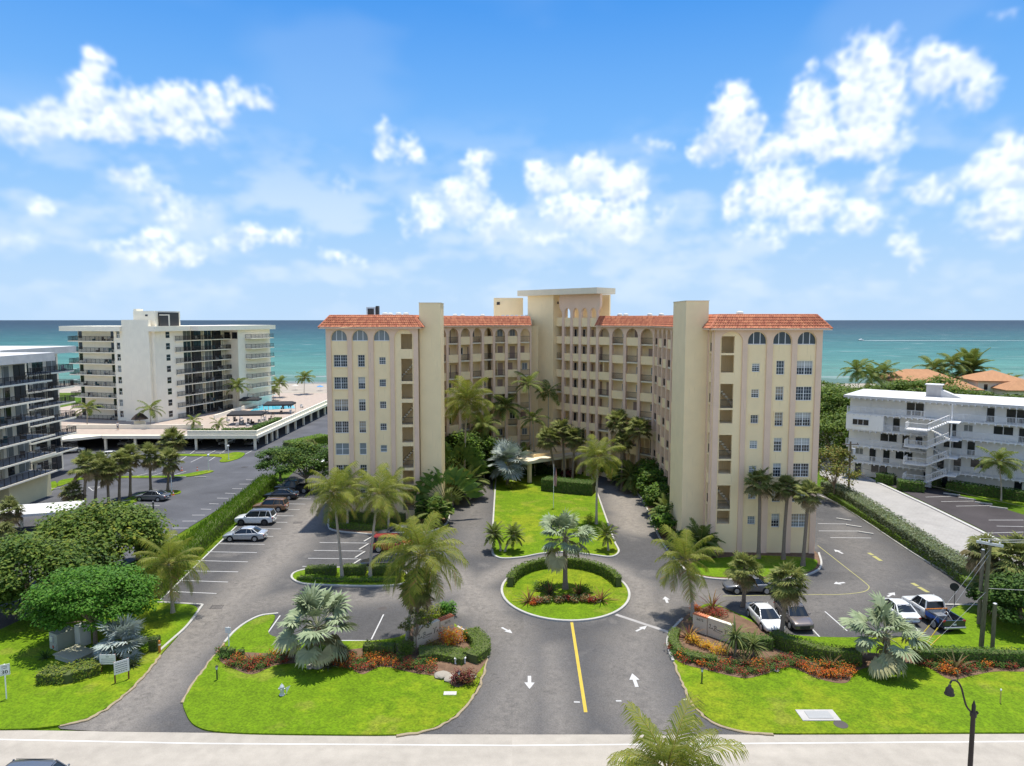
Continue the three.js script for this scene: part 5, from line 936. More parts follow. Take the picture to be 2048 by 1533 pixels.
function tree(name, label, [x, z], R, hc, o) {
  const t = thing(name, label, o.cat || 'tree', [x, o.y || .05, z], 0, o.group), r = rng(o.seed || Math.round(x * 71 + z * 13) + 300), g = new GB(true), wood = new GB(), cl = [];
  const th = Math.max(.6, hc - R[1] * .75); wood.tube([V(0, -.1, 0), V(.05, th * .5, .03), V(0, th, 0)], [o.tr || .24, (o.tr || .24) * .8, (o.tr || .24) * .62], 8);
  for (let k = 0; k < o.clumps; k++) {
    const u = r() * 1.55 - .55, a = r() * 6.2832, q = Math.sqrt(Math.max(0, 1 - u * u)), m = .5 + .42 * Math.sqrt(r()), c = V(q * Math.cos(a) * R[0] * m, hc + u * R[1] * m, q * Math.sin(a) * R[2] * m); cl.push(c);
    const cr = (o.cr || .3) * (.7 + .6 * r()); leafClump(g, r, c, [R[0] * cr, R[1] * cr * .75, R[2] * cr], o.per, o.leaf || .3, r() < (o.alt || 0) ? o.pal2 : o.pal);
  }
  for (let k = 0; k < Math.min(12, cl.length); k++) { const c = cl[k], m = V(c.x * .4, lerp(th, c.y, .45), c.z * .4); wood.tube([V(0, th * .85, 0), m, c], [(o.tr || .24) * .5, (o.tr || .24) * .32, .02], 5); }
  part('trunk', wood.build(), o.bark || mBarkDark, t); part('crown', g.build(), o.mat || mLeafWax, t); return t;
}
function shrub(name, label, [x, z], R, o) {
  const t = thing(name, label, o.cat || 'shrub', [x, o.y ?? .1, z], 0, o.group), r = rng(Math.round(x * 61 + z * 17) + 700), g = new GB(true), w = new GB(); const k = o.clumps || 7;
  for (let i = 0; i < k; i++) { const a = i / k * 6.28 + r(), m = .5 * Math.sqrt(r()) + (i ? .15 : 0); leafClump(g, r, V(Math.cos(a) * R[0] * m, R[1] * (.45 + .3 * r()), Math.sin(a) * R[2] * m), [R[0] * .55, R[1] * .5, R[2] * .55], Math.round((o.n || 500) / k), o.leaf || .16, r() < (o.alt || 0) ? o.pal2 : o.pal); }
  for (let i = 0; i < 5; i++) { const a = i * 1.3; w.tube([V(0, -.05, 0), V(Math.cos(a) * R[0] * .35, R[1] * .6, Math.sin(a) * R[2] * .35)], [.03, .012], 4); }
  part('stems', w.build(), mBarkDark, t); part('foliage', g.build(), o.mat || mLeaf, t); return t;
}
function straps(name, label, [x, z], h, n, pal, o = {}) {           // arching strap-leaved plant
  const t = thing(name, label, 'plant', [x, o.y ?? .1, z], 0, o.group), r = rng(Math.round(x * 41 + z * 19) + 100), w = o.w || .07, st = o.stem || 0; if (st) part('stem', new GB().tube([V(0, -.05, 0), V(.05, st * .5, 0), V(0, st, 0)], [.12, .1, .08], 7).build(), mBarkDark, t);
  for (let i = 0; i < n; i++) { const g = new GB(true), a = i * 2.4 + r() * .5, el = lerp(1.35, o.low ?? .25, i / n), L = h * (.75 + .5 * r()), pi = pal[Math.floor(r() * pal.length)], b = .8 + .4 * r(), col = rgb(pi[0] * b, pi[1] * b, pi[2] * b), pts = []; let px = 0, py = st; for (let k = 0; k <= 4; k++) { pts.push([px, py]); const e = el - k * (o.arch || .28); px += Math.cos(e) * L / 4; py += Math.sin(e) * L / 4; }
    const ca = Math.cos(a), sa = Math.sin(a), P = (q, s) => V(q[0] * ca - s * sa, q[1], q[0] * sa + s * ca), ww = [.5, 1, .9, .55, .04]; for (let k = 0; k < 4; k++) g.quad(P(pts[k], -w * ww[k]), P(pts[k], w * ww[k]), P(pts[k + 1], w * ww[k + 1]), P(pts[k + 1], -w * ww[k + 1]), col);
    part('leaf', g.build(), mLeaf, t); }
  return t;
}
function hedge(label, path, half, h, o) {
  const t = thing('hedge', label, 'hedge', [0, 0, 0], 0, o.group), r = rng(Math.round(path[0][0] * 29 + path[0][1] * 23) + 60), g = new GB(true), y0 = o.y ?? .1, P = o.smooth ? smooth(path, false, o.smooth) : path, s = o.leaf || .13;
  part('added_core', strip(P, Math.max(.05, half - s * .9), y0 - .05, y0 + h - s * .9), mCore, t);  // solid core added inside the leaves to stop light passing through
  for (let k = 0; k < P.length - 1; k++) {
    const [ax, az] = P[k], [bx, bz] = P[k + 1], L = Math.hypot(bx - ax, bz - az), nx = (bz - az) / L, nz = -(bx - ax) / L, n = Math.round(L * (2 * half + 2 * h) * (o.den || 70));
    for (let i = 0; i < n; i++) {
      const u = r(), q = r() * (2 * half + 2 * h); let w, y, dn; if (q < 2 * half) { w = q - half; y = h; dn = V(0, 1, 0); } else if (q < 2 * half + h) { w = half; y = q - 2 * half; dn = V(nx, .2, nz); } else { w = -half; y = q - 2 * half - h; dn = V(-nx, .2, -nz); }
      const bump = (fbm((ax + (bx - ax) * u) * 1.3 + 9, (az + (bz - az) * u) * 1.3 + y, 2) - .5) * (o.rough || .22), rnd = Math.pow(r(), 2) * .14;
      const edge = Math.min(1, (h - y) * 0 + 1), px = lerp(ax, bx, u) + nx * (w * (1 + bump * .5) - Math.sign(w) * (y < h ? rnd : 0)), pz = lerp(az, bz, u) + nz * (w * (1 + bump * .5) - Math.sign(w) * (y < h ? rnd : 0)), C = V(px, y0 + y + (y >= h ? bump * .6 - rnd : 0) + (o.shoots ? (y >= h ? r() * r() * o.shoots : 0) : 0), pz);
      const nr = dn.clone().add(V((r() - .5) * 1.5, (r() - .3) * 1.2, (r() - .5) * 1.5)).normalize(), t1 = (o.blade ? V((r() - .5) * .8, 1, (r() - .5) * .8) : nr.clone().cross(V(r() - .5, r() - .5, r() - .5))).normalize(), t2 = nr.clone().cross(t1).normalize(), sz = s * (.65 + .7 * r()), pi = o.pal[Math.floor(r() * o.pal.length)], b = .8 + .4 * r();
      g.quad(C.clone().addScaledVector(t1, -sz * .5), C.clone().addScaledVector(t2, -sz * (o.blade ? .14 : .3)), C.clone().addScaledVector(t1, sz * .5), C.clone().addScaledVector(t2, sz * (o.blade ? .14 : .3)), rgb(pi[0] * b, pi[1] * b, pi[2] * b));
    }
  }
  part('foliage', g.build(), mLeaf, t); return t;
}
const PAL = { grape: [[.085, .155, .018], [.11, .18, .02], [.14, .205, .022], [.18, .23, .025]], bright: [[.07, .20, .014], [.09, .225, .018], [.115, .25, .02]], dark: [[.06, .12, .02], [.075, .14, .022], [.095, .165, .024]], hedge: [[.085, .155, .014], [.12, .19, .016], [.16, .225, .02]], lime: [[.12, .23, .012], [.155, .27, .014], [.19, .30, .02]], yellow: [[.24, .27, .02], [.30, .30, .03], [.14, .20, .02]], gold: [[.62, .38, .02], [.64, .26, .02], [.50, .36, .03]], orange: [[.62, .15, .015], [.68, .25, .02], [.45, .07, .015]], red: [[.36, .035, .02], [.28, .05, .03], [.42, .06, .03], [.16, .10, .02]], wine: [[.16, .025, .03], [.10, .03, .03], [.20, .06, .03]], croton: [[.22, .07, .03], [.14, .12, .03], [.30, .16, .05], [.10, .10, .03]], grey: [[.15, .20, .11], [.21, .26, .15], [.28, .30, .18], [.12, .13, .06]], green: [[.06, .13, .02], [.08, .16, .022], [.11, .19, .024]] };

// feather palms
const fpal = (...a) => featherPalm('coconut', 'coconut_palm', ...a);
fpal('coconut palm with yellowing fronds on the lawn corner by the left drive', [-30.37, -61.44, 4.6, -0.17], { s: .84, seed: 11 });
fpal('tall coconut palm at the left end of the hedged parking island', [-17.27, -70.06, 8.94, -0.66], { s: .86, seed: 12, full: .9 });
fpal('coconut palm behind the front hedge of the left wing, beside its tallest neighbour', [-20.7, -87.38, 5.31, -0.02], { s: .9, seed: 13, full: .8 });
fpal('tall coconut palm rising from the middle of the parking island', [-14.42, -70.06, 8.69, 1.01], { s: .84, seed: 14, full: .9 });
fpal('coconut palm rising behind the hedge before the stairwell of the left wing', [-15.32, -86.11, 5.62, 0.58], { s: .8, seed: 15, full: .8 });
fpal('large coconut palm with broad drooping fronds beside the left name wall', [-8.56, -56.08, 7.31, 1.19], { s: 1.02, seed: 16, full: 1.15 });
fpal('coconut palm leaning beside the right name wall', [15.96, -60.69, 5.22, -0.69], { s: .84, seed: 17, full: .9 });
fpal('slender coconut palm on the long courtyard lawn', [10.84, -89.13, 8.78, 0.10], { s: .88, seed: 18 });
fpal('big coconut palm deep in the left of the courtyard', [-7.17, -106.36, 14.04, 0.46], { s: 1.15, seed: 19, full: 1.2 });
fpal('near palm crown seen from above at the bottom edge', [7.86, 3.42, -34.0].filter((_, i) => i !== 1).concat([3.5, 0]), { s: .95, seed: 20, y: 0, bow: 0, full: 1.25 });
const rpal = (l, a, o) => featherPalm('royal', 'slender_palm', l, a, o);
rpal('tallest slender palm against the blank centre wall', [3.22, -118.63, 15.51, -0.45], { s: 1.2, y: .05 });
rpal('slender palm right of the tallest one at the centre wall', [6.43, -119.81, 13.95, -0.24], { s: 1.15, y: .05 });
rpal('short slender palm in front of the centre wall', [3.87, -117.47, 9.75, -0.37], { s: 1.05, y: .05 });
rpal('leafy slender palm against the left gallery corner', [-1.02, -119.42, 11.44, -0.17], { s: 1.45, full: 1.6, y: .05 });
rpal('bushy slender palm low in the left of the courtyard', [-4.63, -115.59, 9.02, 0.03], { s: 1.3, full: 1.6, y: .05 });
const dpal = (l, a, o) => featherPalm('date', 'pygmy_date_palm', l, a, o);
dpal('left of the paired small date palms at the lawn corner', [-1.3, -78.48, 2.09, -0.74], { s: .68 }); dpal('right of the paired small date palms at the lawn corner', [-0.79, -78.31, 2.03, 1.02], { s: .68 }); dpal('small date palm at the right corner of the courtyard lawn', [10.96, -78.66, 2.03, -0.19], { s: .62, full: .8 });
// fan palms
const cpal = (l, a, o) => fanPalm('cabbage', 'cabbage_palm', l, a, o);
[[-57.44, -93.33, 6.81, 0.63, 'leftmost of the row of cabbage palms on the grey lot'], [-58.34, -97.4, 6.1, 0.73, 'second cabbage palm from the left in the row on the grey lot'], [-56.76, -97.93, 5.14, 0.05, 'lowest-crowned cabbage palm in the row on the grey lot'], [-56.64, -100.4, 5.85, 0.43, 'fourth cabbage palm from the left in the row on the grey lot'], [-56.61, -103.3, 6.23, 0.30, 'fifth cabbage palm from the left in the row on the grey lot'], [-55.12, -106.36, 5.64, 0.10, 'cabbage palm behind the grey sedan, left of the row end'], [-52.68, -106.68, 4.81, 0.43, 'cabbage palm at the right end of the row on the grey lot']].forEach(([a, b, c, d, l]) => cpal(l, [a, b, c, d], { s: 1.12 }));
cpal('tall cabbage palm standing alone before the deck columns', [-56.16, -115.59, 6.36, 0.26], { s: 1.25 });
fanPalm('shaggy', 'cabbage_palm', 'single cabbage palm with dry skirt beside the white carport', [-58.68, -92.84, 3.33, 0.18], { s: 1.05 });
fanPalm('shaggy', 'cabbage_palm', 'dry-skirted palm at the left edge above the fruit trees', [-58.04, -80.08, 4.31, 0.15], { s: 1.0 }); fanPalm('shaggy', 'cabbage_palm', 'lower dry-skirted palm at the far left edge', [-54.43, -74.2, 3.29, 0.10], { s: .95 });
fanPalm('shaggy', 'cabbage_palm', 'dry-skirted palm just behind the large leafy trees on the left', [-41.04, -75.79, 3.81, 0.01], { s: 1.0 });
fanPalm('shaggy', 'cabbage_palm', 'shaggy palm at the left wing\'s corner by the white jeep', [-35.01, -120.61, 4.37, 0.28], { s: 1.0 });
cpal('left of the three cabbage palms before the entrance canopy', [6.94, -112.69, 7.18, -1.08], { s: 1.15, full: 1.1 }); cpal('middle and rearmost of the three cabbage palms before the entrance canopy', [8.58, -114.12, 8.42, -0.46], { s: 1.15 }); cpal('right of the three cabbage palms before the entrance canopy', [9.76, -112.69, 7.34, 0.35], { s: 1.2 });
cpal('left of two cabbage palms by the right galleries', [17.95, -108.94, 10.39, -1.46], { s: 1.2 }); cpal('right of two cabbage palms by the right galleries', [19.23, -106.05, 9.83, 0.00], { s: 1.15 }); cpal('low cabbage palm below the pair by the right galleries', [16.84, -107.31, 7.55, 0.13], { s: 1.0 });
cpal('left of three tall cabbage palms before the right wing', [27.07, -75.95, 8.6, -0.10], { s: 1.02 }); cpal('middle of three tall cabbage palms before the right wing', [29.69, -75.63, 8.12, 0.27], { s: .95 }); cpal('right of three tall cabbage palms before the right wing', [30.99, -73.58, 7.91, 0.35], { s: .88 });
cpal('cabbage palm behind the white sedan on the right front bed', [21.18, -62.88, 3.62, 0.03], { s: .98 }); cpal('cabbage palm in front of the brown car on the right front bed', [21.97, -55.89, 5.01, 0.44], { s: .98, full: 1.1 });
cpal('cabbage palm hidden in the large coconut beside the left name wall', [-7.87, -56.08, 4.52, 0.30], { s: .92 });
fanPalm('shaggy', 'cabbage_palm', 'old palm with a dry skirt behind the wooden power pole', [43.5, -62.88, 5.16, -0.44], { s: 1.15, full: 1.2 });
cpal('dense fan palm at the right edge beyond the poles', [44.54, -60.16, 5.4, -0.26], { s: 1.3, full: 1.2 }); cpal('low fan palm at the right edge under the taller one', [43.43, -61.77, 2.32, 0.32], { s: 1.3, full: 1.2 });
const bpal = (l, a, o) => fanPalm('silver', 'bismarck_palm', l, a, o);
bpal('large silver fan palm on the left front lawn', [-15.18, -52.33, 2.82, 0.33], { s: 1.12, full: 1.15 }); bpal('silver fan palm standing in the middle of the turning circle', [5.21, -67.11, 5.24, -0.03], { s: 1.0, full: 1.15, bark: mBarkDark }); bpal('large silver fan palm on the right front bed', [28.41, -51.39, 2.58, -0.34], { s: 1.03, full: 1.1 });
fanPalm('pale', 'bismarck_palm', 'pale silver fan palm at the head of the courtyard lawn', [-0.71, -110.62, 4.02, 0.24], { s: 1.45 }); fanPalm('pale', 'bismarck_palm', 'grey fan palm spreading beside the left signs', [-30.3, -52.97, 1.41, 0.15], { s: .95, tr: .8 });
// motel, beach and villa palms
featherPalm('royal', 'slender_palm', 'small leafy palm on the lawn before the white gallery block', [70.94, -100.97, 5.73, -0.71], { s: 1.3, full: 1.5 });
[[-70.44, -180.59, 9.41, 0.19, 'windblown palm at the corner of the white tower', 1.3], [-68.79, -203.71, 6.39, -0.54, 'palm beside the swimming pool', 1.25], [-69.74, -211.95, 7.39, -0.09, 'palm beyond the swimming pool near the beach', 1.25], [-65.13, -220.88, 8.17, 0.36, 'tall beach palm right of the pool', 1.4], [96.08, -195.03, 12.21, -0.94, 'leftmost palm above the white gallery block', 2.0], [102.37, -200.36, 10.41, -0.47, 'second palm from the left above the white gallery block', 2.0], [107.53, -203.71, 11.3, -0.24, 'third palm from the left above the white gallery block', 1.9], [126.86, -211.95, 11.6, -0.46, 'palm behind the villa roof ridge', 2.2], [132.27, -211.95, 13.1, -0.57, 'tall dark palm right of the villa ridge', 2.2], [132.45, -218.25, 8.07, -0.43, 'low palm before the villa walls', 2.0], [135.8, -215.68, 6.14, -0.65, 'short palm left of the villa bay window', 1.9], [145.95, -211.95, 7.54, -0.61, 'palm at the villa right end', 2.0], [148.8, -211.95, 7.09, -0.43, 'second palm at the villa right end', 2.0]].forEach(([a, b, c, d, l, s]) => featherPalm('royal', 'coconut_palm', l, [a, b, c, d], { s, full: 1.5, y: 0 }));
featherPalm('date', 'date_palm', 'large round-headed date palm before the villa', [140.08, -215.68, 10.73, -0.31], { s: 3.4, full: 1.3, tr: 3, y: 0 });
for (const [x, y, z, l] of [[-92.5, 3.01, -153, 'clump palm at the left foot of the white tower'], [-78.5, 3.01, -152.5, 'clump palm at the middle foot of the white tower'], [-68, 3.01, -149.5, 'small palm on the terrace left of the planter hedge'], [-61, 3.01, -145.6, 'small palm between the planter hedges']]) featherPalm('royal', 'terrace_palm', l, [x, z, y + (y > 3 && z < -152 ? 4.0 : 1.8), .3], { s: z < -152 ? 1.2 : .8, y });

// traveller's palm
function traveller(label, [x, z], h, s, ry) {
  const t = thing('travellers_palm', label, 'palm tree', [x, .08, z], ry), r = rng(44); part('trunk', new GB().tube([V(0, -.1, 0), V(0, h * .5, 0), V(0, h, 0)], [.22, .2, .2], 8).build(), mBarkDark, t);
  for (let i = 0; i < 17; i++) { const a = lerp(-1.25, 1.25, i / 16), g = new GB(true), d = V(Math.sin(a), Math.cos(a), 0), L1 = 1.7 * s, L2 = 1.9 * s; g.tube([V(0, h, 0), d.clone().multiplyScalar(L1).add(V(0, h, 0))], [.07, .03], 4, rgb(.22, .26, .05), false);
    const sd = V(-d.y, d.x, 0), n = 9, tw = (r() - .5) * 1.6, zz = V(Math.cos(tw) * sd.x, Math.cos(tw) * sd.y, Math.sin(tw)); let P = d.clone().multiplyScalar(L1).add(V(0, h, 0)), e = a; for (let k = 0; k < n; k++) { const w0 = .34 * s * Math.sin(Math.PI * (k + .35) / (n + .4)), w1 = .34 * s * Math.sin(Math.PI * (k + 1.25) / (n + .4)); e += Math.sign(a || 1) * .05 * k * .5; const Q = P.clone().add(V(Math.sin(e), Math.cos(e), (r() - .5) * .1).multiplyScalar(L2 / n)); for (const q of [-1, 1]) if (r() > .06) g.quad(P.clone(), P.clone().addScaledVector(zz, q * w0).add(V(0, -w0 * .5, .0)), Q.clone().addScaledVector(zz, q * w1 * (.8 + .3 * r())).add(V(0, -w1 * .5, 0)), Q.clone(), mixC([.07, .145, .025], [.14, .21, .035], r())); P = Q; }
    part('paddle_leaf', g.build(), mLeafWax, t); }
  part('leaf_sheaths', new GB().tube([V(0, h - .5, 0), V(0, h + .1, 0), V(0, h + .5, 0)], [.25, .42, .25], 8).build(), std(rgb(.36, .27, .06), .7), t); return t;
}
traveller('fan-shaped traveller\'s palm against the left wing tower', [-8.61, -91.41], 2.2, 1.5, .2); traveller('traveller\'s palm at the far end of the left bed', [-8.42, -104.81], 2.8, 1.6, -.3);

// trees
tree('seagrape_tree', 'large dark leafy tree at the back of the left lawn', [-41.03, -69.09], [6.4, 3.7, 5.0], 4.3, { clumps: 120, per: 190, leaf: .38, cr: .33, pal: PAL.grape, alt: .35, pal2: PAL.yellow.concat(PAL.grape), tr: .3 });
tree('seagrape_tree', 'spreading dark tree at the left edge of the lawn', [-42.74, -61.01], [6.0, 3.4, 4.8], 3.8, { clumps: 100, per: 190, leaf: .36, cr: .33, pal: PAL.grape, alt: .3, pal2: PAL.dark, tr: .28 });
tree('poinciana_tree', 'bright green feathery tree in front of the dark trees', [-33.75, -55.36], [4.7, 2.6, 4.0], 3.9, { clumps: 100, per: 230, leaf: .24, cr: .28, pal: PAL.bright, tr: .2 });
tree('small_tree', 'green tree between the parked cars and the left wing', [-32.06, -108.61], [5.2, 3.2, 4.2], 4.2, { clumps: 55, per: 150, leaf: .34, pal: PAL.green, alt: .3, pal2: PAL.grape });
tree('small_tree', 'low green tree further back beside the left wing', [-37.9, -114.12], [4.0, 2.6, 3.6], 3.4, { clumps: 40, per: 140, leaf: .34, pal: PAL.green });
for (const [px, l, R, h] of [[[58.78, -126.97], 'dense tree beside the right wing near the cottage', [7, 4.5, 7], 5], [[62.63, -139.17], 'tall dense tree behind the right wing', [7, 5.4, 7], 8.4], [[67.88, -141.89], 'dense tree at the left end of the white gallery block', [7, 5, 6], 7.6]]) tree('seagrape_tree', l, px, R, h, { clumps: 55, per: 150, leaf: .5, pal: PAL.grape, tr: .3 });
for (const [a, l, R, h] of [[[91.58, -168.12], 'dark tree behind the white block roof, left of the chimney', [8, 3.5, 6], 7.6], [[98.82, -166.58], 'broad tree behind the chimney of the white block', [11, 4.6, 8], 8.6], [[110.31, -166.58], 'tree in front of the villa bay window', [8, 3.6, 6], 5.6], [[116.96, -165.07], 'tree at the right edge before the villa', [8, 3.6, 6], 5.6]]) tree('seagrape_tree', l, a, R, h, { clumps: 50, per: 130, leaf: .62, pal: PAL.grape, tr: .35 });
tree('ficus_tree', 'yellowish loose tree by the right wing corner', [47.05, -101.83], [3.4, 3.2, 3.2], 4.6, { clumps: 36, per: 70, leaf: .34, pal: [[.10, .14, .02], [.20, .22, .03], [.26, .20, .04]], tr: .14 });
tree('dense_tree', 'dark mass of foliage under the palms at the right edge', [43.9, -57.95], [3.8, 2.6, 3.4], 2.6, { clumps: 55, per: 190, leaf: .28, pal: PAL.dark, alt: .3, pal2: PAL.green }); tree('dense_tree', 'dark bush behind the second power pole', [43.37, -61.01], [2.4, 1.5, 2.2], 1.5, { clumps: 30, per: 190, leaf: .26, pal: PAL.dark, alt: .3, pal2: PAL.green });
for (let k = 0; k < 5; k++) tree('dune_scrub', ['dark dune scrub at the left end behind the white block', 'dune scrub left of the villa', 'dune scrub behind the villa roofs', 'dune scrub right of the villa', 'dune scrub at the right edge by the sea'][k], [72 + k * 30, -246 + k * 3], [17, 3.0, 6], 2.4, { cat: 'shrub', clumps: 60, per: 90, leaf: .8, pal: PAL.grape, tr: .2 });
// courtyard planting
for (const [a, l, R, h, n] of [[[-9.39, -113.05], 'lush green mass beside the left tower', [3.0, 3.6, 2.6], 4.2, 70], [[-7.89, -111.3], 'tall dark shrubbery at the back of the left bed', [3.6, 4.0, 3.4], 4.6, 60], [[-5.64, -114.12], 'dark shrubbery under the courtyard coconut palm', [4.2, 4.0, 3.4], 4.4, 60], [[-2.05, -119.42], 'dark shrubbery at the gallery corner', [4.2, 2.6, 2.4], 3.0, 45], [[2.06, -120.21], 'low shrubs at the foot of the centre wall', [4, 1.6, 2], 1.8, 35], [[20.71, -105.42], 'leafy clump beside the right galleries', [2.8, 2.6, 2.6], 3.0, 45], [[20.7, -100.12], 'broad-leaved clump on the right bed', [2.6, 2.2, 2.4], 2.6, 45], [[20.5, -93.82], 'large-leaved clump on the right bed near the tower', [2.6, 2.0, 2.4], 2.3, 45], [[19.55, -84.47], 'leafy clump at the foot of the right tower', [2.6, 1.8, 2.2], 2.0, 45], [[20.29, -77.79], 'low leafy clump before the right tower', [2.4, 1.2, 1.8], 1.4, 40], [[-10.06, -89.58], 'feathery clump at the front of the left tower', [2.4, 1.6, 2.0], 1.9, 40], [[16.58, -111.3], 'shrubs at the right end of the entrance canopy', [3.0, 1.8, 2.2], 2.0, 40]]) tree('shrubbery', l, a, R, h, { cat: 'shrub', clumps: n, per: 120, leaf: .36, pal: PAL.green.concat(PAL.grape), alt: .45, pal2: PAL.lime.concat(PAL.green), tr: .1 });
for (const [a, l] of [[[20.13, -106.36], 'clumping feathery palm by the right galleries'], [[21.04, -101.83], 'feathery palm on the right bed'], [[19.95, -89.13], 'lower feathery palm on the right bed'], [[-9.96, -88.68], 'feathery palm at the foot of the left tower'], [[21.02, -76.95], 'brown-tipped palm at the foot of the right tower']]) featherPalm('date', 'areca_palm', l, [a[0], a[1], 1.6, 0], { s: 1.15, full: .9 });
for (const [a, l, h] of [[[19.7, -86.53], 'broad-leaved plant against the right tower', 2.6], [[20.43, -97.4], 'broad-leaved plant in the right bed', 2.2], [[-7.32, -108.61], 'broad-leaved plant by the left inner drive', 2.4]]) straps('banana_plant', l, a, h, 14, PAL.green, { w: .3, arch: .22 });
for (const [a, l, h, s] of [[[-3.23, -115.59], 'feathery palm at the left of the pale silver palm', 3.2, 1.5], [[-6.14, -101.83], 'feathery palm spilling over the left inner kerb', 2.6, 1.35], [[18.15, -106.36], 'feathery palm under the pair of cabbage palms', 2.4, 1.4], [[1.77, -117.86], 'feathery palm left of the canopy', 3.0, 1.3], [[-8.41, -98.47], 'feathery palm behind the traveller\'s palm', 2.6, 1.4]]) featherPalm('date', 'areca_palm', l, [a[0], a[1], h, 0], { s, full: 1.0 });
shrub('shrub', 'wine-red shrub beside the long courtyard hedge', [9.35, -115.59], [1.5, 1.4, 1.4], { pal: PAL.wine, n: 900, leaf: .26 });
shrub('shrub', 'dark shrubs before the canopy left column', [3.2, -117.86], [2.4, 1.3, 1.5], { pal: PAL.dark, n: 1300, leaf: .28 }); shrub('shrub', 'rounded dark shrub before the canopy front', [6.02, -118.63], [1.8, 1.5, 1.4], { pal: PAL.dark, n: 1000, leaf: .28 });
shrub('globe_shrub', 'small round yellow shrub on the courtyard lawn left side', [-0.15, -107.96], [.9, 1.0, .9], { pal: PAL.yellow, n: 700, leaf: .14 }); shrub('globe_shrub', 'small round yellow shrub beside the slender coconut palm', [9.94, -89.13], [1.0, 1.2, 1.0], { pal: PAL.yellow, n: 700, leaf: .14 });

// hedges
hedge('long bright green hedge between the two parking lots', [[-34.01, -64.63], [-35.28, -71.19], [-36.31, -80.63], [-37.01, -89.58], [-37.66, -100.12], [-38.58, -111.3]], 1.15, 1.6, { pal: PAL.lime, leaf: .34, blade: true, den: 46, shoots: .5, rough: .4, y: 0 });
hedge('clipped green hedge at the far end of the left wing', [[-44.57, -139.17], [-39.67, -148.87]], 1.4, 2.0, { pal: PAL.lime, leaf: .26, den: 40 });
hedge('curved clipped hedge round the back of the turning circle', Array.from({ length: 25 }, (_, k) => { const a = Math.PI * (1.0 + k / 24) + .1 - .2 * k / 24; return [RB.x + Math.cos(a) * 5.35, RB.z + Math.sin(a) * 6.35]; }), .42, 1.05, { pal: PAL.hedge, leaf: .16, den: 95, rough: .35 });
hedge('tall clipped hedge against the left wing', [[-23.45, -90.03], [-19.5, -89.13], [-13.66, -88.68]], .6, 1.5, { pal: PAL.hedge, leaf: .15, den: 80 }); hedge('low clipped hedge before the tall one at the left wing', [[-22.89, -87.81], [-18.99, -86.74], [-12.97, -86.11]], .5, .7, { pal: PAL.lime, leaf: .13, den: 90 });
hedge('left clipped hedge on the parking island', [[-21.17, -70.91], [-18.12, -71.05]], .55, .9, { pal: PAL.hedge, leaf: .13, den: 100 }); hedge('middle clipped hedge on the parking island', [[-17.35, -71.05], [-15.08, -71.05]], .55, 1.0, { pal: PAL.hedge, leaf: .13, den: 100 }); hedge('right clipped hedge on the parking island', [[-14.31, -71.05], [-11.53, -71.05]], .55, 1.0, { pal: PAL.hedge, leaf: .13, den: 100 });
hedge('low leafy ground cover along the parking island front', [[-21.65, -69.78], [-18.24, -69.09], [-11.22, -69.09]], .5, .35, { pal: PAL.lime, leaf: .16, den: 90, rough: .5 });
hedge('big clipped dark hedge on the courtyard lawn', [[4.95, -107.96], [8.82, -106.05], [12.33, -104.81]], 1.3, 1.9, { pal: PAL.green, leaf: .17, den: 70 });
hedge('grey-green hedge along the pale lane', [[48.11, -106.36], [48.32, -99.57], [46.92, -83.87], [46.14, -74.51], [45.88, -68.69]], 1.2, 1.7, { pal: PAL.grey, leaf: .22, den: 50, rough: .45, shoots: .3 }); hedge('low green hedge below the grey one along the right lot', [[47.02, -102.41], [46.5, -90.26], [45.69, -78.48], [45.36, -71.48], [44.86, -67.11]], .5, .8, { pal: PAL.lime, leaf: .15, den: 70 });
hedge('long dark clipped hedge on the right front bed', [[21.02, -55.18], [22.55, -53.47], [24.32, -52.17], [26.46, -51.86]], .55, 1.2, { pal: PAL.hedge, leaf: .14, den: 100, smooth: 16 }); hedge('dark clipped hedge right of the large silver palm', [[30.82, -52.17], [33.49, -52.17], [36.25, -52.01], [39.32, -51.78]], .5, 1.1, { pal: PAL.green, leaf: .15, den: 90, rough: .5 });
hedge('dark hedge under the right name wall', [[17.59, -54.92], [20.76, -54.48]], .5, 1.0, { pal: PAL.green, leaf: .14, den: 90 });
hedge('curved low hedge at the tip of the right bed', [[13.65, -57.0], [12.99, -55.18], [13.17, -53.22], [14.2, -52.25], [15.55, -52.01]], .42, .65, { pal: PAL.hedge, leaf: .11, den: 120, smooth: 18 });
hedge('curved low hedge at the tip of the left bed', [[-3.48, -56.72], [-2.66, -55.18], [-2.43, -53.47], [-3.21, -52.17]], .75, .75, { pal: PAL.hedge, leaf: .12, den: 110, smooth: 14 }); hedge('sprawling clipped hedge under the left name wall', [[-7.22, -52.97], [-5.61, -53.22], [-3.42, -52.41]], .9, .6, { pal: PAL.hedge, leaf: .12, den: 100, smooth: 14 });
hedge('short clipped hedge behind the left bed', [[-11.62, -53.64], [-9.16, -53.47]], .5, .9, { pal: PAL.hedge, leaf: .13, den: 100 }); shrub('globe_shrub', 'rounded clipped shrub left of the left name wall', [-8.29, -53.39], [1.0, 1.1, .9], { pal: PAL.hedge, n: 1300, leaf: .12 });
for (const [a, l] of [[[-22.45, -53.14], 'first clipped block hedge on the left bed corner'], [[-21.76, -52.97], 'second clipped block hedge on the left bed corner'], [[-21.0, -52.81], 'third clipped block hedge on the left bed corner']]) hedge(l, [[a[0] - .2, a[1]], [a[0] + .25, a[1]]], .3, .75, { pal: PAL.green, leaf: .11, den: 130 });
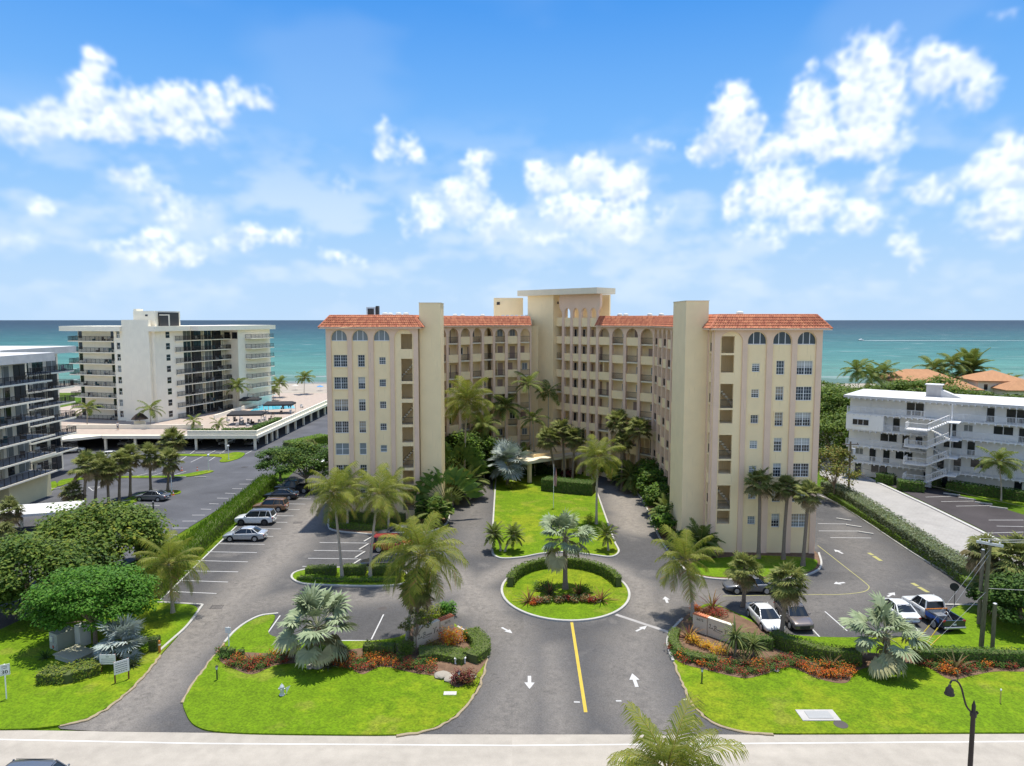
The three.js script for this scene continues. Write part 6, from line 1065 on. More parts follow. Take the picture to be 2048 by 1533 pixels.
hedge('yellow-green shrub hedge at the utility boxes', [[-34.21, -49.6], [-32.21, -49.6], [-30.93, -50.86]], .9, .85, { pal: [[.18, .24, .02], [.24, .27, .03], [.10, .17, .02]], leaf: .2, den: 60, rough: .5 }); hedge('dark block hedge beside the left drive', [[-28.72, -54.23], [-28.01, -54.23]], .4, 1.1, { pal: PAL.dark, leaf: .13, den: 110 });
hedge('low dark hedge on the terrace edge, left part', [[-65, -143.0], [-60.5, -143.0]], .7, 1.1, { pal: PAL.green, leaf: .3, den: 30, y: 3.01 }); hedge('terrace edge hedge, right part turning the corner', [[-59, -143.0], [-53.2, -143.2], [-53.0, -160]], .8, 1.2, { pal: PAL.green, leaf: .32, den: 28, y: 3.01 });
for (const [a, b, l] of [[[59.16, -113.05], [61.06, -111.3], 'brown-green hedge at the left of the outside stair'], [[59.65, -107.96], [63.01, -106.68], 'clipped hedge under the outside stair'], [[65.84, -110.62], [66.86, -109.27], 'small clipped hedge right of the outside stair'], [[66.99, -107.31], [74.3, -100.4], 'long clipped hedge before the white gallery block']]) hedge(l, [a, b], 1.0, 1.5, { pal: PAL.green, leaf: .26, den: 40 });

// flower bed plants
straps('dracaena', 'tall spiky yellow-green plant in front of the right name wall', [17.35, -53.14], 1.7, 60, [[.16, .20, .04], [.22, .24, .07], [.10, .14, .04]], { stem: 1.6, low: -.7, w: .06 }); straps('dracaena', 'lower spiky clump right of the tall spiky plant', [18.66, -52.97], 1.5, 60, [[.16, .20, .04], [.22, .24, .07], [.10, .14, .04]], { stem: .9, low: -.6, w: .06 });
tree('small_tree', 'small twisted leafy tree in front of the left name wall', [-7.56, -53.8], [1.3, 1.2, 1.2], 2.4, { clumps: 22, per: 60, leaf: .16, pal: [[.10, .13, .03], [.14, .17, .04], [.20, .18, .05]], tr: .08 });
for (const [a, l, h, p] of [[[1.53, -63.8], 'left red spiky plant on the turning circle', 1.5, PAL.croton], [[3.62, -65.6], 'spiky plant left of the silver palm on the turning circle', 1.5, PAL.croton], [[6.39, -65.6], 'spiky plant right of the silver palm on the turning circle', 1.4, PAL.croton], [[8.33, -64.04], 'right spiky plant on the turning circle', 1.6, PAL.croton], [[18.12, -62.1], 'dark red spiky plant behind the right name wall', 1.7, PAL.wine.concat(PAL.croton)], [[14.55, -56.26], 'red spiky plant left of the right name wall', 1.6, PAL.wine.concat(PAL.croton)], [[23.97, -51.24], 'spiky plant among orange flowers on the right bed', 1.3, [[.14, .14, .05], [.22, .12, .05]]], [[33.13, -50.86], 'large arching spiky plant beside the street lamp', 1.8, [[.20, .17, .08], [.12, .12, .04], [.26, .14, .06]]], [[17.64, -51.62], 'arching brown-green plant below the spiky plants', 1.3, [[.14, .12, .05], [.20, .13, .06]]], [[-19.64, -51.62], 'dark red spiky plant on the left bed corner', 1.0, PAL.wine], [[-7.88, -51.39], 'yellow-striped spiky plant on the left bed', .8, [[.35, .28, .08], [.25, .10, .04]]], [[-13.91, -51.39], 'spiky plant at the foot of the large silver palm', 1.0, [[.24, .24, .12], [.14, .15, .06]]], [[-28.73, -51.62], 'spiky cycad beside the left signs', .9, [[.20, .22, .08], [.13, .16, .05]]], [[-36.13, -52.81], 'low dark plant by the utility cabinet', .9, PAL.dark]]) straps('spiky_plant', l, a, h, 34, p, { w: .055, low: -.1, arch: .2 });
const bush = (a, l, R, p, n = 500, leaf = .13, o = {}) => shrub('flowering_shrub', l, a, R, { pal: p, n, leaf, ...o });
bush([-4.82, -55.36], 'orange and yellow croton bush beside the left name wall', [1.2, 1.25, 1.0], PAL.gold.concat(PAL.orange), 1100, .14); bush([-6.22, -54.48], 'sparse golden shrub under the left name wall', [.8, .7, .6], [[.25, .18, .03], [.18, .14, .03]], 350); bush([14.73, -55.36], 'golden shrub at the left end of the right name wall', [.8, .7, .7], PAL.gold, 400); bush([16.33, -53.64], 'golden bush under the right name wall', [.9, .7, .7], PAL.gold, 450); bush([15.46, -54.48], 'small golden bush beside the one under the right name wall', [.7, .55, .6], PAL.gold, 350);
bush([17.73, -60.69], 'long red flowering shrub behind the right name wall', [1.8, .7, .9], PAL.red, 900); bush([16.46, -61.44], 'orange flowering shrub at the back of the right bed', [.7, .7, .7], PAL.orange, 400); bush([16.68, -58.94], 'yellow-green clipped shrub over the right name wall', [1.5, .8, .6], PAL.yellow, 700); bush([-5.7, -60.69], 'leafy green shrub at the end of the left name wall', [1.0, 1.3, .9], PAL.bright, 700, .22); bush([-7.1, -60.16], 'yellow-green shrub behind the left name wall', [1.7, 1.1, .9], PAL.yellow, 900, .15);
bush([-3.21, -49.03], 'dark red shrub by the white stones', [.9, 1.1, .8], PAL.wine.concat(PAL.croton), 550, .16); bush([-3.92, -48.89], 'small dark shrub left of the red one by the white stones', [.6, .9, .6], PAL.wine, 350, .15);
[[2.35, -63.45], [3.15, -63.69], [4.45, -63.69], [5.17, -64.04], [5.85, -63.8], [6.79, -63.92], [7.46, -63.69]].forEach((q, i) => bush(q, 'mottled low plant in the middle of the turning circle', [.6, .6, .55], i % 3 ? PAL.croton.concat([[.30, .32, .14]]) : PAL.red.concat([[.35, .30, .2]]), 260, .17, { group: 'mottled plants on the turning circle' }));
bush([2.96, -66.85], 'round green bush left of the turning circle palm', [1.1, .8, .9], PAL.dark, 600, .14); bush([6.98, -65.85], 'round green bush right of the turning circle palm', [.9, .8, .8], PAL.hedge, 500, .13); bush([1.97, -63.11], 'orange flower clump at the left of the turning circle', [.4, .4, .4], PAL.orange, 200, .11);
const BEDS = [[-23, 'at the left corner of the left bed'], [-15, 'left of the silver palm on the left bed'], [-9, 'along the middle of the left bed'], [2, 'near the name wall end of the left bed'], [16, 'at the tip of the right bed'], [20.5, 'under the spiky plants of the right bed'], [25, 'before the long dark hedge of the right bed'], [30, 'left of the silver palm on the right bed'], [99, 'beyond the silver palm on the right bed']];
[[-22.43, -52.68, 0], [-22.89, -53.77, 0], [-21.38, -51.79, 0], [-22.06, -52.96, 0], [-21.05, -51.57, 0], [-21.08, -52.25, 1], [-20.32, -51.33, 0], [-20.66, -52.09, 1], [-19.8, -51.17, 0], [-20.17, -51.98, 1], [-19.41, -50.97, 0], [-19.58, -51.76, 1], [-18.85, -51.15, 0], [-19.23, -52.19, 1], [-18.61, -51.63, 0], [-18.99, -52.47, 0], [-18.38, -51.95, 0], [-18.6, -53.07, 1], [-17.68, -52.26, 0], [-18.2, -53.1, 1], [-17.32, -52.11, 0], [-17.56, -53.08, 1], [-14, -51.98, 0], [-14.1, -53.02, 0], [-13.39, -51.72, 1], [-13.44, -52.54, 0], [-12.63, -51.33, 1], [-13, -52.35, 0], [-12.19, -51.19, 0], [-12.37, -52.51, 1], [-11.73, -51.25, 0], [-11.77, -52.17, 0], [-11.31, -50.93, 0], [-11.41, -51.88, 0], [-10.64, -51.17, 0], [-11.16, -52.36, 1], [-10.39, -51.66, 1], [-10.63, -52.64, 1], [-10.15, -51.84, 0], [-10.21, -52.66, 1], [-9.56, -51.73, 1], [-9.7, -52.84, 0], [-8.81, -51.51, 1], [-9.18, -52.66, 0], [-8.41, -51.17, 0], [-8.62, -52.16, 0], [-7.67, -51.22, 0], [-7.89, -52.05, 0], [-7.29, -51.19, 0], [-7.26, -51.82, 0], [-6.72, -50.81, 0], [-6.75, -51.73, 0], [-6.05, -50.67, 0], [-6.07, -51.54, 1], [12.62, -53.08, 0], [12.58, -54.19, 0], [13.03, -52.73, 1], [13.03, -53.82, 0], [13.29, -52.13, 0], [13.32, -53.18, 1], [13.84, -52.25, 0], [13.99, -52.93, 0], [14.24, -51.96, 0], [14.26, -52.66, 0], [14.49, -51.55, 1], [14.62, -52.54, 0], [15, -51.26, 0], [15.11, -52.2, 0], [15.18, -50.95, 0], [15.52, -52.09, 0], [15.94, -50.97, 0], [16.06, -51.67, 1], [16.16, -50.62, 0], [16.6, -51.7, 0], [16.88, -50.66, 0], [16.99, -51.54, 0], [17.13, -50.13, 0], [17.67, -51.39, 0], [17.76, -50.5, 0], [18.16, -51.32, 1], [18.23, -50.59, 0], [18.7, -51.6, 1], [18.72, -50.62, 0], [19.21, -51.55, 0], [19.42, -50.92, 0], [19.88, -51.99, 0], [19.8, -50.99, 0], [20.35, -52.2, 0], [20.57, -51.42, 0], [20.82, -52.57, 0], [21.17, -51.69, 0], [21.36, -52.53, 0], [21.55, -51.39, 0], [22.04, -52.36, 0], [21.85, -50.95, 1], [22.04, -51.65, 0], [22.31, -50.38, 1], [22.58, -51.47, 1], [22.63, -49.99, 1], [23.33, -51.34, 1], [23.11, -49.97, 1], [23.67, -51.14, 1], [23.47, -49.92, 1], [24.05, -51.02, 1], [23.85, -49.8, 1], [24.5, -50.86, 1], [24.47, -49.84, 1], [24.7, -50.85, 1], [25.1, -50.39, 1], [25.64, -51.37, 1], [31.14, -51.63, 0], [32.1, -52.84, 0], [31.56, -51.54, 0], [32.24, -52.26, 0], [31.81, -51.13, 0], [32.67, -52.17, 0], [32.1, -50.57, 1], [32.58, -51.57, 1], [32.28, -50.39, 1], [32.88, -51.36, 1], [32.78, -50.21, 1], [33.59, -51.29, 0], [33.68, -50.48, 0], [34.25, -51.47, 0], [34.42, -50.94, 0], [35.08, -51.98, 0], [35.19, -51.09, 0], [35.61, -51.82, 0], [35.69, -51.22, 1], [36.65, -52.43, 0], [36.41, -51.55, 0], [37.28, -52.54, 0], [36.84, -51.29, 0], [37.55, -52.17, 0], [37.41, -51.19, 0], [38.13, -52.25, 0], [37.77, -51.33, 0], [38.54, -52.34, 0]].forEach(([x, z, k], i) => bush([x, z], (k ? 'orange flower clump ' : i % 3 === 0 ? 'green-leaved bedding plant ' : 'red-leaved bedding plant ') + (i % 2 ? 'in the back row ' : 'in the front row ') + BEDS.find(b => x < b[0])[1], [.55, k ? .6 : .5, .5], k ? (i % 2 ? PAL.orange.concat(PAL.green) : PAL.orange.concat([[.06, .12, .02]])) : i % 3 === 0 ? PAL.green : i % 3 === 1 ? PAL.red.concat(PAL.green) : PAL.red.concat([[.05, .11, .02], [.05, .11, .02]]), 190, .12, { group: k ? 'orange flowers in the front beds' : 'red bedding plants in the front beds' }));

// ---------------------------------------------------------------- vehicles
const mTyre = std(rgb(.015, .015, .016), .85), mRim = std(rgb(.42, .43, .44), .35, { metalness: .7 }), mRimDark = std(rgb(.03, .03, .03), .4), mCarGlass = std(rgb(.02, .024, .028), .05), mTrim = std(rgb(.02, .02, .021), .6), mLampW = std(rgb(.62, .64, .66), .15), mLampR = std(rgb(.35, .02, .015), .25), mPlate = std(rgb(.65, .65, .62), .6);
const paint = (r, g, b, m = 0) => new THREE.MeshPhysicalMaterial({ color: rgb(r, g, b), roughness: .38, metalness: m, clearcoat: 1, clearcoatRoughness: .06, side: THREE.DoubleSide });
function loft(st, ringFn, capEnds = true) {             // smooth skin through rings of points
  const p = [], idx = [], m = ringFn(st[0]).length; st.forEach(s => ringFn(s).forEach(v => p.push(...v)));
  for (let k = 0; k < st.length - 1; k++) for (let i = 0; i < m; i++) { const a = k * m + i, b = k * m + (i + 1) % m; idx.push(a, b, a + m, b, b + m, a + m); }
  if (capEnds) for (const k of [0, st.length - 1]) { const c = p.length / 3; let x = 0, y = 0, z = 0; for (let i = 0; i < m; i++) { x += p[(k * m + i) * 3]; y += p[(k * m + i) * 3 + 1]; z += p[(k * m + i) * 3 + 2]; } p.push(x / m, y / m, z / m); for (let i = 0; i < m; i++) idx.push(c, k * m + i, k * m + (i + 1) % m); }
  const g = new THREE.BufferGeometry(); g.setAttribute('position', new THREE.Float32BufferAttribute(p, 3)); g.setAttribute('uv', new THREE.Float32BufferAttribute(new Array(p.length / 3 * 2).fill(0), 2)); g.setIndex(idx); g.computeVertexNormals(); return g;
}
const SPEC = {
  sedan: { L: 4.85, W: .92, r: .33, ax: [1.45, -1.4], body: [[-2.42, .72, .42, .78], [-2.36, .84, .3, .98], [-1.9, .9, .22, 1.02], [-1.0, .92, .2, .98], [.2, .92, .2, .95], [1.0, .91, .2, .93], [1.7, .89, .22, .84], [2.2, .82, .26, .74], [2.42, .66, .36, .62]], belt: [1.15, -1.75, .955, .80], roof: [.25, -1.0, 1.43, .58], blt: 1 },
  suv: { L: 4.7, W: .94, r: .37, ax: [1.42, -1.38], body: [[-2.34, .80, .46, .95], [-2.28, .88, .34, 1.08], [-1.8, .93, .26, 1.12], [-.8, .94, .24, 1.1], [.3, .94, .24, 1.08], [1.1, .93, .24, 1.07], [1.75, .91, .26, 1.0], [2.2, .86, .3, .9], [2.35, .72, .4, .78]], belt: [1.1, -2.22, 1.09, .84], roof: [.42, -1.95, 1.72, .66], rack: true },
  pickup: { L: 5.7, W: .98, r: .4, ax: [1.85, -1.75], body: [[-.55, .95, .34, 1.12], [-.4, .97, .32, 1.18], [.4, .98, .3, 1.18], [1.2, .98, .3, 1.18], [1.7, .97, .32, 1.16], [2.4, .94, .34, 1.1], [2.72, .88, .38, 1.02], [2.85, .78, .46, .9]], belt: [1.45, -.52, 1.17, .86], roof: [.78, -.36, 1.86, .70], bed: true },
};
const rimG = latheG([[0, .0], [.05, .02], [.2, .015], [.235, .03], [.24, 0]], 14).rotateX(Math.PI / 2);
function car(kind, label, col, [x, z], ry, o = {}) {
  const S = SPEC[kind], k = o.k || 1, t = thing(kind === 'pickup' ? 'pickup_truck' : 'parked_car', label, kind === 'pickup' ? 'pickup truck' : 'car', [x, o.y || .01, z], ry, o.group), pm = col; t.scale.setScalar(k);
  const ring = ([X, w, yb, yt]) => { const pts = []; for (const s of [1, -1]) { const a = [[X, yb, w * .55 * s], [X, yb + .02, w * .92 * s], [X, yb + .16, w * s], [X, (yb + yt) / 2 + .05, w * s], [X, yt - .1, w * .985 * s], [X, yt - .02, w * .9 * s], [X, yt, w * .55 * s]]; pts.push(...(s > 0 ? a : a.reverse())); } return pts; };
  part('body', loft(S.body, ring), pm, t);
  const [bf, br, by, bw] = S.belt, [rf, rr, ryy, rw] = S.roof;
  const A = s => V(bf, by - .02, bw * s), B = s => V(br, by - .02, bw * s), C = s => V(rr, ryy, rw * s), D = s => V(rf, ryy, rw * s), bow = v => v;
  const curved = (p0, p1, p2, p3, out, n = 5) => { const g = new GB(); for (let i = 0; i < n; i++) for (let j = 0; j < 3; j++) { const q = (u, v) => p0.clone().lerp(p1, u).lerp(p3.clone().lerp(p2, u), v).addScaledVector(out, Math.sin(Math.PI * u) * .07); g.quad(q(i / n, j / 3), q((i + 1) / n, j / 3), q((i + 1) / n, (j + 1) / 3), q(i / n, (j + 1) / 3)); } return g.build(); };
  part('windshield', curved(A(1), A(-1), D(-1), D(1), V(1, .3, 0)), mCarGlass, t); part('rear_window', curved(B(-1), B(1), C(1), C(-1), V(-1, .2, 0)), mCarGlass, t);
  for (const s of [1, -1]) { const w = part('side_window', curved(s > 0 ? B(1) : A(-1), s > 0 ? A(1) : B(-1), s > 0 ? D(1) : C(-1), s > 0 ? C(1) : D(-1), V(0, 0, s * .4), 6), mCarGlass, t);
    const mb = (bf + br) / 2 - .1, mr = (rf + rr) / 2 - .05; const pl = new GB(); const off = V(0, .01, .02 * s); pl.tube([V(mb, by, bw * s), V(mr, ryy, rw * s + .02 * s)].map(v => v.add(off)), [.035, .03], 4); pl.tube([A(s), D(s)].map(v => v.clone().add(off)), [.05, .04], 5); pl.tube([B(s), C(s)].map(v => v.clone().add(off)), [.075, .06], 5); if (kind !== 'pickup') { const q = .78; pl.tube([V(lerp(bf, br, q), by, bw * s), V(lerp(rf, rr, q + .08), ryy, rw * s)].map(v => v.add(off)), [.03, .03], 4); } part('pillars', pl.build(), pm, w); }
  part('roof', loft([[rf + .12, ryy - .06, .9], [rf - .05, ryy + .02, 1], [(rf + rr) / 2, ryy + .055, 1.02], [rr + .08, ryy + .015, 1], [rr - .12, ryy - .06, .9]], ([X, y, q]) => [[X, y - .06, rw * q + .04], [X, y, rw * q], [X, y + .03, rw * q * .6], [X, y + .04, 0], [X, y + .03, -rw * q * .6], [X, y, -rw * q], [X, y - .06, -rw * q - .04]]), o.roof || pm, t);
  if (S.rack) part('roof_rack', new GB().tube([V(rf - .1, ryy + .1, rw - .04), V(rr + .2, ryy + .1, rw - .04)], [.025, .025], 4).tube([V(rf - .1, ryy + .1, -rw + .04), V(rr + .2, ryy + .1, -rw + .04)], [.025, .025], 4).build(), mTrim, t);
  const front = S.body[S.body.length - 1], rear = S.bed ? [-2.85, .9, .5, 1.1] : S.body[0];
  for (const s of [1, -1]) {
    for (const X of S.ax) { part('wheel_arch', new THREE.CylinderGeometry(S.r + .07, S.r + .07, .04, 18).rotateX(Math.PI / 2).translate(X, S.r + .02, (S.W - .012) * s), mTrim, t); const wh = part('wheel', new THREE.CylinderGeometry(S.r, S.r, .22, 18).rotateX(Math.PI / 2), mTyre, t); wh.position.set(X, S.r, (S.W - .085) * s); const rm = part('rim', rimG, o.rim || mRim, wh); rm.position.z = .112 * s; rm.scale.set(S.r / .34 * .98, S.r / .34 * .98, s); for (let q = 0; q < 5; q++) { } }
    part('headlight', new THREE.SphereGeometry(1, 10, 6).scale(.1, .07, .2).translate(front[0] - .22, front[3] - .02, front[1] * .86 * s), mLampW, t);
    part('taillight', new THREE.SphereGeometry(1, 10, 6).scale(.07, .1, .2).translate(rear[0] + .06, rear[3] - .03, rear[1] * .92 * s), mLampR, t);
    part('mirror', new THREE.SphereGeometry(1, 8, 6).scale(.07, .07, .13).translate(bf - .25, by + .08, (bw + .2) * s), pm, t);
  }
  part('grille', boxG(front[0] - .08, front[2] + .04, -front[1] * .6, front[0] + .012, front[3] - .1, front[1] * .6), mTrim, t);
  part('number_plate', boxG(rear[0] - .03, (rear[2] + rear[3]) / 2 - .06, -.15, rear[0] + .02, (rear[2] + rear[3]) / 2 + .06, .15), mPlate, t);
  if (S.bed) {
    const bm = o.bed || pm, w = .95, x0 = -2.82, x1 = -.58, yb = .5, yt = 1.16; part('bed_side', boxG(x0, yb, w - .08, x1, yt, w), bm, t); part('bed_side', boxG(x0, yb, -w, x1, yt, -w + .08), bm, t); part('tailgate', boxG(x0 - .03, yb + .05, -w + .082, x0 + .05, yt - .02, w - .082), o.gate || bm, t); part('bed_floor', boxG(x0 + .052, yb, -w + .082, x1, yb + .12, w - .082), mTrim, t); part('cab_back', boxG(x1 + .002, yb, -.92, x1 + .05, 1.1, .92), pm, t);
    part('bumper', new RoundedBoxGeometry(.16, .16, 1.85, 2, .05).translate(x0 - .1, .55, 0), mRim, t);
    if (o.edge) { part('bed_edging', new GB().box(x1 - .1, .5, -w - .006, x1 - .03, 1.18, -w + .09).box(x1 - .1, .5, w - .09, x1 - .03, 1.18, w + .006).box(x1 - .1, 1.182, -w - .006, x1 - .02, 1.24, w + .006).build(), o.edge, t); part('blue_panel', boxG(x0 + .5, .72, -w - .008, x1 - .03, 1.1, -w - .002), paint(.02, .09, .35), t); const [g, m] = decal(1.3, .34, 256, 66, (c, W, H) => { c.clearRect(0, 0, W, H); c.strokeStyle = '#16181c'; c.lineWidth = 6; c.lineCap = 'round'; c.beginPath(); c.moveTo(14, 12); c.lineTo(46, 10); c.lineTo(16, 50); c.lineTo(52, 48); for (let q = 0; q < 5; q++) { c.moveTo(66 + q * 36, 34); c.bezierCurveTo(70 + q * 36, 14, 92 + q * 36, 18, 88 + q * 36, 36); c.bezierCurveTo(84 + q * 36, 54, 64 + q * 36, 50, 66 + q * 36, 34); } c.stroke(); }, { transparent: true }); const d = part('door_lettering', g, m, t); d.position.set(.55, .85, -.992); d.rotation.y = Math.PI; }
    if (o.load) { part('cargo', new GB().box(-1.6, .62, -.5, -.9, 1.0, .3).tube([V(-2.2, .7, .4), V(-1.6, 1.35, .2), V(-1.2, .8, -.4)], [.03, .03, .03], 5).build(), mRim, t); }
  }
  return t;
}
const cW = paint(.62, .62, .60), cSil = paint(.42, .43, .44, .35), cBlk = paint(.012, .012, .014), cBrown = paint(.22, .115, .05, .3), cRed = paint(.30, .012, .015, .1), cGrey = paint(.13, .135, .145, .4), cTaupe = paint(.15, .125, .11, .4), cNavy = paint(.012, .016, .03);
function canvasTex(w, h, draw) { const c = document.createElement('canvas'); c.width = w; c.height = h; draw(c.getContext('2d'), w, h); const t = new THREE.CanvasTexture(c); t.colorSpace = THREE.SRGBColorSpace; return t; }
function decal(w, h, tw, th, draw, extra = {}) { const g = new THREE.PlaneGeometry(w, h); return [g, std(rgb(1, 1, 1), .8, { map: canvasTex(tw, th, draw), ...extra })]; }
const PI = Math.PI;
car('sedan', 'silver sedan parked nose-in, first of the row along the bright hedge', cSil, [-31.9, -82.9], PI, { k: 1.03 });
car('suv', 'white boxy off-road wagon with black wheels, second in the hedge row', cW, [-33.07, -89.58], PI, { k: 1.06, rim: mRimDark, roof: cGrey });
car('suv', 'bronze brown wagon, third in the hedge row', cBrown, [-33.26, -95.83], PI, { k: .98 });
car('sedan', 'black sedan, fourth in the hedge row', cBlk, [-33.95, -102.41], PI, { k: 1.02 });
car('pickup', 'black pickup under the small tree at the end of the hedge row', cBlk, [-33.24, -106.36], PI);
car('suv', 'white jeep-like wagon facing out beside the left wing', cW, [-35.07, -127.87], -PI / 2 + .15, { rim: mRimDark, roof: cBlk });
car('suv', 'red wagon behind the large coconut palm', cRed, [-13.69, -79.01], 0); car('sedan', 'black sedan behind the parking island hedge', cBlk, [-13.71, -73.12], PI); car('sedan', 'dark grey car behind the red wagon', cGrey, [-13.76, -83.67], PI);
car('sedan', 'grey sedan beside the row of cabbage palms on the next lot', cGrey, [-52.39, -101.54], PI - .12); car('sedan', 'white car beside the balcony building', cW, [-87.55, -139.17], .4); car('sedan', 'white car half hidden by the cabbage palm crowns', cW, [-75.88, -132.56], .3);
car('sedan', 'dark grey sedan side-on behind the right fan palm', cGrey, [22.96, -66.73], PI); car('sedan', 'white sedan facing the right front bed', cW, [21.89, -59.34], -PI / 2 + .05); car('suv', 'taupe crossover facing the right front bed', cTaupe, [24.44, -59.55], -PI / 2 + .03, { k: .97 });
car('sedan', 'white car half hidden behind the right silver palm', cW, [34.17, -61.01], PI / 2); car('pickup', 'white work pickup with a dark bed and orange edging', cW, [36.74, -60.16], PI / 2 + .08, { bed: cNavy, load: true, k: 1.03, edge: std(rgb(.50, .17, .03), .5) });
car('suv', 'dark wagon on the concrete road at the bottom left corner', cGrey, [-25.86, 1.75, -36.88].filter((_, i) => i !== 1), 0);
[[-81, -147.5], [-73, -147.5], [-67, -147.8], [-60, -147.5], [-54.8, -147.6]].forEach(([x, z], i) => car(i % 2 ? 'suv' : 'sedan', ['silver car under the left end of the deck', 'white wagon under the deck, second from the left', 'dark car under the middle of the deck', 'pale wagon under the deck near its corner', 'grey car under the deck corner'][i], [cSil, cW, cBlk, cSil, cGrey][i], [x, z], -PI / 2));

// ---------------------------------------------------------------- street furniture and small things
// name walls
function script(c, s, x, y) {                            // brush-script lettering: La Bonne Vie
  c.strokeStyle = '#1c1512'; c.lineCap = 'round'; c.lineJoin = 'round';
  const P = (w, pts) => { c.lineWidth = w * s; c.beginPath(); c.moveTo(x + pts[0][0] * s, y + pts[0][1] * s); for (let i = 1; i < pts.length; i += 3) if (pts[i + 2]) c.bezierCurveTo(x + pts[i][0] * s, y + pts[i][1] * s, x + pts[i + 1][0] * s, y + pts[i + 1][1] * s, x + pts[i + 2][0] * s, y + pts[i + 2][1] * s); c.stroke(); };
  P(7, [[34, 6], [10, -6], [4, 18], [26, 14], [34, 10], [24, 58], [14, 72], [6, 84], [-4, 76], [8, 70], [22, 66], [30, 84], [48, 72]]);           // L
  P(6, [[72, 58], [58, 50], [48, 72], [60, 76], [70, 76], [74, 58], [74, 56], [72, 66], [74, 78], [84, 72]]);                                      // a
  P(7, [[122, 8], [120, 30], [112, 60], [108, 84], [104, 92], [94, 90], [92, 82]]); P(7, [[98, 22], [112, 0], [152, -2], [148, 22], [144, 40], [124, 42], [120, 42], [140, 40], [156, 52], [146, 68], [136, 82], [116, 78], [108, 72]]);   // B
  const o = (q) => P(5.5, [[q + 14, 58], [q, 56], [q - 2, 76], [q + 10, 76], [q + 22, 74], [q + 20, 58], [q + 12, 58], [q + 18, 62], [q + 24, 62], [q + 28, 58]]), n = (q) => P(5.5, [[q, 60], [q + 2, 66], [q, 72], [q - 1, 76], [q + 4, 62], [q + 14, 52], [q + 16, 62], [q + 16, 70], [q + 14, 78], [q + 24, 72]]), e = (q) => P(5.5, [[q, 68], [q + 16, 66], [q + 16, 54], [q + 8, 56], [q - 2, 60], [q - 2, 80], [q + 10, 76], [q + 18, 74], [q + 20, 70], [q + 22, 66]]);
  o(164); n(196); n(222); e(250);
  P(7, [[300, 6], [322, -4], [326, 18], [324, 40], [324, 60], [322, 84], [322, 88], [336, 60], [338, 20], [352, 0], [366, -10], [374, 4], [362, 12]]); P(5.5, [[362, 58], [360, 66], [358, 78], [368, 74]]); e(380); P(6, [[366, 44], [367, 44], [367, 45], [368, 45]]);
  P(5, [[96, 92], [130, 112], [180, 92], [210, 104], [226, 110], [240, 100], [232, 94]]);                                                          // flourish
}
function nameWall(label, x0, z0, x1, z1, numLeft) {
  const F = frame(x0, z0, x1, z1), L = F.L, t = thing('name_wall', label, 'sign', [x0, .1, z0], F.a), j = L * .62, sA = numLeft ? L - j : 0, mW = std(rgb(.62, .52, .38), .9, { map: stuccoTex });
  const n0 = numLeft ? 0 : j, n1 = numLeft ? L - j : L; part('lettered_panel', boxG(sA + (numLeft ? .03 : 0), -.1, -.3, sA + j - (numLeft ? 0 : .03), 1.5, 0), mW, t); part('number_panel', boxG(n0, -.1, -.34, n1, 1.45, .05), mW, t);
  part('panel_coping', boxG(sA + (numLeft ? .03 : 0), 1.502, -.34, sA + j - (numLeft ? 0 : .03), 1.56, .04), std(rgb(.66, .58, .46), .9), t);
  const nt = Math.round((n1 - n0) / .24); for (let k = 0; k < nt; k++) { const xx = n0 + (k + .5) * (n1 - n0) / nt; part('coping_tile', new THREE.CylinderGeometry(.13, .13, .5, 8, 1, false, 0, Math.PI).rotateZ(Math.PI / 2).rotateY(Math.PI / 2).translate(xx, 1.455, -.145), mTile, t); }
  const tr = { transparent: true }; let [g, m] = decal(j * .9, j * .9 * .29, 1024, 297, (c, w, h) => { c.clearRect(0, 0, w, h); script(c, 2.4, 30, 30); }, tr); let d = part('lettering', g, m, t); d.position.set(sA + j / 2, .82, .006);
  [g, m] = decal(.95, .32, 256, 86, (c, w, h) => { c.clearRect(0, 0, w, h); c.fillStyle = '#1c1512'; c.font = 'bold 78px serif'; c.textAlign = 'center'; c.textBaseline = 'middle'; c.fillText('3475', w / 2, h / 2 + 4); }, tr); d = part('house_number', g, m, t); d.position.set((n0 + n1) / 2, 1.16, .057);
}
nameWall('cream name wall with script lettering on the left bed', -7.65, -54.48, -4.86, -57.38, false); nameWall('cream name wall with script lettering on the right bed', 15.26, -57.76, 17.7, -55.27, true);
// flagpole
{ const t = thing('flagpole', 'white flagpole with a limp striped flag on the courtyard lawn', 'flagpole', [5.78, 0.1, -96.87]); part('pole', new GB().tube([V(0, -.1, 0), V(0, 6.0, 0)], [.05, .035], 8).build(), mFrame, t); part('finial', new THREE.SphereGeometry(.08, 10, 8).translate(0, 6.05, 0), mRim, t);
  const g = new THREE.PlaneGeometry(1.0, 2.6, 20, 18), P = g.attributes.position; for (let i = 0; i < P.count; i++) { const u = P.getX(i) + .5, v = 1.3 - P.getY(i); P.setXYZ(i, .05 + u * .38 + .05 * Math.sin(v * 2 + u * 5), 5.8 - v - u * .25, .16 * Math.sin(u * 17 + v * .8) * (.3 + u * .7)); } g.computeVertexNormals();
  part('flag', g, std(rgb(1, 1, 1), .85, { map: canvasTex(256, 512, (c, w, h) => { for (let k = 0; k < 13; k++) { c.fillStyle = k % 2 ? '#d9d6d2' : '#a8202f'; c.fillRect(k * w / 13, 0, w / 13 + 1, h); } c.fillStyle = '#232a55'; c.fillRect(0, 0, w * .54, h * .4); c.fillStyle = '#d9d6d2'; for (let a = 0; a < 9; a++) for (let b = 0; b < 6; b++) { c.beginPath(); c.arc((b + .6 + (a % 2) * .4) * w * .082, (a + .6) * h * .043, 4, 0, 7); c.fill(); } }) }), t); }
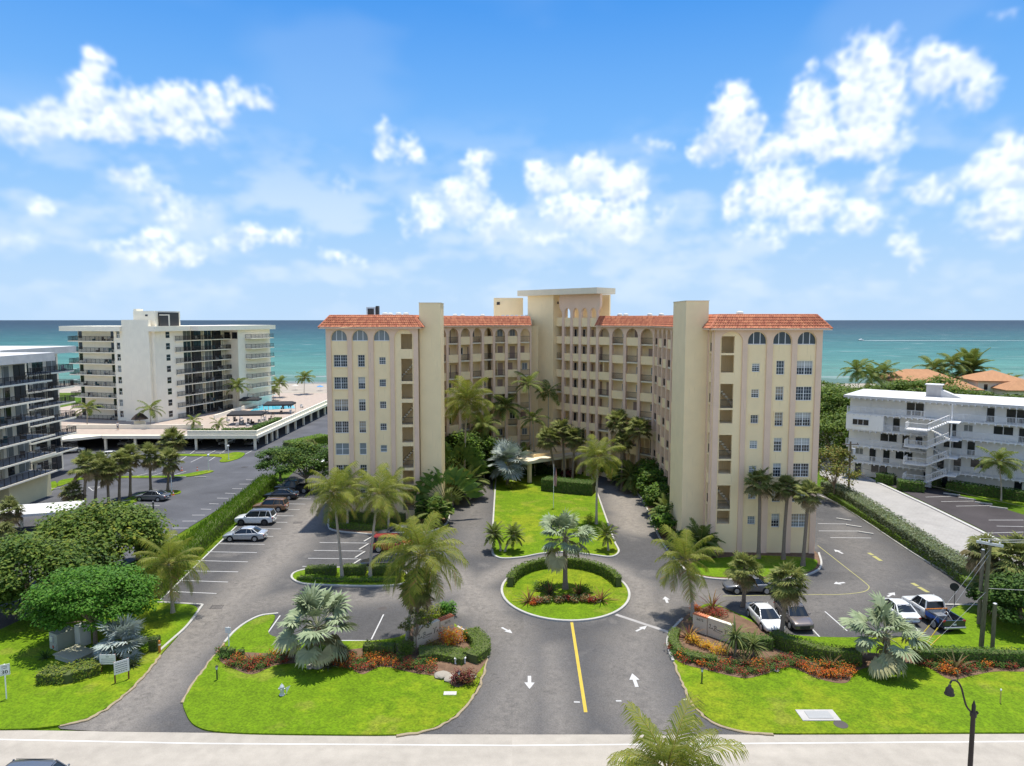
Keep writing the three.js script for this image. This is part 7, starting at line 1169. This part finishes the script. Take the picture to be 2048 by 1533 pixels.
// street lamp
{ const mP = std(rgb(.03, .022, .02), .5, { metalness: .3 }), t = thing('street_lamp', 'dark brown street lamp with a curved arm and hanging lantern', 'street lamp', [22.48, 0.03, -33.0].map((v, i) => i === 1 ? 0 : v)), H = 7.4;
  part('pole', latheG([[0, 0], [.22, 0], [.22, .5], [.14, .8], [.12, 3], [.105, 6.9], [.15, 6.95], [.15, 7.15], [.09, 7.2], [.09, 7.5], [.02, 7.75], [0, 7.8]], 12), mP, t);
  const pts = [V(-.05, 7.1, 0), V(-.35, 7.45, 0), V(-.5, 7.9, -.02), V(-.62, 8.35, -.05), V(-.82, 8.68, -.08), V(-1.06, 8.72, -.1), V(-1.16, 8.55, -.1)]; part('arm', new GB().tube(new THREE.CatmullRomCurve3(pts).getPoints(24), new Array(25).fill(.045), 7).build(), mP, t);
  const lan = part('lantern', latheG([[0, 0], [.06, 0], [.08, -.1], [.17, -.2], [.2, -.42], [.23, -.44], [.23, -.5], [0, -.5]], 14), mP, t); lan.position.set(-1.16, 8.5, -.1); part('lens', latheG([[0, -.56], [.12, -.55], [.19, -.505], [0, -.505]], 14), mLampW, lan); part('bracket', new GB().tube([V(.12, 7.05, 0), V(.22, 7.12, 0), V(.16, 7.2, 0)], [.05, .05, .05], 6).build(), mP, t); }
// power poles and wires
const woodTex = texGen(256, (u, v) => { const f = fbm(u * 30, v * 3, 4), b = .75 + .5 * (f - .5); return [.25 * b, .21 * b, .15 * b]; }, 0), mWood = std(rgb(1, 1, 1), .95, { map: woodTex }), mWoodG = std(rgb(.75, .85, .7), .95, { map: woodTex });
{ const t = thing('power_pole', 'tall wooden power pole with a grey crossarm at the right front', 'utility pole', [37.65, 0.1, -54.83]); part('pole', new GB().tube([V(0, -.2, 0), V(.1, 4, 0), V(.22, 8.7, 0)], [.19, .17, .13], 10).build(), mWoodG, t); part('crossarm', boxG(-.75, 8.35, -.12, 1.05, 8.55, .0), mMetal, t).rotation.y = -.75; for (const x of [-.5, .1, .8]) put(part('insulator', latheG([[0, 0], [.05, 0], [.06, .1], [.03, .2], [0, .2]], 8), mFrame, t), x * .73, 8.55, x * .68);
  const w = (n, a, b, sag) => { const pts = []; for (let k = 0; k <= 14; k++) { const s = k / 14; pts.push(V(...a).lerp(V(...b), s).add(V(0, -sag * 4 * s * (1 - s), 0))); } part(n, new GB().tube(pts, new Array(15).fill(.017), 4).build(), std(rgb(.38, .38, .37), .6), t); };
  for (const x of [-.5, .1, .8]) w('wire', [x * .73, 8.75, x * .68], [32, 9.2, x + 1], .35); w('wire', [.12, 4.8, 0], [32, 5.5, .5], .6);
  const gx = (l, a, b) => { w(l, a, b, .02); const A = V(...a), B = V(...b), q = B.clone().lerp(A, .24); part('guy_guard', new GB().tube([B, q], [.045, .045], 5).build(), std(rgb(.60, .44, .04), .6), t); }; gx('guy_wire', [.15, 8.0, .1], [-6.0, .05, .6]); gx('guy_wire', [.16, 7.6, .1], [-5.3, .05, .9]); gx('guy_wire', [.1, 4.6, .1], [-4.8, .05, .7]); }
{ const t = thing('power_pole', 'shorter wooden pole just behind the tall power pole', 'utility pole', [40.27, 0.1, -59.14]); part('pole', new GB().tube([V(0, -.2, 0), V(0, 6.5, 0)], [.17, .14], 10).build(), mWood, t); part('cap', boxC(.2, .06, .2), mMetal, t).position.y = 6.5; }
{ const t = thing('wooden_post', 'short greenish wooden post right of the power pole', 'post', [37.95, 0.1, -53.97]); part('pole', new GB().tube([V(0, -.2, 0), V(0, 3.9, 0)], [.16, .15], 10).build(), mWoodG, t); part('cap', latheG([[0, .06], [.1, .04], [.15, 0]], 10), mMetal, t).position.y = 3.9; }
{ const t = thing('power_pole', 'thin dark power pole beside the white gallery block', 'utility pole', [49.17, 0, -101.83]); part('pole', new GB().tube([V(0, -.2, 0), V(0, 8.6, 0)], [.17, .13], 9).build(), mWood, t); part('crossarm', boxG(-1.2, 8.1, -.06, 1.2, 8.25, .06), mWood, t); for (const x of [-1, 0, 1]) put(part('insulator', latheG([[0, 0], [.06, 0], [.06, .15], [0, .2]], 8), mTrim, t), x, 8.25, 0); part('transformer', new THREE.CylinderGeometry(.28, .28, .8, 12).translate(.45, 7.2, 0), mMetal, t); const pts = []; for (let k = 0; k <= 16; k++) { const s = k / 16; pts.push(V(0, 5.2, 0).lerp(V(20, 6.0, 45), s).add(V(0, -3.2 * 4 * s * (1 - s) * .25, 0))); } part('wire', new GB().tube(pts, new Array(17).fill(.02), 4).build(), mTrim, t); }
// signs
function sign(label, [x, z], w, h, y, ry, draw, legs = 2, col = mFrame) { const t = thing('sign_board', label, 'sign', [x, .1, z], ry); if (legs === 2) for (const s of [-1, 1]) put(part('post', boxG(-.04, -.1, -.04, .04, y + h / 2, .04), col, t), s * (w / 2 - .05), 0, -.05); else part('post', boxG(-.035, -.1, -.035, .035, y + h / 2, .035), col, t).position.z = -.05; part('board', boxG(-w / 2, y - h / 2, -.005, w / 2, y + h / 2, .02), mFrame, t); const [g, m] = decal(w * .96, h * .94, 256, Math.round(256 * h / w), draw); part('face', g, m, t).position.set(0, y, .026); return t; }
const mRedWood = std(rgb(.16, .045, .03), .8); const txt = (c, s, x, y, px, f = 'sans-serif', b = 'bold') => { c.font = b + ' ' + px + 'px ' + f; c.textAlign = 'center'; c.textBaseline = 'middle'; c.fillText(s, x, y); };
sign('white speed limit sign on a thin post at the left edge', [-34.93, -46.88], .62, .78, 2.1, .5, (c, w, h) => { c.fillStyle = '#dedcd8'; c.fillRect(0, 0, w, h); c.strokeStyle = '#151515'; c.lineWidth = 6; c.strokeRect(10, 10, w - 20, h - 20); c.fillStyle = '#151515'; txt(c, 'SPEED', w / 2, 55, 50); txt(c, 'LIMIT', w / 2, 110, 50); txt(c, '30', w / 2, 225, 150); }, 1);
sign('wide white notice board on red posts by the left drive', [-30.02, -50.63], 1.15, .75, 1.0, .05, (c, w, h) => { c.fillStyle = '#dad6cf'; c.fillRect(0, 0, w, h); c.fillStyle = '#33302c'; txt(c, 'NO', w / 2, 36, 34, 'serif'); for (const [y, n] of [[78, 10], [112, 12], [144, 9]]) for (let k = 0; k < n; k++) c.fillRect(22 + k * (w - 44) / n, y - 6, (w - 44) / n * .7, 9); }, 2, mRedWood);
sign('tilted white notice board on red posts beside the left drive', [-28.26, -49.32], 1.0, .95, 1.1, .75, (c, w, h) => { c.fillStyle = '#dad6cf'; c.fillRect(0, 0, w, h); c.fillStyle = '#33302c'; for (const [y, n] of [[40, 6], [84, 9], [126, 8], [170, 9], [208, 5]]) for (let k = 0; k < n; k++) c.fillRect(24 + k * (w - 48) / n, y - 8, (w - 48) / n * .7, 12); }, 2, mRedWood);
sign('small blank white sign at the top of the left front lawn', [-22.74, -54.83], .5, .45, 1.35, -.2, (c, w, h) => { c.fillStyle = '#d2d0cc'; c.fillRect(0, 0, w, h); }, 1);
{ const t = thing('sign_board', 'round dark sign on a thin post at the end of the right lot', 'sign', [40.56, 0.1, -63.0], -.6); part('post', boxG(-.03, -.1, -.03, .03, 2.1, .03), mTrim, t); part('disc', new THREE.CylinderGeometry(.38, .38, .03, 20).rotateX(PI / 2).translate(-.05, 1.75, .05), mTrim, t); }
// hydrant
{ const t = thing('fire_hydrant', 'silver fire hydrant on the left front lawn', 'hydrant', [-16.05, 0.1, -47.4]); part('barrel', latheG([[0, 0], [.2, 0], [.2, .06], [.13, .07], [.13, .55], [.17, .57], [.17, .62], [.13, .65], [.1, .74], [.03, .78], [.03, .84], [0, .84]], 16), mMetal, t); for (const [x, z] of [[1, 0], [-1, 0], [0, 1]]) part('outlet_cap', new THREE.CylinderGeometry(.06, .06, .12, 10).rotateZ(x ? PI / 2 : 0).rotateX(z ? PI / 2 : 0).translate(x * .17, .46, z * .17), mMetal, t); }
{ const t = thing('yard_marker', 'small tilted white marker beside the hydrant', 'marker', [-15.78, 0.1, -47.53]); part('stake', boxG(-.012, -.05, -.012, .012, .5, .012), mFrame, t); const g = new GB(); g.tri(V(0, .5, 0), V(.3, .65, 0), V(.02, .12, 0)); g.tri(V(0, .5, .01), V(.02, .12, .01), V(.3, .65, .01)); part('pennant', g.build(), mFrame, t); }
{ const t = thing('marker_post', 'thin yellow marker post on the right front lawn', 'post', [33.38, 0.1, -46.37]); part('post', latheG([[0, -.05], [.05, -.05], [.05, .85], [.04, .9], [0, .92]], 10), std(rgb(.55, .45, .10), .6), t); part('cap', latheG([[0, 1.02], [.05, 1.0], [.055, .9]], 10), mFrame, t); }
const boll = (l, [x, z]) => { const t = thing('path_light', l, 'light', [x, .1, z]); part('post', latheG([[0, -.05], [.06, -.05], [.05, .0], [.045, .75], [.07, .78], [0, .78]], 10), mTrim, t); part('lantern', latheG([[.06, .78], [.09, .98], [.0, .98]], 6), mLampW, t); part('cap', latheG([[.13, .98], [.02, 1.1], [0, 1.12]], 6), mTrim, t); };
boll('short black path light at the left end of the left bed', [-21.47, -49.53]); boll('short black path light at the tip of the right bed', [13.73, -49.18]); boll('short black path light among the white stones', [-3.8, -48.75]);
{ const t = thing('bollard', 'orange marker bollard at the edge of the left drive', 'bollard', [-27.76, 0.1, -53.8]); part('post', latheG([[0, -.1], [.09, -.1], [.09, .9], [.05, .97], [0, .98]], 12), std(rgb(.55, .22, .03), .6), t); part('band', latheG([[.093, .6], [.093, .7]], 12), mFrame, t); }
// utility boxes
const mBoxG = std(rgb(.36, .37, .31), .7, { map: plainTex });
{ const t = thing('utility_cabinet', 'grey-green utility cabinet on the left lawn', 'cabinet', [-36.01, 0.1, -54.83], -.5); part('body', new RoundedBoxGeometry(1.1, 1.35, 1.5, 2, .04).translate(0, .68, 0), mBoxG, t); part('meter', boxG(-.3, .7, .752, .1, 1.15, .86), mMetal, t); part('door', boxG(-.45, .1, .752, .45, .62, .78), mBoxG, t); part('label', boxG(-.05, .2, .781, .12, .4, .787), mLampR, t); }
{ const t = thing('utility_cabinet', 'narrow pale utility cabinet under the bright green tree', 'cabinet', [-34.56, 0.1, -55.09], -.5); part('body', new RoundedBoxGeometry(.7, 1.75, .9, 2, .03).translate(0, .88, 0), std(rgb(.50, .51, .47), .7), t); part('door', boxG(-.28, .15, .452, .28, 1.6, .47), std(rgb(.46, .47, .43), .7), t); }
{ const t = thing('transformer_pad', 'flat greenish metal transformer lid on the left lawn', 'utility box', [-33.91, 0.1, -52.97], -.45); part('base', boxG(-1.15, -.05, -.85, 1.15, .3, .85), mBoxG, t); part('lid', new RoundedBoxGeometry(2.5, .12, 1.9, 2, .03).translate(0, .36, 0), std(rgb(.40, .38, .28), .8, { map: soilTex.clone() }), t).material.map = plainTex; }
single('manhole', 'round iron manhole cover by the concrete pad', 'manhole', latheG([[0, .03], [.42, .03], [.45, 0]], 20), mIron, [21.29, 0.102, -43.79]);
{ const t = thing('concrete_pad', 'white concrete vault pad in the right front lawn', 'pad', [20.25, 0.1, -44.83]); part('slab', boxG(-1.25, -.05, -.65, 1.25, .05, .65), std(rgb(.44, .42, .39), .9, { map: plainTex }), t); part('hatch', new RoundedBoxGeometry(1.6, .03, .85, 2, .012).translate(.05, .066, 0), std(rgb(.37, .37, .36), .85, { map: plainTex }), t); }
{ const t = thing('valve_cover', 'small oval utility cover on the left front lawn', 'cover', [-4.34, 0.1, -47.6]); part('frame', new RoundedBoxGeometry(.9, .06, .45, 3, .02).translate(0, .02, 0), std(rgb(.50, .47, .42), .9), t); part('lid', new RoundedBoxGeometry(.55, .03, .26, 2, .012).translate(0, .06, 0), mMetal, t); }
single('manhole', 'round iron manhole cover behind the front parking bays', 'manhole', latheG([[0, .02], [.36, .02], [.4, 0]], 20), mIron, [-11.79, 0.0082, -62.54]);
const rockG = [0, 1, 2].map(k => { const g = new THREE.IcosahedronGeometry(1, 2), P = g.attributes.position; for (let i = 0; i < P.count; i++) { const a = 1 + (vnoise(P.getX(i) * 1.7 + k * 9, P.getY(i) * 1.7 + P.getZ(i) * 2.3) - .5) * .6; P.setXYZ(i, P.getX(i) * a, P.getY(i) * a * .6, P.getZ(i) * a); } g.computeVertexNormals(); return g; });
const mStone = std(rgb(.36, .32, .26), .95, { map: plainTex });
[[-5.11, -50.04, .62, 'large flat white stone by the dark red shrub'], [-4.52, -49.6, .55, 'flat white stone nearest the path light'], [-15.15, -51.39, .42, 'pale rock left under the large silver palm'], [-14.58, -51.24, .35, 'pale rock under the middle of the large silver palm'], [-2.89, -49.89, .35, 'flat pale stone at the drive edge of the left bed'], [19.7, -50.86, .3, 'small pale stone on the right bed front']].forEach(([x, z, s, l], i) => { const m = single('stone', l, 'stone', rockG[i % 3], mStone, [x, .12 + s * .15, z], i); m.scale.set(s, s * .5, s * .8); });
{ const t = thing('bench', 'small white garden bench on the left bed', 'bench', [-3.96, 0.1, -52.01], .1); part('seat', boxG(-.45, .4, -.16, .45, .47, .16), mFrame, t); for (const x of [-.35, .35]) part('leg', boxG(x - .06, -.05, -.12, x + .06, .4, .12), mFrame, t); }
// neighbour lot lights and cones
const lp = (l, [x, z], h) => { const t = thing('lamp_post', l, 'lamp post', [x, .05, z]); part('post', latheG([[0, -.05], [.14, -.05], [.14, .3], [.07, .35], [.055, h], [0, h]], 10), mFrame, t); part('globe', new THREE.SphereGeometry(.2, 12, 10).translate(0, h + .16, 0), mLampW, t); };
lp('white globe lamp post on the far grass island', [-53.08, -131.12], 2.5); lp('white globe lamp post at the tip of the long grass island', [-52.69, -121.43], 2.6); lp('white globe lamp post at the end of the palm row', [-51.77, -106.05], 2.9);
const coneG = latheG([[.2, 0], [.2, .03], [.15, .03], [.03, .7], [0, .7]], 10), mCone = std(rgb(.55, .10, .02), .7);
[[-57.57, -121.84, 'orange traffic cone left of the island lamp post'], [-54.87, -121.84, 'orange traffic cone nearest the island lamp post'], [-50.81, -104.5, 'orange traffic cone beside the palm row lamp post']].forEach(([x, z, l]) => { const t = thing('traffic_cone', l, 'traffic cone', [x, .004, z]); part('cone', coneG, mCone, t); part('band', latheG([[.115, .25], [.075, .45]], 10), mFrame, t); });
{ const t = thing('yard_statue', 'small dark post light beside the grey sedan', 'post', [-49.96, 0.004, -96.87]); part('post', latheG([[0, 0], [.12, 0], [.1, .6], [.16, .7], [.05, .95], [0, .95]], 10), mTrim, t); part('cap', latheG([[.05, .95], [.1, 1.0], [0, 1.1]], 8), mMetal, t); }
// beach umbrellas and the boat
for (const [px, l, c] of [[[-82.13, -267.44], 'pale beach umbrella on the sand', [.5, .46, .4]], [[-71.64, -263.62], 'blue beach umbrella near the left wing', [.10, .25, .45]]]) { const t = thing('beach_umbrella', l, 'umbrella', [px[0], -.5, px[1]]); part('pole', new GB().tube([V(0, -.3, 0), V(0, 2.3, 0)], [.03, .03], 6).build(), mFrame, t); part('canopy', latheG([[1.3, 1.8], [.9, 2.1], [0, 2.4]], 10), std(rgb(...c), .8), t); }
{ const t = thing('motorboat', 'white motorboat running across the sea', 'boat', [455.92, -0.8, -928.78], 0); part('hull', loft([[-4.2, .1, .9], [-3, 1.0, .8], [0, 1.5, .7], [3.4, 1.45, .7]], ([X, w, y]) => [[X, y - .75, 0], [X, y - .3, w * .8], [X, y + .4, w], [X, y + .4, -w], [X, y - .3, -w * .8]]), mFrame, t); part('cabin', new RoundedBoxGeometry(2.4, 1.3, 1.8, 2, .2).translate(0, 1.7, 0), mFrame, t); part('windscreen', boxG(-1.3, 1.7, -.7, -1.2, 2.2, .7), mCarGlass, t); }
// a person walking on the deck terrace
{
  const bones = [[[0, 1.02, 0], [0, 1.42, 0], .15, .18], [[0, 1.5, .0], [0, 1.62, 0], .07, .1], [[0, 1.62, 0], [0, 1.68, .02], .1, .09], [[.08, .98, 0], [.1, .52, .14], .1, .075], [[.1, .52, .14], [.1, .07, .05], .07, .045], [[-.08, .98, 0], [-.1, .52, -.02], .1, .075], [[-.1, .52, -.02], [-.1, .1, -.26], .07, .045], [[.1, .05, .05], [.1, .03, .22], .045, .035], [[-.1, .07, -.27], [-.1, .02, -.12], .045, .035], [[.19, 1.38, 0], [.24, 1.1, -.1], .06, .045], [[.24, 1.1, -.1], [.23, .86, -.02], .042, .032], [[-.19, 1.38, 0], [-.24, 1.1, .12], .06, .045], [[-.24, 1.1, .12], [-.22, .88, .26], .042, .032], [[-.19, 1.4, 0], [.19, 1.4, 0], .07, .07]];
  const sd = (p) => { let d = 9; for (const [a, b, r0, r1] of bones) { const ab = [b[0] - a[0], b[1] - a[1], b[2] - a[2]], ap = [p[0] - a[0], p[1] - a[1], p[2] - a[2]], t = Math.max(0, Math.min(1, (ap[0] * ab[0] + ap[1] * ab[1] + ap[2] * ab[2]) / (ab[0] ** 2 + ab[1] ** 2 + ab[2] ** 2))); const q = Math.hypot(ap[0] - ab[0] * t, ap[1] - ab[1] * t, ap[2] - ab[2] * t) - lerp(r0, r1, t), k = .04, h = Math.max(0, Math.min(1, .5 + .5 * (d - q) / k)); d = lerp(d, q, h) - k * h * (1 - h); } return d; };
  const N = 64, mc = new MarchingCubes(N, mFrame, false, false, 60000); mc.isolation = 0; for (let k = 0; k < N; k++) for (let j = 0; j < N; j++) for (let i = 0; i < N; i++) mc.field[i + j * N + k * N * N] = -sd([(i / N * 2 - 1), (j / N * 2 - 1) + .9, (k / N * 2 - 1)]); mc.update();
  const n = mc.count, g = new THREE.BufferGeometry(); g.setAttribute('position', new THREE.Float32BufferAttribute(Array.from(mc.positionArray.slice(0, n * 3)), 3)); g.setAttribute('normal', new THREE.Float32BufferAttribute(Array.from(mc.normalArray.slice(0, n * 3)), 3)); g.translate(0, .9, 0);
  const col = []; for (let i = 0; i < n; i++) { const y = g.attributes.position.getY(i), x = Math.abs(g.attributes.position.getX(i)); const c = y > 1.64 ? [.05, .03, .02] : y > 1.5 || x > .2 && y < 1.15 ? [.42, .26, .18] : y > .95 ? [.6, .58, .56] : y > .45 ? [.10, .11, .14] : y > .07 ? [.42, .26, .18] : [.5, .5, .5]; col.push(...c); } g.setAttribute('color', new THREE.Float32BufferAttribute(col, 3));
  single('person', 'person in a white top walking on the deck terrace', 'person', g, std(rgb(1, 1, 1), .85, { vertexColors: true }), [-83.08, 3.02, -148.06], .6);
}
renderer.render(scene, camera);
